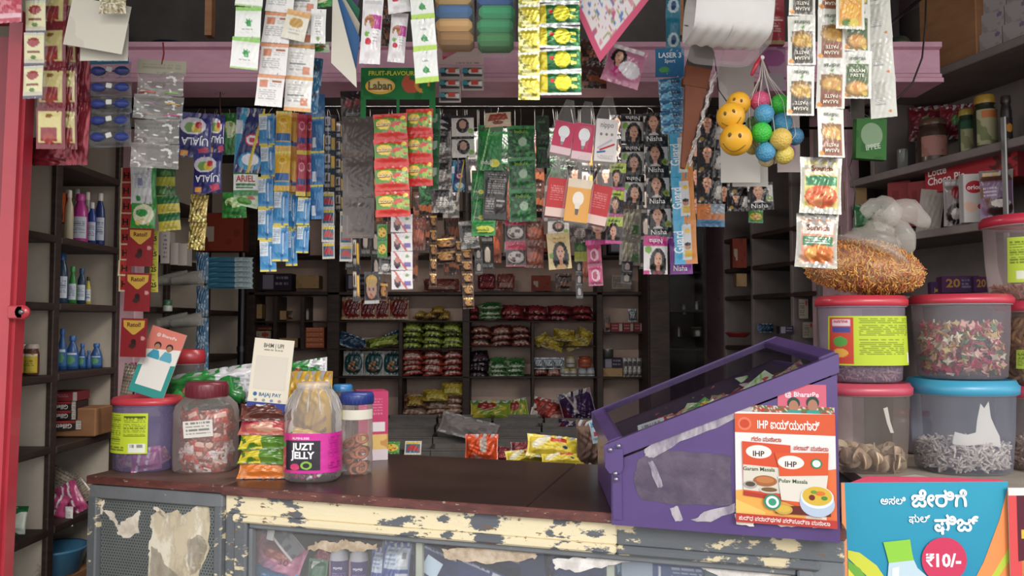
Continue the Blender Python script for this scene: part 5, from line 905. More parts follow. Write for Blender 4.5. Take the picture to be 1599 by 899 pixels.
mb = MB(); mb.bbox((0, 0, 0), (.20, .12, .10), b=.004); solo('wooden_block', mb, BROWNW, 'wooden block under the stack of razor cartons', 'block', (P(104, 690, 2.74).x, 2.80, LZ['e'] + .05))
vessel('small blue cap lying in the left niche below the cartons', 81, 668, 12, 2.62, sz('e'), '#2a6a9a', '#3a80b4', 'jar', capf=.4)
# clutter on shelf f
def packat(kn, px, py, d, label, rx=0, ry=0, rz=0, w=None, h=None, name='packet', cat='packet', group=None, var=0):
    q = K[kn]; o = link(name, kmesh(kn, var), None, P(px, py, d), (rx, ry, rz), label, cat, group)
    sx = M_(w, d) / q['w'] if w else 1; sy_ = M_(h, d) / q['h'] if h else sx; o.scale = (sx, (sx + sy_) / 2, sy_); return o
kind('stripedpink', .1, .08, .02, GLOSS, [('bg', '#c84a80'), ('d', .2, .3, .4, '#e8e0e0'), ('d', .2, .6, .7, '#e8e0e0'), ('n', '#a83a6a', 6, .6)])
kind('greenpad', .14, .13, .03, GLOSS, [('bg', '#2a7a40'), ('n', '#1f6a34', 4, .6), ('e', .9, .6, .3, .4, '#d8e0d0')])
kind('wovenbag', .12, .1, .02, GLOSS, [('bg', '#a89a88'), ('l', 0, 0, 1, 1, '#5a5048', 12)])
packat('stripedpink', 88, 792, 2.66, 'pink pouch at the bottom of the cluttered left niche', ry=.2, w=34, h=40)
packat('stripedpink', 112, 778, 2.72, 'striped pink and white pouch in the cluttered left niche', ry=-.5, w=34, h=50, var=1)
packat('wovenbag', 90, 757, 2.76, 'checked grey-brown pouch in the cluttered left niche', ry=.5, w=34, h=50)
packat('wovenbag', 122, 765, 2.80, 'grey crumpled pouch at the right of the cluttered left niche', ry=-.7, w=36, h=44, var=2)
packat('whitebar', 108, 806, 2.65, 'white tag with small print in the cluttered left niche', w=12, h=30)
packat('brownshelf', 80, 748, 2.80, 'dark brown box edge standing in the cluttered left niche', w=14, h=44)
packat('greenpad', 16, 812, 2.36, 'green pouch with a white corner lying in the near left niche', rx=-.2, w=52, h=42)
r = thing('basin', 'light blue plastic basin on the lowest left shelf', 'basin', (-1.60, 2.74, LZ['g'] + .08)); mb = MB(); mb.lathe([(.05, 0), (.075, .002), (.095, .08), (.102, .084), (.098, .09), (.088, .085), (.068, .01), (.001, .008)], 28, col='#4a8ab4', cap=False); part('bowl', mb, PLAST, r)
mb = MB(); mb.bbox((0, 0, 0), (.16, .2, .08), b=.003); solo('cardboard_box', mb, BROWNW, 'flattened brown cardboard under the blue basin', 'box', (-1.6, 2.74, LZ['g'] + .04))
# left wall, deeper niches
for i, (px, y, w, h_) in enumerate(((262, 387, 14, 50), (276, 397, 12, 34), (289, 398, 14, 34))):
    hcard(w, h_, [('bg', '#cfc6c0'), ('l', .3, .1, .7, .9, '#6a6080', 6)] if i == 0 else [('bg', '#c9c0b8')], px, y, 3.22, 'white carton in the left wall niche, %s' % ('tallest with small print', 'middle plain one', 'right plain one')[i], name='carton', cat='carton', mat=MATTE, t=.05, side='#a89f98')
for i in range(4):
    o = thing('clear_cup_stack', 'stack of clear cups lying in the left wall niche, %s' % ('upper left', 'upper right', 'lower left', 'lower right')[i], 'cups', P(266 + 22 * (i % 2), (436, 502)[i // 2], 3.2), (0, 1.4, .3)); mb = MB(); mb.lathe([(.02, -.05), (.028, .03), (.03, .05)], 14, col='#b8b8ac55', cap=False); part('cup', mb, WRAP, o); mb = MB(); mb.lathe([(.02, -.03), (.03, .07)], 14, col='#b8b8ac55', cap=False); part('cup', mb, WRAP, o)
vessel('small white and green bottle in the left wall niche', 262, 468, 14, 3.22, P(262, 486, 3.22).z, '#b8c0b0', '#3a6a50', 'jar', capf=.45)
kind('bluefilm', .09, .1, .02, GLOSS, [('bg', '#3f6f94'), ('n', '#a8bccc', 6, .62), ('r', .1, .6, .8, .8, '#8aa8c0')], crink=.0025)
for i, y in enumerate((418, 470, 520, 560)): packat('bluefilm', 316, y, 3.3, 'blue and clear film pack at the edge of the left niches, %s' % ('topmost', 'second', 'third', 'lowest')[i], w=20, h=48, var=i % 3)
kind('tealstack', .3, .045, .02, GLOSS, [('bg', '#2f6a86'), ('r', .62, 0, 1, 1, '#9ab0b4'), ('d', .5, .2, .3, '#4a8aa4'), ('l', .65, .1, .95, .9, '#4a6a7a', 3)])
for i in range(6): packat('tealstack', 358, 408 + 8 * i - 2, 3.35, 'teal pack bundle, %s of the six stacked' % ('topmost', 'second', 'third', 'fourth', 'fifth', 'lowest')[i], w=74, h=9, rz=.1, group='stack of teal packs', var=i % 3)
kind('redcase', .3, .2, .1, MATTE, [('bg', '#8a3422'), ('r', .1, .35, .35, .75, '#b0a090'), ('n', '#7a2c1c', 4, .6)], '#5a2018', boxp)
packat('redcase', 345, 362, 3.7, 'big dim red carton on the shadowed corner shelf', w=70, h=60)
r = thing('pipe_post', 'dark grey round post in the back left corner', 'post', (P(378, 500, 4.1).x, 4.1, 0)); mb = MB(); mb.lathe([(.022, 0), (.022, 2.34)], 16, col='#3c3a3c'); part('pipe', mb, METAL, r); mb = MB(); mb.lathe([(.026, 1.3), (.026, 1.33)], 16, col='#4c4a4c'); part('collar', mb, METAL, r)
# back left cubbies
kind('cubbybox', .1, .08, .08, MATTE, [('bg', '#a8875a'), ('n', '#98784c', 4, .6)], '#7a5f40', boxp)
kind('orangebox', .12, .03, .08, MATTE, [('bg', '#b05a34'), ('l', .1, .2, .9, .8, '#d8a080', 2)], '#8a4428', boxp)
kind('papers', .13, .09, .02, MATTE, [('bg', '#a09484'), ('l', .08, .2, .6, .9, '#4a4440', 6), ('e', .8, .2, .12, .14, '#a8402c')], '#887c6c', boxp)
packat('cubbybox', 398, 486, 4.44, 'tan box in the back left cubby', w=22, h=22); packat('cubbybox', 440, 492, 4.46, 'small brown box in the middle back left cubby', w=14, h=14); packat('brownshelf', 452, 492, 4.46, 'dim pink packet beside the small brown box', w=10, h=14)
vessel('tiny pale bottle in the right back left cubby', 478, 482, 9, 4.46, zz(499, 4.46), '#a8a8a0', '#5a6a6a', 'jar')
packat('papers', 400, 530, 4.44, 'pack of folded papers in the lower back left cubby', w=46, h=26)
packat('brownshelf', 410, 512, 4.46, 'dark pack lying on the folded papers', w=30, h=10)
for i in range(4): packat('orangebox', 491, 515 + 8 * i, 4.44, 'flat orange carton in the back stack, %s' % ('topmost', 'second', 'third', 'lowest')[i], w=30, h=7.4, group='stack of flat orange cartons')
packat('cubbybox', 450, 535, 4.45, 'tan carton left of the flat orange cartons', w=30, h=14)
# ================= stacks of snack packets on the back shelves =================
def lay(nm, c1, c2, c3=None, txt=None): kind(nm, .13, .13, .034, GLOSS, [('bg', c1), ('n', c2, 5, .56)] + ([('r', .15, .55, .85, .85, c3)] if c3 else []) + ([('T', txt, .5, .7, .14, '#e8e0d0', 0, .02)] if txt else []), c2, crink=.003, seal=.05)
lay('l_green', '#7a8a2c', '#3c4a1c', '#a8b84a'); lay('l_dred', '#7a1f28', '#4a141a', '#9a3a3a'); lay('l_brick', '#8a4438', '#5c2c28', '#b0887a'); lay('l_orange', '#b8493a', '#8a3430', '#c8a898', 'VASU'); lay('l_yellow', '#b8a02c', '#86701c', '#d0c05a')
lay('l_dark', '#2c1c28', '#160e14', '#4a3444'); lay('l_lgreen', '#3a7a3a', '#a8b89a', '#2a5a2c'); lay('l_gold', '#a8842c', '#6a4a24', '#c8a850'); lay('l_tan', '#b08a6c', '#8a5a4c', '#c8b090'); lay('l_gleaf', '#4a7a2c', '#c0b840', '#2f5a24'); lay('l_fresh', '#4f9a3a', '#2a6a2a', '#cfe0b8')
def stack(kn, x0, x1, yb, ncol, nlay, d, label, group, th=9.2, dx=0, hw=1.0):
    w = (x1 - x0) / ncol; zb = zz(yb, d) ; q = K[kn]; t = M_(th, d)
    for c in range(ncol):
        for l in range(nlay):
            cn = ('', ('left', 'right'), ('left', 'middle', 'right'), ('far left', 'centre left', 'centre right', 'far right'))[ncol - 1]; ln_ = ('bottom', 'second up', 'third up', 'fourth up', 'fifth up', 'sixth up')[l] if l < nlay - 1 or nlay == 1 else 'top'
            lb_ = label + ((', %s column' % cn[c]) if ncol > 1 else '') + ((', %s' % ln_) if nlay > 1 else '')
            o = link('snack_packet', kmesh(kn, (c + l) % 3), None, (P(x0 + w * (c + .5) + random.uniform(-1.5, 1.5), yb, d).x, d + .035 + random.uniform(-.01, .01), zb + t * (l + .62)), (-math.pi / 2 + .42 + random.uniform(-.2, .2), random.uniform(-.12, .12), random.uniform(-.22, .22)), lb_, 'snack packet', group)
            s = M_(w * 1.04, d) / q['w']; o.scale = (s, 1.0, .8)
T4 = 4.44
stack('l_gold', 646, 702, 499, 3, 1, T4, 'small golden packet beside the maroon pouches', 'golden packets, top back shelf', 11)
packat('l_gold', 684, 484, T4, 'golden packet lying on top of the small golden row', rx=-1.1, w=20, h=22)
stack('l_dred', 733, 748, 499, 1, 2, T4, 'dark red packet left of the green striped stack', 'dark red packets, left end')
stack('l_lgreen', 747, 784, 499, 1, 3, T4, 'green striped packet on the top middle shelf', 'green striped stack', 8)
stack('l_dred', 784, 925, 499, 4, 2, T4, 'dark red snack packet on the top middle shelf', 'dark red packets, top middle shelf', 9)
stack('l_green', 627, 721, 543, 3, 4, T4, 'olive green snack packet on the second back shelf', 'olive green stacks', 9)
stack('l_brick', 735, 828, 539, 3, 3, T4, 'brick red and silver snack packet on the second middle shelf', 'brick red stacks', 9)
stack('l_orange', 627, 722, 587, 3, 4, T4, 'orange-red snack packet on the third back shelf', 'orange-red stacks', 9)
stack('l_dark', 733, 762, 588, 1, 4, T4, 'dark purple-black packet on the third middle shelf', 'dark purple stack', 8.6)
stack('l_lgreen', 763, 818, 588, 2, 3, T4, 'green and white packet on the third middle shelf', 'green and white stacks', 8)
stack('l_brick', 834, 876, 588, 2, 1, T4, 'red packet lying under the silver packs on the third shelf', 'red packets under silver packs', 13)
stack('l_tan', 630, 700, 655, 2, 4, T4, 'tan pink packet in the lowest shelf heap', 'tan and pink heap', 9.5)
stack('l_tan', 690, 722, 655, 1, 6, T4, 'tan pink packet in the tall right part of the heap', 'tan and pink heap, right part', 9)
packat('l_gold', 648, 626, T4 - .03, 'orange packet in the tan heap on the lowest back shelf', rx=-.9, w=26, h=22)
packat('l_yellow', 680, 617, T4 - .02, 'pale yellow packet on top of the tan heap', rx=-.9, w=40, h=26); packat('l_yellow', 706, 607, T4, 'upper pale yellow packet leaning on the tan heap', rx=-.6, w=34, h=24, var=1)
kind('goldbag', .15, .13, .05, GLOSS, [('bg', '#a8922c'), ('n', '#7a6418', 5, .55), ('r', .3, .4, .7, .6, '#c8b850')], crink=.003)
for i, (x, y, w, h_, a) in enumerate(((862, 536, 36, 24, .3), (898, 533, 34, 30, -.3), (880, 523, 34, 24, .1), (912, 523, 26, 26, .5), (846, 530, 24, 20, -.5))):
    packat('goldbag', x, y, T4 + .02 * (i % 2) - .02, 'shiny mustard snack bag in the heap on the second shelf, %s' % ('front left', 'front right', 'upper middle', 'upper right', 'far left')[i], rx=-.7, ry=a, w=w, h=h_, group='mustard snack bags', var=i % 3)
def pouchrow(kn, xs, y0, y1, w, d, label, group, rx=-.12):
    for i, x in enumerate(xs): packat(kn, x, (y0 + y1) / 2, d + .012 * i, label % ('first', 'second', 'third', 'fourth')[i], rx=rx, w=w, h=y1 - y0, group=group)
kind('maroonpouch', .13, .14, .03, GLOSS, [('bg', '#a07a5a'), ('e', .5, .52, .42, .42, '#6a1c22'), ('E', .5, .16, .26, .08, '#8a4a3a'), ('n', '#8a2a28', 6, .62), ('r', 0, .95, 1, 1, '#c8a050')], crink=.002)
pouchrow('maroonpouch', (549, 573, 594, 623), 463, 499, 31, T4, 'maroon pouch with beige edges on the top back shelf, %s from the left', 'maroon pouches')
kind('tealpouch', .13, .14, .03, GLOSS, [('bg', '#a8aaa4'), ('e', .5, .5, .46, .48, '#1c4a50'), ('ne', .5, .62, .26, .22, '#a06a3c', 10, .35)], crink=.002)
pouchrow('tealpouch', (552, 584, 613), 548, 586, 32, T4, 'dark teal pouch with a round picture on the third back shelf, %s from the left', 'dark teal pouches')
kind('bluecrump', .15, .1, .05, GLOSS, [('bg', '#2c4a6a'), ('n', '#4a7aa0', 5, .6), ('n', '#1a2a44', 7, .62, 5)], crink=.004)
packat('bluecrump', 549, 533, T4, 'crumpled blue bag on the second back shelf', rx=-.6, ry=.35, w=44, h=24); packat('l_green', 596, 534, T4, 'long olive bag slumped beside the crumpled blue bag', rx=-.6, ry=-.2, w=52, h=20); packat('bluecrump', 613, 528, T4 + .03, 'dark blue bag end behind the long olive bag', rx=-.5, ry=-.4, w=26, h=22, var=1)
# silver packs and small tins, third shelf right
kind('silverpack', .09, .1, .03, FOIL, [('bg', '#9aa0a6'), ('n', '#6a7076', 6, .6), ('r', .1, .1, .9, .3, '#b8c4cc')], crink=.002)
for i, x in enumerate((840, 856, 872)): packat('silverpack', x, 567, T4 + .01 * i, 'silver-blue packet standing on the red packets, %s of three' % ('left', 'middle', 'right')[i], rx=-.1, w=18, h=18, group='silver-blue packets')
for i, (x, y, w, c, k_, yb) in enumerate(((891, 556, 13, '#b0aca0', '#a8923c', 573), (913, 556, 20, '#a84a2c', '#8a3a24', 573), (884, 575, 12, '#a8a49a', '#b8a850', 588), (895, 575, 12, '#a8a49a', '#b8a850', 588), (909, 574, 13, '#a4a8ac', '#8a9098', 588), (922, 574, 13, '#a4a8ac', '#8a9098', 588), (879, 572, 9, '#989890', '#8a8a80', 588))):
    vessel('small %s tin on the third back shelf, %s' % (('pale', 'wide orange', 'pale', 'pale', 'grey', 'grey', 'thin grey')[i], ('upper left', 'upper right', 'lower first', 'lower second', 'lower third', 'lower fourth', 'beside the silver packets')[i]), x, y, w, T4 + (.0 if i > 1 else .0), zz(yb, T4), c, k_, 'jar', [('bg', c), ('r', .1, .3, .9, .6, '#5a5448')], 'tin', 'tin', 'small tins on the third shelf')
# lowest shelf, middle and right
kind('yelgreenbag', .2, .16, .05, GLOSS, [('bg', '#8aa02c'), ('r', 0, .0, 1, .15, '#4a8a34'), ('e', .4, .3, .24, .22, '#a02a24'), ('n', '#c8b83a', 5, .55), ('r', 0, .85, 1, 1, '#5a7a2c')], crink=.003)
packat('yelgreenbag', 766, 641, T4 - .04, 'wide yellow-green snack bag on the lowest middle shelf', rx=-.5, w=64, h=34); packat('yelgreenbag', 808, 640, T4 - .02, 'second yellow-green snack bag right of the wide one', rx=-.3, ry=-.2, w=34, h=34, var=1)
kind('redwhitebag', .15, .16, .06, GLOSS, [('bg', '#b03a2c'), ('n', '#d8ccc4', 4, .58), ('n', '#8a2a24', 7, .66, 4)], crink=.004)
packat('redwhitebag', 852, 640, T4 - .04, 'red and white crumpled bag on the lowest shelf', rx=-.3, ry=.2, w=46, h=36)
packat('l_brick', 872, 648, T4 - .06, 'brick-coloured packet at the foot of the red and white bag', rx=-.7, w=34, h=18)
kind('purplebag', .2, .22, .1, GLOSS, [('bg', '#3c2450'), ('d', .3, .5, .58, '#b8b0b8'), ('d', -.4, .2, .26, '#b8a8a8'), ('n', '#6a1f34', 4, .58), ('n', '#2a1838', 6, .62, 6)], crink=.005)
packat('purplebag', 903, 640, T4 - .12, 'big purple and red striped bag at the right of the lowest shelf', rx=-.15, ry=-.25, w=54, h=60)
packat('purplebag', 893, 668, T4 - .26, 'dark purple checked bag end below the big purple one', rx=-.8, ry=.2, w=44, h=26, var=1)
# narrow right section of the back shelves
packat('brownshelf', 948, 505, T4, 'dark red carton on the narrow right shelf, left end', w=10, h=26)
kind('smallcart', .1, .05, .05, MATTE, [('bg', '#7a2630'), ('r', .7, .1, 1, .9, '#a89a90'), ('l', .1, .2, .6, .8, '#c88', 2)], '#4a1c20', boxp)
for i, (x, w) in enumerate(((963, 18), (981, 16), (997, 14))): packat('smallcart', x, 511, T4, 'small dim red carton on the narrow right shelf, %s' % ('left', 'middle', 'right')[i], w=w, h=14)
packat('silverpack', 988, 492, T4 + .03, 'silver packet standing on the dim red cartons', w=14, h=20)
vessel('steel tumbler on the narrow right shelf', 949, 544, 18, T4, zz(558, T4), '#8a8a86', '#9a9a96', 'tub', capf=.08, mat=METAL)
kind('darkcart', .1, .06, .06, MATTE, [('bg', '#2c2438'), ('r', .1, .1, .45, .9, '#8a8494'), ('l', .5, .2, .9, .8, '#9a90a0', 2)], '#2a2028', boxp)
packat('darkcart', 957, 567, T4, 'dark purple carton with pale print on the narrow lower shelf', w=30, h=16); packat('cubbybox', 957, 581, T4, 'brown carton under the dark purple one', w=30, h=13)
for i in range(4): packat('silverdark', 977 + 7 * i, 574, T4, 'upright grey sachet beside the cartons, %s' % ('first', 'second', 'third', 'fourth')[i], w=8, h=30, group='upright grey sachets', var=i % 3)
# upper back shelf dim items
for i, (x, y, w, h_, c) in enumerate(((760, 440, 30, 26, 'l_dred'), (790, 440, 30, 26, 'l_brick'), (690, 445, 60, 20, 'l_brick'), (845, 442, 30, 24, 'redcase'), (880, 440, 26, 26, 'brownshelf'), (560, 440, 40, 24, 'darkcart'), (600, 380, 60, 30, 'redcase'), (680, 380, 50, 30, 'papers'), (780, 380, 60, 30, 'cubbybox'), (860, 380, 50, 28, 'redcase'), (970, 380, 40, 30, 'darkcart'), (970, 440, 30, 22, 'papers'), (430, 440, 50, 26, 'darkcart'), (480, 440, 36, 20, 'cubbybox'), (450, 385, 60, 24, 'redcase'), (640, 310, 70, 30, 'cubbybox'), (800, 310, 70, 30, 'papers'), (470, 315, 60, 26, 'papers'))):
    packat(c, x, y, T4 + .04, 'dim %s on the shadowed upper back shelves, %s' % ({'l_dred': 'dark red packet', 'l_brick': 'brick red packet', 'redcase': 'red carton', 'brownshelf': 'brown packet', 'darkcart': 'dark carton', 'papers': 'paper pack', 'cubbybox': 'tan carton'}[c], ('row under the pink lettered strips', 'right of the dark red one', 'wide one', 'under the beige dye sachet', 'right of the red carton', 'under the smoky film', 'behind the candy strips', 'behind the henna sachets', 'behind the leafy green strip', 'behind the orange bulb carton', 'behind the dye strips', 'below the dye strips', 'above the cubbies', 'above the right cubby', 'below the fizz strips', 'topmost by the candy header', 'topmost by the bulb cartons', 'topmost by the bright blue strips')[i]), w=w, h=h_)
# cupboard glints: steel vessels
for i, (x, y, w) in enumerate(((1062, 408, 8), (1068, 475, 7), (1088, 470, 10), (1096, 510, 24), (1060, 510, 8))):
    vessel('small steel vessel in the dark glass cupboard, %s' % ('topmost', 'middle left', 'middle right', 'wide one lower right', 'lower left')[i], x - (6 if x > 1090 else 0), y, w, 4.28, zz(y + 16, 4.28), '#8a8880', '#6a6860', 'jar', mat=METAL)
# right back niche odds
for i, (x, y, w, h_, kn) in enumerate(((1155, 395, 22, 46, 'redcase'), (1158, 437, 16, 20, 'cubbybox'), (1195, 512, 26, 14, 'bluecrump'), (1228, 515, 22, 12, 'darkcart'), (1255, 482, 14, 30, 'papers'), (1262, 515, 16, 24, 'papers'))):
    d = 3.72 if x < 1200 else 3.42; packat(kn, x, y, d, 'dim %s on the niche shelves at the right back' % ('red and silver carton', 'tan carton', 'crumpled blue bag', 'dark carton with a blue label', 'upper pack of papers', 'lower pack of papers')[i], w=w, h=h_)
r = thing('red_tray', 'red plastic tray rim on the dim right niche shelf', 'tray', P(1152, 520, 3.8)); mb = MB(); mb.lathe([(.04, -.02), (.06, 0), (.062, .004), (.055, .002), (.036, -.016)], 20, col='#8a2428', cap=False); part('rim', mb, PLAST, r)
# ================= metal bins before the back shelves =================
for j, (d0, zt) in enumerate(((4.22, .935), (4.02, .915), (3.80, .895), (3.56, .875))):
    for i, (a, b) in enumerate(((600, 682), (684, 768), (770, 848), (850, 930))):
        x0, x1 = P(a - 4 * j, 600, d0).x, P(b - 3 * j, 600, d0).x; w = x1 - x0 - .01; h_ = .12
        o = thing('metal_bin', 'open grey metal bin, %s of the %s row' % (('leftmost', 'second', 'third', 'rightmost')[i], ('back', 'second', 'third', 'front')[j]), 'bin', ((x0 + x1) / 2, d0 + .08, zt - h_), (0, 0, 0), 'open metal bins before the back shelves')
        for s_, c, z_ in (('front_panel', (0, -.08, h_ / 2), (w, .004, h_)), ('back_panel', (0, .08, h_ / 2), (w, .004, h_)), ('side_panel', (-w / 2, 0, h_ / 2), (.004, .16, h_)), ('side_panel', (w / 2, 0, h_ / 2), (.004, .16, h_)), ('bottom', (0, 0, .003), (w, .16, .004))):
            mb = MB(); mb.box(c, z_); part(s_, mb, BINM, o)
        mb = MB(); mb.bbox((0, -.082, h_ - .004), (w + .006, .008, .008), b=.001); part('rolled_rim', mb, BINM, o)
mb = MB(); mb.bbox((0, 0, 0), (1.45, 1.0, .6), b=.01); solo('bin_bench', mb, DARKG, 'dark bench carrying the rows of open metal bins', 'bench', ((P(770, 600, 3.9)).x, 3.92, .43))
kind('greysack', .26, .15, .07, CLOTHM, [('bg', '#8f8684'), ('n', '#7a7270', 4, .55)], crink=.006)
packat('greysack', 732, 668, 3.75, 'crumpled grey-white cloth sack lying over the metal bins', rx=-.7, ry=.25, w=92, h=38)
packat('yellowgreen', 612, 699, 3.45, 'small yellow packet on the front bin, left', rx=-.5, w=24, h=20); packat('cartiny', 645, 699, 3.45, 'small white and gold packet on the front bin, right', rx=-.5, w=26, h=22)
kind('orangebag', .13, .12, .07, GLOSS, [('bg', '#cf4a22'), ('ne', .45, .5, .36, .4, '#b0a098', 5, .45), ('n', '#b83c1a', 5, .65)], crink=.006)
packat('orangebag', 752, 700, 3.2, 'bright orange plastic bag slumped behind the countertop', rx=-.3, w=52, h=44); packat('l_dred', 783, 708, 3.25, 'red and white packet between the orange bag and yellow bags', rx=-.4, w=26, h=22)
kind('yellowbag', .26, .13, .08, GLOSS, [('bg', '#d8c23a'), ('d', .6, .35, .6, '#d9d2b4'), ('r', .42, .22, .72, .4, '#c23a24'), ('n', '#c8ae2c', 4, .62), ('e', .7, .6, .05, .06, '#2a3a6a')], crink=.004)
packat('yellowbag', 865, 698, 3.05, 'yellow and white oil bag lying on top of the other yellow bags', rx=-.6, ry=.1, w=86, h=38)
packat('yellowbag', 825, 713, 3.12, 'yellow bag with red patch, lower left of the yellow pile', rx=-.6, ry=-.1, w=72, h=26, var=1); packat('yellowbag', 880, 718, 3.0, 'flat yellow bag at the bottom of the yellow pile', rx=-.9, w=70, h=26, var=2)
packat('l_dred', 822, 698, 3.2, 'dull red packet behind the yellow bags', rx=-.7, w=50, h=18)
kind('browncloth', .15, .22, .07, CLOTHM, [('bg', '#6a5248'), ('n', '#57433b', 4, .55)], crink=.008)
packat('browncloth', 925, 694, 3.0, 'brown cloth sack slumped left of the purple case', rx=-.2, w=50, h=76)
kind('bluewhite', .06, .1, .02, GLOSS, [('bg', '#a8c0cc'), ('r', .1, .1, .9, .3, '#2a7a9a'), ('r', .2, .5, .6, .7, '#a83a3a')]); packat('bluewhite', 931, 673, 2.85, 'blue and white packet standing between brown sack and purple case', ry=-.2, w=18, h=36)
mb = MB(); mb.bbox((0, 0, 0), (.9, .5, .1), b=.01); solo('low_bench', mb, DARKW, 'dark low bench behind the countertop under the bags', 'bench', (P(830, 700, 3.2).x, 3.2, .80))
# ================= loft items =================
r = thing('upturned_basin', 'dark blue plastic basin upside down on the loft ledge', 'basin', (P(271, 62, 2.75).x, 2.75, 2.376)); s = M_(48, 2.75); mb = MB(); mb.lathe([(s, 0), (s * 1.02, .008), (s * .93, .014), (s * .84, .05), (s * .75, .075), (s * .2, .085), (.001, .085)], 32, col='#16243c'); part('bowl', mb, PLAST, r); mb = MB(); mb.lathe([(s * 1.0, .002), (s * 1.05, .006), (s * 1.0, .012)], 32, col='#1c3050', cap=False); part('rim', mb, PLAST, r)
r = thing('decorated_bowl', 'small dark green patterned bowl on the loft ledge at the right', 'bowl', (P(1405, 74, 2.6).x, 2.6, 2.372)); mb = MB(); mb.ball((0, 0, .03), .035, '#3c4638', 20, 12); part('bowl', mb, PLAST, r); mb = MB(); mb.lathe([(.036, .028), (.037, .032), (.036, .036)], 20, col='#7a7048', cap=False); part('painted_band', mb, PLAST, r)
# ================= right shelves =================
def onr(name, label, cat, al, out, z, mbs, group=None):
    o = thing(name, label, cat, RW(al, out, z), (0, 0, WA - math.pi / 2 + math.pi / 2 - math.pi / 2), group)
    for nm, mb, mt in mbs: part(nm, mb, mt, o)
    return o
# here local +X runs towards the camera side, the printed face (-Y) looks out of the shelf
FACE = WA - math.pi / 2
mb = MB(); mb.bbox((0, .1, .26), (.24, .2, .52), b=.003); o = solo('cardboard_case', mb, BROWNW, 'large brown cardboard case standing on the top right shelf', 'case', RW(al_of(1482), .02, RZ[0]), (0, 0, FACE))
n_ = 0
for i in range(3):
    for j in range(3 - (i > 1)):
        n_ += 1; mb = boxp(.085, .065, .12, [('bg', '#a8a0a0'), ('n', '#98908f', 4, .6), ('e', .8, .3, .12, .12, '#7a6a8a')], '#8f8888', top='#a09898'); solo('white_carton', mb, MATTE, 'small white-grey carton on the top right shelf, column %s, %s' % (('nearest the wooden post', 'in the middle', 'nearest the brown case')[i], ('bottom', 'second up', 'third up')[j]), 'carton', RW(.03 + i * .088, .03 + .01 * j, RZ[0] + .034 + .067 * j), (0, 0, FACE), 'small white cartons on the top right shelf')
def rv(label, px, y0, w, shelf, col, cap, sty='jar', out=.07, **k):
    al = al_of(px, out); p = RW(al, out, 0); return vessel(label, px, y0, w, p.y, RZ[shelf] + .001, col, cap, sty, **k)
rv('squat pink-labelled jar with brown lid on the second right shelf', 1455, 187, 42, 1, '#4a3428', '#6a4a3c', out=.08, spec=[('bg', '#b07a70'), ('n', '#a06a60', 4, .6)], name='jar', cat='jar', lz=(.2, .7))
rv('taller jar with orange-yellow lid on the second right shelf', 1537, 150, 33, 1, '#2c3024', '#b89030', out=.06, spec=[('bg', '#a8a47c'), ('r', .2, .05, .8, .25, '#c8703a'), ('n', '#7a8054', 5, .6)], name='jar', cat='jar', lz=(.1, .85), capf=.15)
rv('smaller jar with yellow lid left of the taller one', 1509, 172, 25, 1, '#2a4430', '#b8a040', out=.09, spec=[('bg', '#a8a880'), ('r', 0, 0, 1, .25, '#2a5a3c'), ('n', '#8a8a60', 5, .6)], name='jar', cat='jar', lz=(.1, .85), capf=.12)
rv('small drinking glass on the dim inner end of the right shelf', 1409, 233, 16, 1, '#9aa09a66', '#9aa09a66', 'tub', out=.05, name='glass', cat='glass', mat=CLEAR, capf=.02)
rv('dark jar with an orange mark at the edge of the second right shelf', 1570, 150, 16, 1, '#2a2422', '#3a302c', out=.04, name='jar', cat='jar', spec=[('bg', '#2a2422'), ('e', .5, .5, .3, .2, '#d08a2c')])
kind('redsnack', .14, .12, .04, GLOSS, [('bg', '#8a2430'), ('n', '#6a1c28', 4, .6), ('e', .4, .5, .12, .16, '#5a8a4a'), ('r', .5, .1, .9, .2, '#b05a50')], crink=.003)
def rp(kn, px, py, out, label, w, h, rx=-.1, ry=0, yaw=FACE + .9, **k):
    p = RW(al_of(px, out), out, 0); return packat(kn, px, py, p.y, label, rx=rx, ry=ry, rz=yaw, w=w, h=h, **k)
rp('redsnack', 1452, 192, .2, 'red snack pouch behind the squat pink-labelled jar', 62, 56); rp('redsnack', 1496, 190, .18, 'red snack pouch behind the smaller yellow-lid jar', 50, 56, var=1)
# long red choco carton and friends on shelf 3
al0, al1 = al_of(1428, .0), al_of(1572, .0); Lc = al0 - al1
mb = boxp(Lc, .115, .14, [('bg', '#b02a34'), ('T', 'Lotte', .15, .34, .24, '#f2e8e4', 0, .025), ('T', 'Choco Pie', .25, .62, .24, '#f2e8e4', 0, .025), ('T', 'LOTTE', .07, .12, .08, '#e8c8c8'), ('e', .82, .2, .04, .1, '#f0e0e0'), ('ne', .88, .5, .16, .3, '#5a2a24', 8, .5)], '#7a1f28', top='#8a2430')
solo('snack_carton', mb, MATTE, 'long red carton with white lettering lying on top on the third right shelf', 'carton', RW((al0 + al1) / 2, .06, RZ[2] + .195), (.0, .0, FACE))
kind('bigred', .1, .13, .1, MATTE, [('bg', '#8a2a2c'), ('n', '#7a2024', 4, .6), ('r', .2, .2, .5, .8, '#7a1c20')], '#6a1c20', boxp)
for i, (px, w) in enumerate(((1404, 34), (1432, 26))): rp('bigred', px, 318, .05, 'red carton at the inner end of the third right shelf, %s one' % ('inner', 'outer')[i], w, 70, rx=0, yaw=FACE + .5)
kind('choc1', .08, .13, .03, GLOSS, [('bg', '#8a8080'), ('E', .5, .3, .2, .14, '#a02a34'), ('e', .5, .75, .4, .22, '#2c1c1a'), ('e', .5, .75, .22, .12, '#e0d8d0'), ('r', .1, .05, .9, .14, '#c0b8b8')])
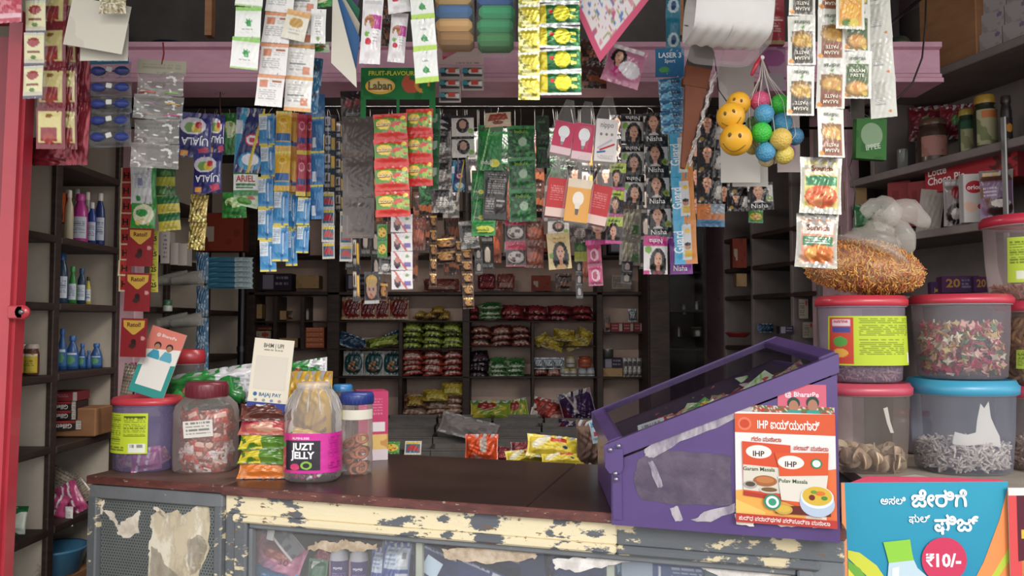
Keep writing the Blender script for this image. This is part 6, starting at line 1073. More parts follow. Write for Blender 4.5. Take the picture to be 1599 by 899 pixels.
kind('choc2', .08, .16, .03, MATTE, [('bg', '#cfcac6'), ('E', .55, .27, .36, .13, '#c02430'), ('T', 'orion', .55, .27, .1, '#fff', 0, .02, .6), ('E', .8, .68, .14, .06, '#c02430'), ('ne', .4, .6, .3, .2, '#e0b8a0', 6, .5), ('r', .0, 0, .1, 1, '#8a8684')], '#bbb', boxp)
kind('choc3', .1, .16, .03, GLOSS, [('bg', '#7a5a7c'), ('r', 0, 0, 1, .22, '#5a3428'), ('n', '#6a3a2c', 5, .72), ('e', .62, .76, .36, .2, '#3a2420'), ('e', .62, .66, .3, .08, '#d0c4bc'), ('l', .1, .35, .5, .55, '#c8b8cc', 3), ('r', .1, .05, .6, .12, '#c8a060')])
rp('choc1', 1492, 316, .02, 'dark biscuit pack with a red oval, left of the white one', 34, 74, rx=0, yaw=-.35); rp('choc2', 1520, 309, .0, 'white pack with a big red oval on the third right shelf', 34, 76, rx=0, yaw=-.3); rp('choc3', 1556, 305, .01, 'mauve cake pack with a chocolate cake picture', 46, 80, rx=0, yaw=-.5)
kind('whitepaper', .08, .16, .01, PAPER, [('bg', '#a8a098'), ('n', '#98908a', 3, .6)]); rp('whitepaper', 1453, 330, .03, 'blank grey-white paper bag leaning under the red carton', 34, 70, ry=.15, yaw=-.4)
kind('purplecart', .1, .055, .08, MATTE, [('bg', '#4a2c5a'), ('T', 'Jumbo', .5, .6, .3, '#d8b84a', 0, .03, .8), ('n', '#5a2c50', 4, .6)], '#3a2048', boxp)
kind('purplecart2', .1, .055, .08, MATTE, [('bg', '#5a2c5c'), ('T', '20', .3, .4, .5, '#c08a40', 0, .03, .4), ('r', .5, .1, .8, .9, '#4a3a5a'), ('l', .52, .2, .78, .8, '#9a8ab0', 3)], '#4a2048', boxp)
rp('purplecart', 1466, 450, .05, 'purple carton with yellow lettering behind the tubs', 22, 20, rx=0, yaw=-.3); rp('purplecart2', 1500, 444, .06, 'purple carton reading 20 behind the tubs', 52, 26, rx=0, yaw=-.3); rp('purplecart2', 1540, 444, .1, 'dim purple carton end behind the tubs at the right', 34, 24, rx=0, yaw=-.3)
rp('greenpad', 1357, 340, .04, 'green bag with yellow marks at the inner end below the noodle carton', 48, 44, yaw=-.2)
rp('cubbybox', 1336, 306, .02, 'brown cardboard carton by the pink pillar', 34, 46, rx=0, yaw=-.1); rp('papers', 1330, 372, .02, 'stack of papers by the pink pillar', 34, 40, rx=0, yaw=-.1)
mb = MB(); pts = [(1337, 185), (1332, 240), (1326, 262), (1336, 300), (1332, 340)]; a = P(1337, 185, 2.4); mb.tube([P(x, y, 2.4) - a for x, y in pts], .0022, '#2a2220', 6); solo('black_cable', mb, PLAST, 'black cable running down the right pink pillar', 'cable', a)
mb = MB(); a = P(1445, 0, 2.3); mb.tube([P(x, y, 2.3) - a for x, y in ((1447, -40), (1445, 40), (1440, 90), (1425, 130), (1400, 155), (1370, 168))], .003, '#2a1c1c', 6); solo('black_cable', mb, PLAST, 'black cable looping across the end of the pink beam', 'cable', a)
# ================= plastic tubs =================
TUBC = cmat('milky_plastic', .22, 0, .1, .6, clear=True, film=.38)
def tub(label, px, wpx, y0, y1, d, zb, lid, body='#c4bcc855', top=1.0, bot=.88, lidh=.1, ex=2.6, name='plastic_tub', cat='tub', spec=None, lab=None, sy=.85, mat=None, rim=True):
    p = P(px, y1, d); H = P(px, y0, d).z - zb; R = M_(wpx, d) / 2; r = thing(name, label, cat, (p.x, d, zb)); h = H * (1 - lidh)
    mb = MB(); mb.lathe([(R * bot * .9, 0), (R * bot, .006), (R * (bot + top) / 2, h * .5), (R * top * .97, h * .97), (R * top * .97, h)], 48, col=body, ex=ex, sy=sy, cap=False)
    mb.lathe([(.001, .003), (R * bot * .9, .001)], 48, col=body, ex=ex, sy=sy, cap=False); part('body', mb, mat or TUBC, r)
    if rim: mb = MB(); mb.lathe([(R * .96, h - H * .03), (R * 1.01, h - H * .025), (R * 1.01, h), (R * .96, h)], 48, col=body[:7] + '99', ex=ex, sy=sy, cap=False); part('rim', mb, TUBC, r)
    mb = MB(); q = H * lidh; mb.lathe([(R * .98, h - q * .15), (R * 1.04, h - q * .1), (R * 1.05, h + q * .55), (R * 1.02, h + q * .62), (R * .98, h + q * .95), (R * .9, h + q), (R * .86, h + q * .8), (.001, h + q * .8)], 48, col=lid, ex=ex, sy=sy, cap=False); part('lid', mb, PLAST, r)
    if spec: z0, z1, arc, c0 = lab; mb = wraplabel(spec, H * z0, H * z1, R * (.985 if top == 1 else 1), ex, sy, arc, .0025, c0, taper=1.03 if bot < .95 else 1); part('label', mb, MATTE, r)
    r['_R'] = R; r['_H'] = H; return r
def bits(label, name, r, n, z0, z1, fn, cols, fill=.8, cat='snacks', group=None, sy=.85, ex=2.6, mat=None):
    """loose contents: many small pieces packed in the tub, one object"""
    mb = MB(); R = r['_R'] * fill; cx_, cy_, cz_ = r.location
    for i in range(n):
        a = random.uniform(0, 2 * math.pi); c_, s_ = math.cos(a), math.sin(a); k = (abs(c_) ** ex + abs(s_) ** ex) ** (-1 / ex); q = random.uniform(.75, 1) if random.random() < .75 else random.uniform(0, 1)
        q_ = MB(); fn(q_, random.choice(cols)); q_.tf(Matrix.Translation((R * k * q * c_, R * k * q * s_ * sy, random.uniform(z0, z1))) @ Euler([random.uniform(0, 6.3) for _ in range(3)]).to_matrix().to_4x4()); mb.join(q_)
    return solo(name, mb, mat or FOOD, label, cat, r.location, kind='stuff', group=group)
def b_star(m, c): m.add([(math.cos(k * .785) * (.013 if k % 2 == 0 else .006), math.sin(k * .785) * (.013 if k % 2 == 0 else .006), z) for z in (-.002, .002) for k in range(8)], [tuple(range(8))[::-1], tuple(range(8, 16))] + [(k, (k + 1) % 8, (k + 1) % 8 + 8, k + 8) for k in range(8)], c)
def b_tube(m, c): m.lathe([(.0028, -.011), (.0028, .011)], 6, col=c)
def b_disc(m, c): m.lathe([(.0001, -.001), (.022, -.0016), (.022, .0016), (.0001, .001)], 16, col=c, cap=False)
def b_noodle(m, c):
    t = random.uniform(-.008, .008); m.tube([(-.014, 0, 0), (-.004, t, .003), (.006, t, -.002), (.014, 0, .002)], .0013, c, 4)
def b_ring(m, c): m.tube([(.017 * math.cos(t), .017 * math.sin(t), 0) for t in np.linspace(0, 6.283, 13)[:-1]], .0052, c, 6, closed=True)
ZS = 1.0515
sp_lime = [('bg', '#b8cc2c'), ('r', .02, .03, .28, .97, '#c8402c'), ('r', .06, .06, .25, .2, '#d8c0c8'), ('T', 'nutrine', .155, .1, .07, '#c03038', 0, .02, .2), ('r', .06, .22, .25, .34, '#4a4a90'), ('e', .15, .52, .07, .1, '#4f9a3a'), ('e', .15, .75, .08, .09, '#e0a03a'), ('r', .08, .88, .13, .96, '#f0f0f0'), ('l', .33, .04, .96, .42, '#4a5a1c', 10), ('l', .33, .48, .8, .8, '#4a5a1c', 8), ('r', .86, .75, .97, .95, '#e8e8d8')]
t3 = tub('tub with pinkish red lid holding flat pale discs, below the labelled tub', 1348, 134, 595, 742, 2.14, ZS, '#c8485c', '#b3a59a30', lidh=.12)
t1 = tub('tub with red lid and a lime green and red label, under the noodle bag', 1346, 125, 462, 594, 2.14, ZS + t3['_H'] + .001, '#c83444', '#b8a8bc48', lidh=.11, spec=sp_lime, lab=(.2, .76, 2.35, .0))
t4 = tub('tub with sky blue lid holding short white sticks', 1504, 146, 590, 750, 2.12, ZS, '#3a9cc0', '#aeb4c830', lidh=.14)
t2 = tub('tub with red lid holding pink, red and green star snacks', 1502, 136, 460, 594, 2.12, ZS + t4['_H'] + .001, '#c83448', '#c0b6c030', lidh=.10)
t6 = tub('tub with pinkish red lid at the right edge, on the counter', 1643, 150, 600, 748, 2.14, ZS, '#cc4258', '#b8a8a830', lidh=.12)
t5 = tub('tub with red lid of brown curled snacks, middle of the right edge stack', 1636, 146, 470, 600, 2.14, ZS + t6['_H'] + .001, '#c8344c', '#b89a9030', lidh=.11, spec=[('bg', '#a8c040'), ('l', .1, .1, .9, .9, '#4a5a1c', 8)], lab=(.2, .42, .25, -.95))
t7 = tub('tub with red lid and lime label at the top of the right edge stack', 1618, 140, 338, 470, 2.14, ZS + t6['_H'] + t5['_H'] + .002, '#cc3048', '#c8b8b430', lidh=.11, spec=[('bg', '#b4cc34'), ('l', .1, .1, .8, .6, '#4a5a1c', 9), ('r', .3, .74, .9, .93, '#dfe0c8')], lab=(.2, .72, .62, -.72))
bits('flat pale beige discs lying in the lower tub', 'snack_discs', t3, 120, .014, .05, b_disc, ['#d8b898', '#c8a88a', '#e0c8a6', '#d0b090'])
bits('small pinkish puffed snacks at the bottom of the labelled tub', 'puffed_snacks', t1, 260, .01, .035, b_tube, ['#b88a8a', '#c09a94', '#a87a80'])
bits('pink, red, cream and green star-shaped snacks in the tub', 'star_snacks', t2, 620, .014, .15, b_star, ['#b8304a', '#c84058', '#e0a89a', '#d8c07a', '#3f7a44', '#e0d8c0', '#b83a5a', '#c89a4a'])
bits('short white tube snacks filling the lower part of the blue-lidded tub', 'tube_snacks', t4, 1300, .012, .08, b_tube, ['#ddd0c6', '#e6dad0', '#cfc2b8'])
bits('pale tube snacks in the tub at the right edge', 'tube_snacks', t6, 700, .01, .08, b_tube, ['#c4a898', '#b89c8c', '#cdb4a4'])
bits('golden brown curled snacks in the right edge tub', 'curled_snacks', t5, 420, .012, .17, b_ring, ['#a87a44', '#b88a54', '#94683a'], fill=.74)
bits('pale orange snacks at the bottom of the topmost right tub', 'crumb_snacks', t7, 220, .01, .045, b_tube, ['#c08a70', '#b47c64'])
# white smears inside two tubs (flour streaks on the wall)
for t, lab_, pts in ((t4, 'white flour streak inside the blue-lidded tub', [(-.62, .42), (-.56, .56), (-.3, .52), (-.1, .55), (-.06, .72), (.02, .92), (.1, .86), (.2, .95), (.24, .74), (.34, .6), (.42, .5), (.44, .36), (.1, .4), (-.3, .38), (-.6, .4)]), (t3, 'ragged white tape scrap on the lower tub', [(.2, .88), (.3, .9), (.36, .7), (.44, .55), (.36, .55), (.28, .68)])):
    R = t['_R'] * .93; mb = MB(); mb.prism([(R * a, z * t['_H'] * .82) for a, z in pts], .001, '#dcd6cc', -.70 * R); part('white_streak', mb, PAPER, t)
# mid-ground jar behind, between tubs
vessel('dim jar with a red lid in the gap between the stacked tubs', 1424, 640, 56, 2.42, ZS, '#7a7078', '#8a2a34', 'jar', capf=.12, name='jar', cat='jar', mat=PLAST)
mb = MB(); mb.bbox((0, 0, 0), (.075, .06, .002), '#cfc8bc', b=.0005, rz=.5); solo('paper_scrap', mb, PAPER, 'folded paper scrap lying between the two lower tubs', 'paper', (P(1434, 735, 1.98).x, 1.99, ZS + .003))
# bag of noodles
r = thing('snack_bag', 'knotted clear plastic bag of orange sev noodles lying on the labelled tub', 'snack bag', (P(1352, 462, 2.1).x, 2.12, 1.537), (0, .10, 0)); S_ = M_(1, 2.1)
def blob(k, colr, mat, nm, grow=1.0):
    th = np.linspace(0, math.pi, 19); ph = np.linspace(0, 2 * math.pi, 37); X = np.zeros((19, 37, 3))
    for i, a in enumerate(th):
        for j, b in enumerate(ph):
            x = math.sin(a) * math.cos(b) * 92 * S_ * grow; y = math.sin(a) * math.sin(b) * .10 * grow; z = math.cos(a)
            z = (z * (48 if z > 0 else 30)) * S_ * grow; w = .004 * math.sin(b * 5 + a * 3) * math.sin(a) * k
            X[i, j] = (x + w, y + w, z + .055 + w * .5)
    mb = MB(); mb.grid(X, colr); return part(nm, mb, mat, r)
blob(1, '#e0d4c41c', FILM, 'clear_bag', 1.0); blob(1, '#dc9c4c', FOOD, 'noodle_core', .88)
mb = MB()
for i in range(2600):
    a = math.acos(random.uniform(-1, 1)); b = random.uniform(0, 6.283); g = random.uniform(.9, .965); z = math.cos(a)
    p = Vector((math.sin(a) * math.cos(b) * 92 * S_ * g, math.sin(a) * math.sin(b) * .10 * g, (z * (48 if z > 0 else 30)) * S_ * g + .055)); q_ = MB(); b_noodle(q_, random.choice(['#f0b054', '#e09a44', '#f4c46c', '#d88438', '#c8603a'])); q_.tf(Matrix.Translation(p) @ Euler([random.uniform(0, 6.3) for _ in range(3)]).to_matrix().to_4x4()); mb.join(q_)
o = part('sev_noodles', mb, FOOD, r, kind='stuff')
def cone(pts, rr, col, nm):
    P_, R_ = [], []
    for i in range(len(pts) - 1):
        a, b, c, e = pts[max(i - 1, 0)], pts[i], pts[i + 1], pts[min(i + 2, len(pts) - 1)]
        for t in (0, .25, .5, .75): P_.append(tuple(.5 * (2 * b[k] + (c[k] - a[k]) * t + (2 * a[k] - 5 * b[k] + 4 * c[k] - e[k]) * t * t + (3 * b[k] - a[k] - 3 * c[k] + e[k]) * t ** 3) for k in range(3))); s_ = t * t * (3 - 2 * t); R_.append((rr[i] * (1 - s_) + rr[i + 1] * s_) * (1 + .07 * math.sin(i * 5 + t * 9)))
    pts, rr = P_ + [pts[-1]], R_ + [rr[-1]]; mb = MB(); mb.tube([(a * S_, b, c * S_) for a, b, c in pts], [q * S_ for q in rr], col, 12); return part(nm, mb, FILM, r)
cone([(5, 0, 60), (14, 0, 85), (18, -.005, 102), (20, -.01, 112)], [62, 40, 24, 18], '#ddd4c850', 'gathered_neck')
cone([(18, -.01, 108), (24, -.02, 122), (20, -.01, 132), (6, 0, 134), (-6, .01, 124)], [14, 22, 24, 16, 10], '#d8d2c850', 'knot')
cone([(22, -.01, 118), (50, -.02, 134), (82, -.01, 122), (96, 0, 112)], [10, 20, 13, 2], '#d8d2c850', 'bag_ear'); cone([(30, -.01, 118), (52, -.02, 100), (58, -.02, 76), (50, -.01, 62)], [10, 14, 14, 3], '#d8d2c850', 'bag_ear')
# ================= counter-left goods =================
def onc(px, py):  # a point on the countertop seen at this pixel
    d = (CZ - CAMZ); v = P(px, py, 1.0) - Vector((0, 0, CAMZ)); k = d / v.z; return v.x * k, v.y * k
tl = tub('lilac-tinted tub with red lid and bright lime nutrition label', 228, 98, 618, 735, 2.52, CZ + .001, '#c83c48', '#8a7fae66', lidh=.09, ex=2.3, sy=.85, bot=.94, spec=[('bg', '#c3d62a'), ('l', .04, .05, .42, .8, '#4a5a1c', 14), ('l', .5, .12, .96, .55, '#4a5a1c', 9), ('r', .5, .08, .96, .1, '#3a4a1c'), ('r', .5, .56, .96, .575, '#3a4a1c'), ('r', .62, .76, .96, .97, '#e4e6d8'), ('l', .64, .78, .94, .94, '#555', 1), ('l', .04, .84, .5, .95, '#3a4a1c', 2)], lab=(.26, .80, 1.45, -.32))
kind('lolly', .06, .05, .008, GLOSS, [('bg', '#c8607a'), ('n', '#e0a0a0', 5, .55), ('n', '#d8c070', 6, .65, 4)])
for i, (a, z, c) in enumerate(((-.75, .03, 0), (-.2, .032, 1), (.35, .04, 2), (.9, .045, 0))):
    R = tl['_R'] * .8; x, y, z0 = tl.location; o = link('candy_packet', kmesh(('lolly', 'l_tan', 'stripedpink')[c]), None, (x + R * math.sin(a), y - R * .8 * math.cos(a), z0 + z), (-.2, .5 - i * .3, a), 'wrapped candy packet at the bottom of the lilac tub, %s' % ('left', 'middle left', 'middle right', 'right')[i], 'candy', 'candies inside the lilac tub'); o.scale = (.9, .7, .9) if c != 1 else (.4, .3, .35)
# payment stand, code left out
def stand(label, px, py, w, h, d, spec, tilt, yaw=0, rx=-.12, corner=True):
    r = thing('payment_stand', label, 'stand', P(px, py, d), (rx, math.radians(tilt), yaw)); mb = card(M_(w, d), M_(h, d), .004, spec, '#c8c4bc', .0022); mb.tf(Matrix.Translation((0, 0, M_(h, d) / 2))); part('board', mb, MATTE, r)
    mb = MB(); mb.box((0, .02, M_(h, d) * .25), (M_(w, d) * .5, .003, M_(h, d) * .5), '#d8d4cc', rx=.25); part('prop_leg', mb, MATTE, r); return r
r = stand('coral and teal payment stand with two men pictured, standing on the lilac tub', 227, 617, 56, 106, 2.46, [('bg', '#dc7a6a'), ('P', [(0, .36), (1, .24), (1, .62), (0, .66)], '#e6e2da'), ('P', [(0, .6), (1, .48), (1, 1), (0, 1)], '#2c948c'), ('E', .34, .26, .1, .055, '#3a2620'), ('E', .34, .28, .075, .045, '#b07a5c'), ('P', [(.16, .42), (.26, .33), (.42, .33), (.5, .42), (.5, .46), (.16, .46)], '#3a9ab8'), ('E', .68, .25, .1, .055, '#3a2620'), ('E', .68, .27, .075, .045, '#b07a5c'), ('P', [(.52, .42), (.6, .32), (.78, .32), (.86, .42), (.84, .46), (.52, .46)], '#5aa8c0'), ('P', [(.12, .46), (.88, .46), (.88, .88), (.12, .88)], '#e3dfd8'), ('T', '@ BharatPe', .5, .1, .045, '#f6ece4', 0, .01), ('l', .2, .84, .8, .86, '#555', 1)], 17)
# big square jar of wrapped sweets
jr = thing('sweet_jar', 'large clear square jar with maroon screw lid full of wrapped sweets', 'jar', (P(319, 742, 2.48).x, 2.49, CZ + .001)); w = M_(91, 2.48) / 2; H = 1.262 - CZ
JP = [(w * .9, 0), (w * .99, .008), (w * 1, H * .1), (w * 1, H * .66), (w * .94, H * .74), (w * .72, H * .82), (w * .64, H * .84), (w * .64, H * .9)]
mb = MB(); mb.lathe(JP, 48, col='#e6d8d41c', ex=3.4, sy=.8, cap=False); part('body', mb, CLEAR, jr)
mb = MB(); mb.lathe([(w * .66, H * .83), (w * .70, H * .84), (w * .70, H * .97), (w * .66, H), (.001, H)], 40, col='#7a2c38', cap=False)
for k in range(30): a = 2 * math.pi * k / 30; mb.box((w * .7 * math.cos(a), w * .7 * math.sin(a), H * .905), (.002, .002, H * .11), '#6a2430', rz=a)
part('screw_lid', mb, PLAST, jr)
lb = card(.092, .052, .0006, [('bg', '#ddd8d0'), ('l', .1, .1, .9, .92, '#2a2624', 4)]); lb.tf(Matrix.Translation((.004, -w * .8 - .0015, H * .5)) @ Matrix.Rotation(-.08, 4, 'Y')); part('paper_label', lb, MATTE, jr)
kind('redsweet', .07, .05, .014, GLOSS, [('bg', '#b83a2c'), ('n', '#6a2a20', 5, .6), ('r', .3, .2, .9, .5, '#d8b0a0')]); kind('whitesweet', .07, .05, .014, GLOSS, [('bg', '#d0c4c0'), ('n', '#c86a6a', 5, .62), ('l', .2, .2, .8, .6, '#7a6a6a', 4)]); kind('brownsweet', .07, .05, .014, GLOSS, [('bg', '#7a3c2c'), ('n', '#a8685a', 5, .6), ('e', .3, .4, .15, .2, '#c8a088')])
n_ = 0
for lv in range(6):
    for k in range(5):
        a = (-1.25 + k * .62) + .2 * (lv % 2); rr_ = w * (.74 if lv else .68); q = ('redsweet', 'brownsweet', 'whitesweet')[(lv * 2 + k + (lv > 3)) % 3] if lv < 3 else ('redsweet', 'brownsweet')[(k + lv) % 2]
        o = link('wrapped_sweet', kmesh(q, k % 3), None, (jr.location.x + rr_ * math.sin(a), jr.location.y - rr_ * .74 * math.cos(a), CZ + .026 + lv * .029), (random.uniform(-.4, .1), random.uniform(-.5, .5), a * .8), '%s sweet inside the square jar, %s layer, %s' % ({'redsweet': 'red wrapped', 'whitesweet': 'white wrapped', 'brownsweet': 'brown wrapped'}[('redsweet', 'brownsweet', 'whitesweet')[(lv * 2 + k + (lv > 3)) % 3] if lv < 3 else ('redsweet', 'brownsweet')[(k + lv) % 2]], ('bottom', 'second', 'third', 'fourth', 'fifth', 'top')[lv], ('far left', 'left', 'middle', 'right', 'far right')[k]), 'sweet', 'wrapped sweets in the square jar')
mb = MB(); mb.lathe([(w * .5, .01), (w * .6, .03), (w * .6, .15), (w * .3, .175), (.001, .18)], 20, col='#8a3a30', ex=3, sy=.8); solo('sweet_fill', mb, FOIL, 'mass of wrapped sweets in the middle of the square jar', 'sweets', jr.location, kind='stuff')
# jars behind
r = tub('clear jar with a bright red lid behind the payment stand', 292, 50, 545, 640, 2.78, CZ + .001, '#a82c34', '#a8989833', lidh=.12, ex=2, bot=.95, name='clear_jar', cat='jar', mat=CLEAR)
r = thing('snack_pouch', 'large green and white snack pouch lying behind the maroon-lidded jar', 'snack pouch', P(330, 606, 2.66), (0, -.15, 0))
kind('greenwhite', .28, .13, .09, GLOSS, [('bg', '#c8c8cc'), ('P', [(0, 0), (.58, 0), (.66, 1), (0, 1)], '#2a8a3a'), ('r', 0, 0, .6, 1, '#2a8a3a'), ('e', .36, .6, .16, .3, '#9a5a44'), ('ne', .36, .6, .14, .26, '#c88a6a', 6, .5), ('n', '#1f7a30', 5, .68), ('l', .7, .3, .95, .9, '#8a8a94', 5)], crink=.006)
o = link('pouch_body', kmesh('greenwhite'), r, (0, 0, 0), (-.2, 0, 0)); o.scale = (1.15, 1, 1.0)
mb = MB(); mb.tube([(-.09, -.02, -.0), (-.13, -.03, -.03), (-.16, -.02, -.045), (-.18, -.01, -.04)], [.028, .016, .022, .008], '#2a8a3a', 8); part('twisted_end', mb, GLOSS, r); mb = MB(); mb.tube([(.06, -.03, .02), (.085, -.05, -.03), (.12, -.05, -.045)], [.03, .018, .024], '#1f7a30', 8); part('twisted_end', mb, GLOSS, r)
# biscuit packs stacked
kind('b_orange', .17, .09, .05, GLOSS, [('bg', '#e0782c'), ('n', '#e8945a', 5, .6)], crink=.002)
kind('b_green', .17, .09, .05, GLOSS, [('bg', '#5c8a2c'), ('P', [(0, .05), (.42, .05), (.46, .95), (0, .95)], '#d8c42c'), ('r', 0, .05, .4, .95, '#d8c42c'), ('r', .1, .12, .85, .34, '#e0d02c'), ('n', '#4a7a24', 6, .7)], crink=.002)
kind('b_pink', .17, .09, .05, GLOSS, [('bg', '#c86a5a'), ('r', 0, .05, .5, .5, '#c8344c'), ('e', .6, .65, .35, .2, '#d8a088'), ('n', '#b84a4c', 5, .66)], crink=.002)
kind('b_brown', .17, .09, .05, GLOSS, [('bg', '#5a2a24'), ('n', '#7a4438', 5, .6), ('e', .4, .25, .1, .12, '#c8c0b8')], crink=.002)
kind('b_yellow', .17, .09, .05, GLOSS, [('bg', '#c89a2c'), ('n', '#e0b84a', 5, .6)], crink=.002)
bx, by = onc(403, 752)
for i, (kn, lab_, dx, rz, var) in enumerate((('b_orange', 'orange wrapped biscuit pack at the bottom of the counter stack', 0, .05, 0), ('b_green', 'green and yellow biscuit pack, lower of the two in the stack', .0, -.08, 0), ('b_green', 'green and yellow biscuit pack, upper of the two in the stack', .003, .06, 1), ('b_pink', 'pink biscuit pack in the counter stack', .0, -.05, 0), ('b_brown', 'dark brown biscuit pack on top of the counter stack', .004, .12, 0))):
    o = link('biscuit_pack', kmesh(kn, var), None, (bx + dx, by + .055, CZ + .026 + .0435 * i), (-math.pi / 2 + .95, 0, rz), lab_, 'biscuit pack', 'biscuit packs stacked on the counter'); o.scale = (.92, .9, .66)
o = link('biscuit_pack', kmesh('b_yellow'), None, (bx + .10, by + .15, CZ + .10), (-.9, .3, .4), 'yellow-brown pack behind the right end of the counter stack', 'biscuit pack')
stand('cream payment stand with a blue foot strip on the biscuit stack', 416, 642, 62, 112, 2.36, [('bg', '#ddd3bf'), ('T', 'BHIM | UPI', .5, .09, .06, '#4a4a44', 0, .01, .5), ('l', .25, .15, .75, .18, '#6a665c', 1), ('P', [(.1, .24), (.9, .24), (.9, .7), (.1, .7)], '#d3cabb'), ('T', 'BAJAJ PAY', .55, .77, .05, '#2a6a9a', 0, .015, .6), ('E', .17, .77, .05, .028, '#2a6a9a'), ('E', .2, .85, .04, .02, '#8a8a8a'), ('E', .4, .85, .04, .02, '#8a9a8a'), ('E', .6, .85, .04, .02, '#6a8aaa'), ('E', .8, .85, .04, .02, '#a88a8a'), ('P', [(0, .88), (1, .88), (1, 1), (0, 1)], '#33408a'), ('l', .2, .9, .9, .98, '#d8dcf0', 2)], 5, rx=-.06)
# green-white pack and yellow packs behind the jelly jar
packat('greenwhite', 478, 582, 2.66, 'white and green crumpled snack pouch behind the jelly jar', rx=-.2, ry=-.15, w=70, h=40, var=1)
kind('yellowpack', .12, .16, .05, GLOSS, [('bg', '#d8a82c'), ('n', '#c08a24', 5, .6), ('P', [(.1, .7), (.5, .85), (.9, .7), (.9, .76), (.5, .92), (.1, .76)], '#8a5a2c'), ('P', [(.1, .56), (.5, .7), (.9, .56), (.9, .62), (.5, .77), (.1, .62)], '#a8743c')], crink=.003)
packat('yellowpack', 488, 640, 2.56, 'yellow snack pack standing behind the jelly jar', w=62, h=120); packat('yellowpack', 458, 636, 2.62, 'amber snack pack edge left behind the jelly jar', ry=.1, w=36, h=110, var=1)
# jelly jar
px0, py0 = 489, 755; jx, jy = onc(px0, py0); w = M_(85, jy) / 2; jy += w * .85; H = P(px0, 597, jy).z - CZ
r = thing('jelly_jar', 'ribbed clear jar with a bright pink jelly label on the counter', 'jar', (P(489, 700, jy).x, jy, CZ + .001)); w = M_(86, jy) / 2
prj = [(w * .84, 0), (w * .98, .008), (w * 1.0, .03), (w * 1.0, H * .46)] + [(w * (1.0 - .03 * (i % 2)), H * (.48 + .045 * i)) for i in range(5)] + [(w * .96, H * .7), (w * .84, H * .84), (w * .62, H * .93), (w * .56, H * .95)]
mb = MB(); mb.lathe(prj, 48, col='#e8e4e01a', ex=2.5, sy=.85, cap=False); part('body', mb, CLEAR, r)
for k in range(14):
    a = 2 * math.pi * k / 14; mb = MB(); mb.tube([(w * f * math.sin(a), -.85 * w * f * math.cos(a), H * z) for f, z in ((1.0, .70), (.97, .76), (.86, .84), (.64, .925))], .0022, '#f0ece833', 5); part('moulded_rib', mb, CLEAR, r)
mb = MB(); mb.lathe([(w * .56, H * .93), (w * .6, H * .935), (w * .6, H * .99), (w * .56, H), (.001, H)], 32, col='#e0dcd855', cap=False); part('clear_lid', mb, TUBC, r)
jsp = [('bg', '#d8249a'), ('r', .0, 0, .34, 1, '#d02c80'), ('e', .1, .62, .17, .36, '#d8344a'), ('ne', .1, .62, .16, .34, '#e87a8a', 14, .6), ('e', .1, .3, .1, .08, '#4a9a44'), ('P', [(.2, .18), (.58, .18), (.58, .92), (.2, .92)], '#2a2430'), ('T', 'ALPENLIEBE', .38, .12, .06, '#f8e4f0', 0, .01, .34), ('T', 'JUZT', .40, .32, .17, '#f4f2f4', 0, .04, .3), ('T', 'JELLY', .40, .54, .17, '#f4f2f4', 0, .04, .38), ('E', .44, .8, .06, .1, '#8ab83a'), ('E', .32, .84, .05, .08, '#d8306a'), ('E', .44, .8, .035, .06, '#2a2430'), ('l', .66, .1, .96, .7, '#9a1c70', 12), ('l', .66, .74, .9, .94, '#8a1a60', 3)]
mb = wraplabel(jsp, H * .10, H * .50, w * 1.006, 2.5, .85, 3.3, .0024, .18); part('label', mb, GLOSS, r)
r['_R'] = w; bits('small dark and pink wrapped jellies at the bottom of the jelly jar', 'wrapped_jellies', r, 130, .008, .06, lambda m, c: m.bbox((0, 0, 0), (.018, .012, .01), c, b=.003), ['#7a1c50', '#c83a7a', '#e0d0d8', '#3a2430'], cat='sweets', mat=GLOSS, ex=2.5, fill=.8)
# jar of rusk rings with blue lid
kx, ky = onc(556, 743); w = M_(50, ky) / 2; ky += w; H = P(556, 613, ky).z - CZ
r = thing('ring_jar', 'slim clear jar with royal blue lid half full of brown ring biscuits', 'jar', (P(556, 700, ky).x, ky, CZ + .001)); w = M_(51, ky) / 2
mb = MB(); mb.lathe([(w * .9, 0), (w, .006)] + [(w * (1 - .025 * (i % 3 == 0)), H * (.05 + .066 * i)) for i in range(12)] + [(w * .96, H * .88)], 36, col='#e8dcd81c', cap=False); part('body', mb, CLEAR, r)
mb = MB(); mb.lathe([(w * .96, H * .86), (w * 1.04, H * .865), (w * 1.04, H * .97), (w * .98, H), (.001, H)], 36, col='#2c3f8a', cap=False)
for k in range(28): a = 2 * math.pi * k / 28; mb.box((w * 1.04 * math.cos(a), w * 1.04 * math.sin(a), H * .92), (.002, .002, H * .09), '#26387c', rz=a)
part('screw_lid', mb, PLAST, r)
mb = wraplabel([('bg', '#d8c43a'), ('r', .3, 0, 1, 1, '#ded8c8'), ('r', .04, .3, .24, .7, '#a8842c')], H * .68, H * .8, w * 1.01, 2, 1, 3.0, .003, -.1); part('tape_label', mb, MATTE, r)
for i in range(14):
    a = i * 1.05; q = w * .5 * (.9 if i % 3 else .2); mb = MB(); b_ring(mb, ('#a8603c', '#b86e48', '#985434')[i % 3]); solo('ring_biscuit', mb, FOOD, 'brown ring biscuit in the blue-lidded jar', 'biscuit', (r.location.x + q * math.sin(a), r.location.y - q * math.cos(a), CZ + .012 + .0075 * i), (random.uniform(.2, 1.3), random.uniform(-.5, .5), random.uniform(-.6, .6)), 'ring biscuits in the blue-lidded jar')
vessel('clear jar with a sky blue lid behind the jelly jar', 535, 600, 34, 2.66, CZ + .001, '#c8b8a833', '#2f7ab8', 'tub', name='clear_jar', cat='jar', mat=CLEAR, capf=.08)
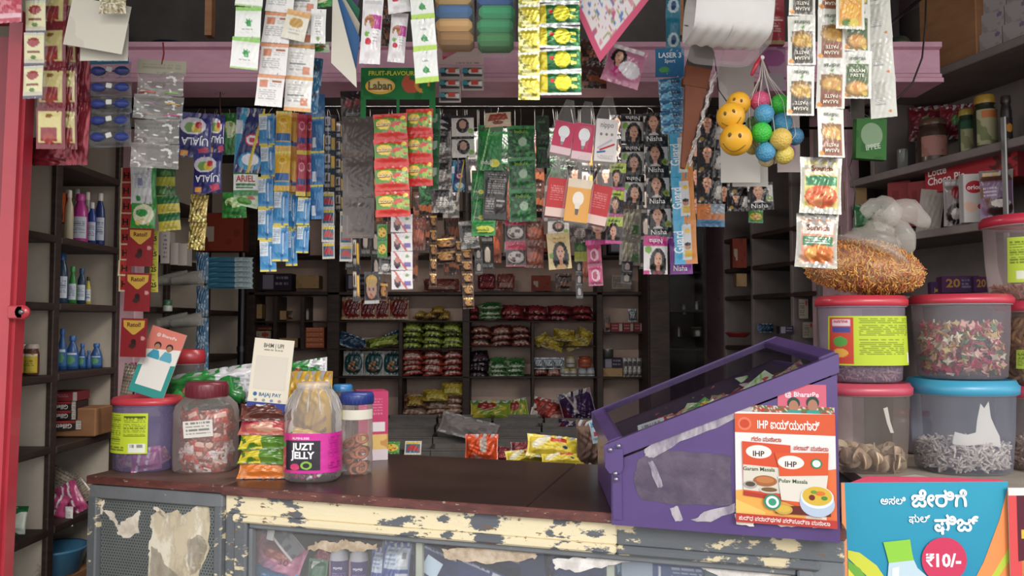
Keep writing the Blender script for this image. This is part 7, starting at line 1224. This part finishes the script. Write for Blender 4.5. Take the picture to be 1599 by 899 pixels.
kind('pinkcart', .1, .22, .09, MATTE, [('bg', '#c83a6a'), ('l', .15, .1, .8, .35, '#e08aa8', 6), ('r', .45, .44, .9, .58, '#e0d8d8'), ('r', 0, .62, 1, .84, '#c8904a'), ('nr', 0, .62, 1, .84, '#e0b86a', 8, .5), ('r', 0, .84, 1, 1, '#d8c8d0')], '#a83058', boxp)
o = packat('pinkcart', 583, 665, 2.66, 'pink carton with yellow snack picture behind the blue-lidded jar', rz=.35, w=46, h=106)
# pouches behind the lilac tub
packat('wovenbag', 200, 598, 2.72, 'grey and orange pouch hanging between pillar and payment stand', ry=.15, w=20, h=60); packat('stripedpink', 212, 592, 2.75, 'pink and green pouch just left of the payment stand', w=18, h=52, var=1)
# ================= purple display case =================
NL, NR = P(955, 812, 1.905), P(1312, 836, 1.75); zbt = .9585; NL.z = NR.z = zbt
CY_ = math.atan2(NR.y - NL.y, NR.x - NL.x); PX = (NR - NL).normalized(); PNn = Vector((PX.y, -PX.x, 0)); PW = (NR - NL).length
def onp(px, py, off=0.0):
    """pixel -> (distance along the case front, height) on the front plane"""
    o_ = Vector((0, 0, CAMZ)); v = P(px, py, 1.0) - o_; k = (NL + PNn * off - o_).dot(PNn) / v.dot(PNn); q = o_ + v * k; return ((q - NL).dot(PX), q.z - zbt)
case = thing('display_case', 'purple metal wedge-shaped display case with slanted glass lid on the counter', 'display case', NL, (0, 0, CY_))
Rz = Matrix.Rotation(-CY_, 3, 'Z'); DV = Rz @ Vector((.02, .46, 0)); 
tlx, tlz = onp(945, 692); trx, trz = onp(1309, 548); LFT = .028
def hexa(fr, dv, col='#888', lift=0):
    n = len(fr); V = [(x, y, z) for x, y, z in fr] + [(x + dv[0], y + dv[1], z + dv[2] + lift) for x, y, z in fr]; mb = MB(); mb.add(V, [tuple(range(n)), tuple(range(n, 2 * n))[::-1]] + [(i, i + n, (i + 1) % n + n, (i + 1) % n) for i in range(n)], col); return mb
slope = (trz - tlz) / (trx - tlx); zt = lambda x, o=0: tlz + (x - tlx) * slope + o
zc = .983 - zbt
seam = .052
part('near_panel', hexa([(0, 0, 0), (PW, 0, 0), (PW, 0, zt(PW, -seam)), (0, 0, zt(0, -seam))], (0, .012, 0)), PURPM, case)
part('far_panel', hexa([(0, 0, zc), (PW, 0, zc), (PW, 0, zt(PW, -.04)), (0, 0, zt(0, -.04))], (0, .012, 0)).tf(Matrix.Translation((DV.x, DV.y - .012, 0))), PURPM, case)
part('left_panel', hexa([(0, .012, zc), (0.012, .012, zc), (.012, .012, zt(0, -.04)), (0, .012, zt(0, -.04))], (DV.x, DV.y - .024, 0)), PURPM, case)
part('right_panel', hexa([(PW - .012, .012, zc), (PW, .012, zc), (PW, .012, zt(PW, -.04)), (PW - .012, .012, zt(PW, -.04))], (DV.x, DV.y - .024, 0)), PURPM, case)
part('bottom_panel', hexa([(0.012, .012, zc), (PW - .012, .012, zc), (PW - .012, .012, zc + .01), (.012, .012, zc + .01)], (DV.x, DV.y - .024, 0)), PURPM, case)
b0, b1 = -.004, -.046
def bar(nm, q, dv, mat=PURPM): part(nm, hexa(q, dv), mat, case)
bar('lid_rail', [(tlx - .002, -.006, zt(tlx, b1)), (PW + .004, -.006, zt(PW, b1)), (PW + .004, -.006, zt(PW, b0)), (tlx - .002, -.006, zt(tlx, b0))], (0, .05, 0))
bar('lid_rail', [(tlx + DV.x, DV.y - .03, zt(tlx, -.02) + LFT), (PW + DV.x, DV.y - .03, zt(PW, -.02) + LFT), (PW + DV.x, DV.y - .03, zt(PW) + LFT), (tlx + DV.x, DV.y - .03, zt(tlx) + LFT)], (0, .03, 0))
bar('lid_end', [(tlx, .04, zt(tlx, -.04)), (tlx + .035, .04, zt(tlx + .035, -.03)), (tlx + .035, .04, zt(tlx + .035)), (tlx, .04, zt(tlx))], (DV.x, DV.y - .06, LFT))
bar('lid_end', [(PW - .035, .04, zt(PW - .035, -.015)), (PW, .04, zt(PW, -.03)), (PW, .04, zt(PW)), (PW - .035, .04, zt(PW - .035))], (DV.x, DV.y - .06, LFT))
mb = hexa([(tlx + .03, .035, zt(tlx + .03, -.004)), (PW - .03, .035, zt(PW - .03, -.004)), (PW - .03, .035, zt(PW - .03, -.001)), (tlx + .03, .035, zt(tlx + .03, -.001))], (DV.x, DV.y - .06, LFT), '#30283810'); part('lid_glass', mb, LOWGL, case)
def pl(pts): return [(onp(a, b)[0], onp(a, b)[1]) for a, b in pts]
def deco(nm, pts, mt, y=-.0012, dep=.001, col='#888', par=None):
    mb = MB(); mb.prism(pl(pts), dep, col, y); return part(nm, mb, mt, par or case)
SCUF = nmat('scuffed_grey_paint', '#54485c', '#6a5c6e', 16, .4, .65, .85, c3='#cfc8cc', scale3=24, lo3=.68, hi3=.70, bump=.8)
def rag(pts, n=4, a=1.6):
    q = []
    for i in range(len(pts)):
        p0, p1 = pts[i], pts[(i + 1) % len(pts)]
        for t in range(n): q.append((p0[0] + (p1[0] - p0[0]) * t / n + random.uniform(-a, a), p0[1] + (p1[1] - p0[1]) * t / n + random.uniform(-a, a)))
    return q
deco('scuffed_patch', rag([(996, 716), (1040, 704), (1090, 706), (1141, 712), (1143, 788), (1050, 788), (1000, 780), (990, 750)]), SCUF)
TAPE = nmat('old_tape_residue', '#b7aeb4', '#857a8c', 30, .4, .6, .8, stretch=(1, 1, .4))
deco('tape_residue', rag([(1006, 700), (1070, 668), (1130, 648), (1180, 622), (1178, 640), (1120, 668), (1060, 690), (1020, 716), (1008, 712)]), TAPE, -.0022)
deco('tape_residue', rag([(1012, 722), (1020, 720), (1036, 760), (1028, 762)]), TAPE, -.0022); deco('tape_residue', rag([(1046, 792), (1058, 790), (1066, 812), (1054, 813)]), TAPE, -.0022); deco('tape_residue', rag([(1080, 812), (1100, 800), (1149, 786), (1149, 798), (1110, 814)]), TAPE, -.0022)
deco('hinge_plate', [(946, 700), (974, 700), (974, 730), (970, 738), (953, 738), (946, 728)], PURPM, -.009, .003); deco('corner_strip', [(957, 730), (971, 730), (972, 811), (958, 810)], PURPM, -.004, .004)
for x, y in ((953, 702), (966, 696), (961, 739), (962, 748)):
    a, b = onp(x, y, .01); q = MB(); q.lathe([(.0001, -.003), (.0055, -.003), (.006, 0), (.0055, .002), (.0001, .003)], 12, col='#9a94a8'); q.tf(Matrix.Rotation(math.pi / 2, 4, 'X')); part('bolt_head', q, METAL, case, (a, -.012, b))
# posters stuck on the case front
def poster(nm, label, x0, y0, x1, y1, spec, off=.004, cell=.003, t=.0008, cat='poster'):
    a, b = onp((x0 + x1) / 2, (y0 + y1) / 2, off); l_, _ = onp(x0, (y0 + y1) / 2, off); r_, _ = onp(x1, (y0 + y1) / 2, off); _, u_ = onp((x0 + x1) / 2, y0, off); _, d_ = onp((x0 + x1) / 2, y1, off)
    mb = card(r_ - l_, u_ - d_, t, spec, '#ddd', cell); w_ = NL + PX * a + PNn * off; return solo(nm, mb, MATTE, label, cat, (w_.x, w_.y, b + zbt), (0, 0, CY_))
ihp = [('bg', '#e8e4e0'), ('P', [(0, .02), (1, .0), (1, .19), (0, .19)], '#df5a34'), ('E', .1, .11, .07, .06, '#e8785a'), ('E', .1, .11, .05, .04, '#d04a2c'), ('T', 'IHP ಐಯ್ಯಂಗಾರ್', .54, .11, .075, '#fbf4ec', 0, .025, .62), ('T', 'ಗರಂ ಮಸಾಲಾ', .32, .245, .038, '#c8442c', 0, .015, .3), ('T', 'ಪಲಾವ್ ಮಸಾಲಾ', .76, .31, .038, '#c8442c', 0, .015, .34),
  ('P', [(.0, .72), (.55, .66), (1, .5), (1, .94), (0, .94)], '#f0a84a'), ('P', [(.9, .5), (1, .48), (1, .94), (.9, .94)], '#e8703c'), ('P', [(0, .8), (.3, .9), (.3, .94), (0, .94)], '#f2c060'),
  ('P', [(.07, .27), (.56, .29), (.54, .80), (.08, .76)], '#dd5030'), ('P', [(.08, .48), (.55, .5), (.54, .73), (.08, .71)], '#d8d0c0'), ('E', .24, .36, .13, .06, '#f0e4dc'), ('T', 'IHP', .24, .375, .05, '#3a2824', 0, .02), ('T', 'Garam Masala', .24, .515, .035, '#3a5a30', 0, .012, .38), ('E', .3, .62, .12, .05, '#a8643a'), ('E', .3, .61, .09, .03, '#c47a44'), ('E', .15, .66, .07, .035, '#a8a49c'), ('E', .15, .655, .05, .022, '#5a4a3a'), ('E', .34, .7, .1, .03, '#c8c4bc'), ('E', .34, .695, .08, .02, '#7a5a30'), ('P', [(.08, .72), (.5, .76), (.5, .79), (.08, .76)], '#b83a2c'),
  ('P', [(.40, .36), (.93, .34), (.91, .66), (.86, .9), (.46, .78), (.44, .5)], '#e0582f'), ('P', [(.43, .57), (.92, .54), (.88, .8), (.46, .78)], '#ded6c8'), ('E', .56, .44, .13, .06, '#f0e4dc'), ('T', 'IHP', .56, .455, .05, '#3a2824', 0, .02), ('T', 'Pulav Masala', .58, .605, .035, '#3a5a30', 0, .012, .4), ('E', .81, .44, .055, .045, '#2f8a5a'), ('E', .81, .44, .04, .032, '#dfe8dc'),
  ('P', [(.4, .84), (.94, .8), (.94, .9), (.4, .9)], '#6a2c24'), ('E', .81, .79, .17, .12, '#b4c4d8'), ('E', .81, .735, .16, .1, '#dfe6ee'), ('E', .81, .725, .145, .085, '#d8b03a'), ('ne', .81, .725, .145, .085, '#d8b03a', 9, .5), ('E', .76, .74, .03, .025, '#7a2c24'), ('E', .84, .7, .05, .02, '#e0742c'), ('E', .88, .74, .03, .018, '#4a8a34'), ('E', .78, .69, .03, .015, '#6a9a34'), ('E', .48, .86, .09, .045, '#c8a04a'), ('E', .48, .855, .07, .03, '#d8b040'), ('E', .37, .8, .085, .07, '#2f8a6a'), ('E', .37, .8, .065, .053, '#e4ece4'), ('E', .37, .8, .04, .033, '#3a9a74'),
  ('P', [(0, .92), (1, .93), (1, 1), (0, 1)], '#c03c34'), ('T', 'ಶುದ್ಧ ಪದಾರ್ಥಗಳ ಪರಿಪೂರ್ಣ ಮಸಾಲಾ', .48, .96, .035, '#f6e8e0', 0, .012, .9)]
poster('masala_poster', 'orange and white spice poster with two packets and a bowl on the purple case', 1147, 644, 1304, 818, ihp)
poster('poster_strip', 'older poster edge with vegetables peeking above the spice poster', 1172, 634, 1302, 650, [('bg', '#8a6a54'), ('n', '#d8d0c0', 8, .5), ('n', '#3f7a44', 7, .6, 5), ('n', '#b83a34', 7, .64, 9)], .002)
poster('payment_sticker', 'pink payment sticker with two men, half hidden behind the spice poster', 1214, 600, 1290, 648, [('bg', '#d8647a'), ('T', '@ BharatPe', .5, .32, .16, '#f4e0e4', 0, .02, .7), ('E', .33, .62, .13, .2, '#2c4a44'), ('E', .33, .72, .1, .2, '#b07a60'), ('E', .72, .58, .13, .2, '#2c4a44'), ('E', .72, .68, .1, .2, '#b07a60'), ('P', [(.16, .98), (.22, .84), (.46, .84), (.52, .98)], '#3a9a8a'), ('P', [(.56, .98), (.62, .82), (.84, .82), (.9, .98)], '#3a9a8a')], .001)
for pts in ([(1148, 800), (1160, 803), (1176, 809), (1178, 820), (1150, 818)], [(1196, 812), (1216, 804), (1240, 808), (1254, 820), (1220, 821)], [(1252, 800), (1258, 790), (1272, 800), (1300, 806), (1306, 820), (1270, 822), (1262, 812)]): deco('torn_paper', rag(pts, 4, 1.2), TORNW, -.0065)
# goods inside the case seen through the glass
kind('candyA', .1, .04, .015, GLOSS, [('bg', '#a84a34'), ('n', '#d8c08a', 6, .55), ('r', .1, .2, .4, .8, '#8a2a34')]); kind('candyB', .1, .05, .015, GLOSS, [('bg', '#8a9a5a'), ('n', '#c8b878', 6, .55), ('n', '#b85a8a', 7, .66, 4)]); kind('pricecard', .07, .045, .002, MATTE, [('bg', '#c8ccd4'), ('l', .15, .2, .85, .8, '#3a3a4a', 2)], '#aaa', card)
for i in range(44):
    x = .09 + (i % 15 + .5) / 15 * (PW - .17); yy = .07 + .13 * (i // 15) + .02 * (i % 2); q = case.matrix_basis @ Vector((x, yy, zt(x, -.034) + LFT * yy / .46))
    o = link('candy_packet', kmesh(('candyA', 'candyB', 'redsweet', 'lolly', 'whitesweet', 'limepack', 'yellowgreen')[i % 7], i % 3), None, q, (-1.1, -.35 + .3 * math.sin(i * 2.1), CY_ + .8 * math.sin(i * 1.3)), '%s candy packet under the slanted glass, %s row, %s from the low end' % (('red-brown', 'mixed green', 'red', 'pink', 'white', 'pale lime', 'yellow-green')[i % 7], ('front', 'middle', 'back')[i // 15], ('first', 'second', 'third', 'fourth', 'fifth', 'sixth', 'seventh', 'eighth', 'ninth', 'tenth', 'eleventh', 'twelfth', 'thirteenth', 'fourteenth', 'last')[i % 15]), 'candy', 'candy packets inside the purple case'); o.scale = (.8,) * 3
mb = hexa([(0.02, .02, zc + .012), (PW - .02, .02, zc + .012), (PW - .02, .02, zt(PW - .02, -.06)), (.02, .02, zt(.02, -.06))], (DV.x, DV.y - .05, LFT * .9), '#3a2c44'); q = solo('candy_tray', mb, MATTE, 'dark stepped tray inside the purple case holding the candies', 'tray', NL, (0, 0, CY_))
q = case.matrix_basis @ Vector((.09, .07, zt(.09, -.012))); link('price_card', kmesh('pricecard'), None, q, (-.9, -.35, CY_), 'small white price card behind the glass at the low end of the case', 'price card')
o = packat('purplecart', 1000, 640, 2.1, 'purple carton lying under the slanted glass', rx=-.8, w=74, h=22); o.location = case.matrix_basis @ Vector((.20, .12, zt(.20, -.028))); o.rotation_euler = (-.9, -.38, CY_)
# ================= banner below the side counter =================
ban = [('bg', '#2a9ab8'), ('g', '#1f86ac', .1, 1), ('P', [(.0, 0), (.02, 0), (.035, 1), (0, 1)], '#e8905a'), ('P', [(1, .03), (1, 1), (.68, 1), (.84, .62), (.94, .3)], '#ef8c4c'), ('P', [(1, .5), (1, .6), (.86, .86), (.8, 1), (.76, 1), (.86, .78)], '#b8c83a'), ('P', [(1, .72), (1, .8), (.9, 1), (.85, 1)], '#d87a34'), ('P', [(1, .84), (1, 1), (.93, 1)], '#2a7aa8'),
  ('P', [(.03, .52), (.1, .54), (.2, .64), (.28, .8), (.3, 1), (.2, 1), (.14, .72), (.03, .58)], '#c8cc3a'), ('P', [(.03, .6), (.1, .66), (.17, .8), (.2, 1), (.12, 1), (.1, .78), (.03, .66)], '#6aa83a'), ('P', [(.03, .66), (.08, .74), (.12, 1), (.03, 1)], '#d8d03a'),
  ('T', 'ಅಸಲಿ', .305, .14, .055, '#f4f8fa', 0, .022, .2), ('T', 'ಜೇರಿಗೆ', .58, .13, .115, '#f8fafa', 0, .034, .36), ('T', 'ಫುಲ್', .46, .28, .055, '#f4f8fa', 0, .022, .2), ('T', 'ಫಿಜ್', .68, .32, .115, '#f8fafa', 0, .034, .3),
  ('P', [(.24, .46), (.40, .44), (.41, .54), (.42, .6), (.27, .62), (.26, .56)], '#8ac83a'), ('P', [(.27, .62), (.42, .6), (.44, .66), (.56, .8), (.58, 1), (.24, 1), (.26, .74)], '#b9cfd8'), ('P', [(.27, .75), (.53, .75), (.57, .84), (.58, 1), (.24, 1), (.25, .84)], '#7a3440'), ('P', [(.29, .66), (.33, .65), (.32, .9), (.28, .98)], '#dfeaf0'), ('E', .6, .6, .135, .175, '#d0365a'), ('T', '₹', .515, .6, .095, '#fbf4f4', 0, .02, .2), ('T', '10/-', .625, .6, .10, '#fbf4f4', 0, .03, .17)]
w, h = M_(262, 1.845), M_(196, 1.845)
mb = card(w, h, .002, ban, '#ddd', .004); p = P(1446, 853, 1.845)
bn = solo('drink_banner', mb, MATTE, 'bright blue drink banner reading ten rupees under the plastic tubs', 'banner', p, (0, 0, .03))
mb = MB(); q = [(-.5, .5), (-.36, .545), (-.1, .54), (.1, .538), (.44, .51), (.5, .49), (.5, .50)]; mb.prism([(a * w, b * h) for a, b in [(-.5, .47), (.5, .49), (.46, .515), (.1, .535), (-.1, .54), (-.34, .548)]], .002, '#c83a58', .002); part('folded_top_edge', mb, MATTE, bn)
nb = [('bg', '#e8a850'), ('P', [(0, 0), (.2, 0), (.2, 1), (0, 1)], '#dd4a4c'), ('P', [(0, .0), (1, .0), (1, .06), (0, .06)], '#e8e0d8'), ('P', [(.14, .06), (1, .06), (1, .5), (.14, .58)], '#5a2030'), ('T', 'MASALA', .62, .24, .055, '#f0e8e0', 0, .02, .75), ('P', [(.2, .33), (1, .33), (1, .4), (.2, .4)], '#d8b03a'), ('l', .3, .345, .95, .385, '#6a3020', 1), ('E', .4, .75, .2, .1, '#d8c8a8'), ('n', '#c87a3c', 5, .66)]
mb = card(M_(90, 1.84), h * .98, .002, nb, '#ddd', .005); solo('snack_banner', mb, MATTE, 'orange and maroon snack banner at the bottom right edge', 'banner', P(1622, 860, 1.84))
mb = MB(); a = P(1288, 812, 1.80); mb.tube([P(x, y, 1.80) - a for x, y in ((1272, 826), (1284, 835), (1298, 836), (1303, 824))], .0018, '#b8b05a', 5); solo('tie_wire', mb, PLAST, 'short yellow-green wire loop under the corner of the purple case', 'wire', a)
# ================= goods behind the counter glass =================
zf = .671
def undr(px, b, z=0): a = ca_of(px, b); q = CWp(a, b, zf + z); return q
def ubox(label, px, wpx, y0, b, spec, side='#26386a', dep=.1, ry=0, rz=0, name='carton', mat=MATTE, zoff=0, hpx=None, top=None):
    q = undr(px, b); d = q.y; zt_ = P(px, y0, d).z; h_ = (zt_ - zf - zoff) if hpx is None else M_(hpx, d); w_ = M_(wpx, d); mb = boxp(w_, h_, dep, spec, side, top); return solo(name, mb, mat, label, 'carton' if name == 'carton' else name.replace('_', ' '), (q.x, q.y, zt_ - h_ / 2), (0, ry, CR + rz))
navy = [('bg', '#2a3c74'), ('n', '#22315f', 4, .6), ('l', .08, .06, .6, .2, '#c8d0e0', 3), ('r', .65, .05, .95, .2, '#c8ccd8')]
ubox('brown board standing at the left end behind the counter glass', 412, 40, 818, .28, [('bg', '#8a5434'), ('n', '#7a482c', 3, .6)], '#6a4028', .02)
kind('diaper', .16, .12, .09, GLOSS, [('bg', '#d07a9c'), ('e', .5, .25, .36, .22, '#b05a4a'), ('n', '#c86a8c', 4, .62), ('T', '30', .72, .45, .16, '#8a2c40', 0, .02), ('r', .2, .6, .6, .85, '#b87aa8')], crink=.003); kind('bluepk', .16, .1, .08, GLOSS, [('bg', '#2a8ac8'), ('n', '#1f78b4', 4, .6), ('r', .3, .5, .8, .7, '#8ac4e4')], crink=.003)
def upk(kn, px, py, b, label, w, h, rx=-.2, ry=0, var=0, name='packet', cat='packet'): q = undr(px, b); return packat(kn, px, py, q.y, label, rx, ry, CR, w, h, name, cat, None, var)
upk('diaper', 436, 872, .14, 'pink diaper pack behind the counter glass at the left', 86, 52, ry=.25); upk('bluepk', 425, 906, .12, 'bright blue pack under the pink diaper pack', 80, 40, ry=.2)
r = thing('folded_leaflet', 'grey folded leaflet hanging diagonally behind the counter glass', 'leaflet', undr(440, .10) + Vector((0, 0, .17)), (0, .85, CR)); mb = card(.2, .06, .002, [('bg', '#6a6a6c'), ('n', '#4a4a4c', 4, .6), ('r', 0, .86, 1, 1, '#d0ccc8')], bend=.01); part('sheet', mb, PAPER, r)
ubox('white paper tag hanging inside the counter glass at the left', 428, 12, 818, .07, [('bg', '#c8c6c2')], '#c8c6c2', .002, ry=.15, name='paper_tag', mat=PAPER, hpx=24)
kind('greenpk', .1, .1, .05, GLOSS, [('bg', '#2a6a3c'), ('P', [(.2, .1), (.6, .1), (.3, .4)], '#d8dcd4'), ('n', '#1f5a30', 4, .6)]); upk('greenpk', 496, 892, .13, 'green packet beside the purple-labelled bottles', 34, 36); upk('pinkpack', 503, 872, .2, 'small pink and brown packet behind the green one', 24, 24, ry=.5)
for i, px in enumerate((530, 561)):
    q = undr(px, .16); v = vessel('white bottle with purple label behind the counter glass, %s of two' % ('left', 'right')[i], px, 845, 30, q.y, zf, '#c8c4cc', '#d4d0d4', 'tall', [('bg', '#4a3478'), ('r', 0, 0, .16, 1, '#d8a0a0'), ('T', 'gogo', .5, .3, .16, '#e8e4f0', 0, .03, .5), ('l', .25, .55, .8, .9, '#9a8ac0', 4)], capf=.1, lz=(.1, .66), group='white bottles with purple labels')
kind('bluewrap', .1, .14, .06, GLOSS, [('bg', '#3a4f9c'), ('r', .15, .12, .95, .5, '#c8d4e0'), ('l', .2, .15, .6, .46, '#5a7ab0', 4), ('r', .7, .2, .92, .45, '#e8ecf0'), ('l', .72, .2, .9, .44, '#333', 1), ('r', .62, .6, .95, .95, '#d8dce8')], crink=.003); upk('bluewrap', 594, 892, .12, 'blue packet edge with pale panels left of the striped one', 34, 70, var=1); upk('bluewrap', 618, 886, .1, 'blue and white packet with a barcode left of the first mullion', 48, 76)
kind('plainwhite', .1, .06, .04, GLOSS, [('bg', '#c4c2c4'), ('n', '#aaa8ac', 4, .6)], crink=.004); upk('plainwhite', 622, 850, .2, 'crumpled white paper above the blue and white packet', 56, 24)
for i, (x, w_, y, ry, b, l_) in enumerate(((668, 46, 838, .05, .22, 'standing left'), (700, 110, 866, .32, .12, 'long tilted left'), (770, 120, 858, .22, .2, 'long tilted middle'), (752, 90, 884, .30, .10, 'low tilted'), (806, 70, 848, .05, .24, 'behind the torn paper'), (830, 40, 846, -.08, .17, 'with a white panel'), (912, 100, 872, -.12, .13, 'leaning right'), (880, 44, 846, .5, .2, 'dark purple peaked'), (925, 40, 850, -.5, .22, 'dark right peaked'))):
    sp_ = navy if i != 5 else [('bg', '#26386a'), ('r', .3, .05, .95, .3, '#c8ccd4')]
    if i in (7, 8): sp_ = [('bg', '#3a3468'), ('n', '#6a4a9a', 5, .62)]
    ubox('navy blue incense carton behind the counter glass, %s' % l_, x, w_, y, b, sp_, '#1f2f5c', .04, ry, 0, hpx=46 if w_ > 60 else 60)
ubox('pale cardboard box behind the counter glass in the middle', 866, 60, 836, .36, [('bg', '#a8937a')], '#8a765e', .1)
mb = card(.05, .05, .002, [('bg', '#c8dcec')]); solo('pale_card', mb, PAPER, 'small pale blue card among the navy cartons', 'card', P(674, 885, undr(674, .07).y), (0, .5, CR))
ubox('big blue carton with white panel and fine print right of the second mullion', 1030, 124, 848, .12, [('bg', '#34508c'), ('r', .0, .18, .38, 1, '#a8b8cc'), ('r', .16, .02, .3, .1, '#d8dce4'), ('l', .16, .02, .3, .09, '#333', 1), ('l', .42, .03, .56, .2, '#c8d0e0', 3), ('l', .62, .08, .98, .9, '#c8d0e0', 16), ('r', .46, .28, .48, .9, '#e0e4ec')], '#26407a', .15)
ubox('pale teal carton at the right behind the counter glass', 1105, 30, 850, .2, [('bg', '#8aa4a8')], '#6a8488', .1)
upk('bluepk', 965, 880, .16, 'blue striped packet between the second mullion and the big carton', 34, 50)
ubox('dark crate in the right end behind the counter glass', 1180, 90, 850, .3, [('bg', '#2c3032')], '#222', .1)
# torn paper strips stuck on the glass
def torn(label, pts, mt, nb_=5, amp=2.6):
    R = []
    for x, yy in rag(pts, nb_, amp):
        al = ca_of(x, .025); w_ = CWp(al, .025); R.append((al, zz(yy, w_.y)))
    mb = MB(); mb.prism(R, .0025, '#ccc', .0245); part('torn_paper', mb, mt, gc)
TW = nmat('white_fluffed_paper', '#e9e4de', '#c9c2bb', 26, .4, .6, .95, bump=1.0); TB = nmat('beige_torn_paper', '#cbb8a0', '#a8937a', 24, .4, .6, .95, bump=1.0, c3='#b08050', scale3=9, lo3=.64, hi3=.7)
torn('', [(484, 852), (500, 846), (530, 846), (543, 843), (560, 846), (590, 850), (592, 857), (560, 862), (540, 858), (520, 860), (488, 858)], TB); torn('', [(692, 858), (716, 854), (760, 852), (800, 855), (838, 858), (836, 872), (800, 876), (760, 880), (716, 874), (698, 872)], TB)
torn('', [(862, 874), (900, 870), (960, 868), (1010, 862), (1012, 874), (960, 880), (905, 892), (866, 888)], TW); torn('', [(1074, 872), (1090, 868), (1120, 874), (1160, 880), (1226, 880), (1228, 915), (1140, 915), (1110, 896), (1085, 884)], TW, 7, 3.2)
# small double steel hook under the beam
a = P(344, 131, 2.44); r = thing('steel_hook', 'small double steel hook hanging under the pink beam left of the white sachets', 'hook', a); mb = MB()
for sg in (-1, 1): mb.tube([(sg * .012, 0, .0), (sg * .013, 0, -.02), (sg * .012, -.004, -.034)], .0035, '#8a8480', 8)
mb.tube([(-.013, 0, -.01), (.013, 0, -.01)], .003, '#8a8480', 8); part('hook', mb, METAL, r); mb = MB(); mb.tube([(0, 0, -.01), (0, .002, -.07), (.004, .002, -.13)], .0018, '#5a3c30', 6); part('cord', mb, PAPER, r)
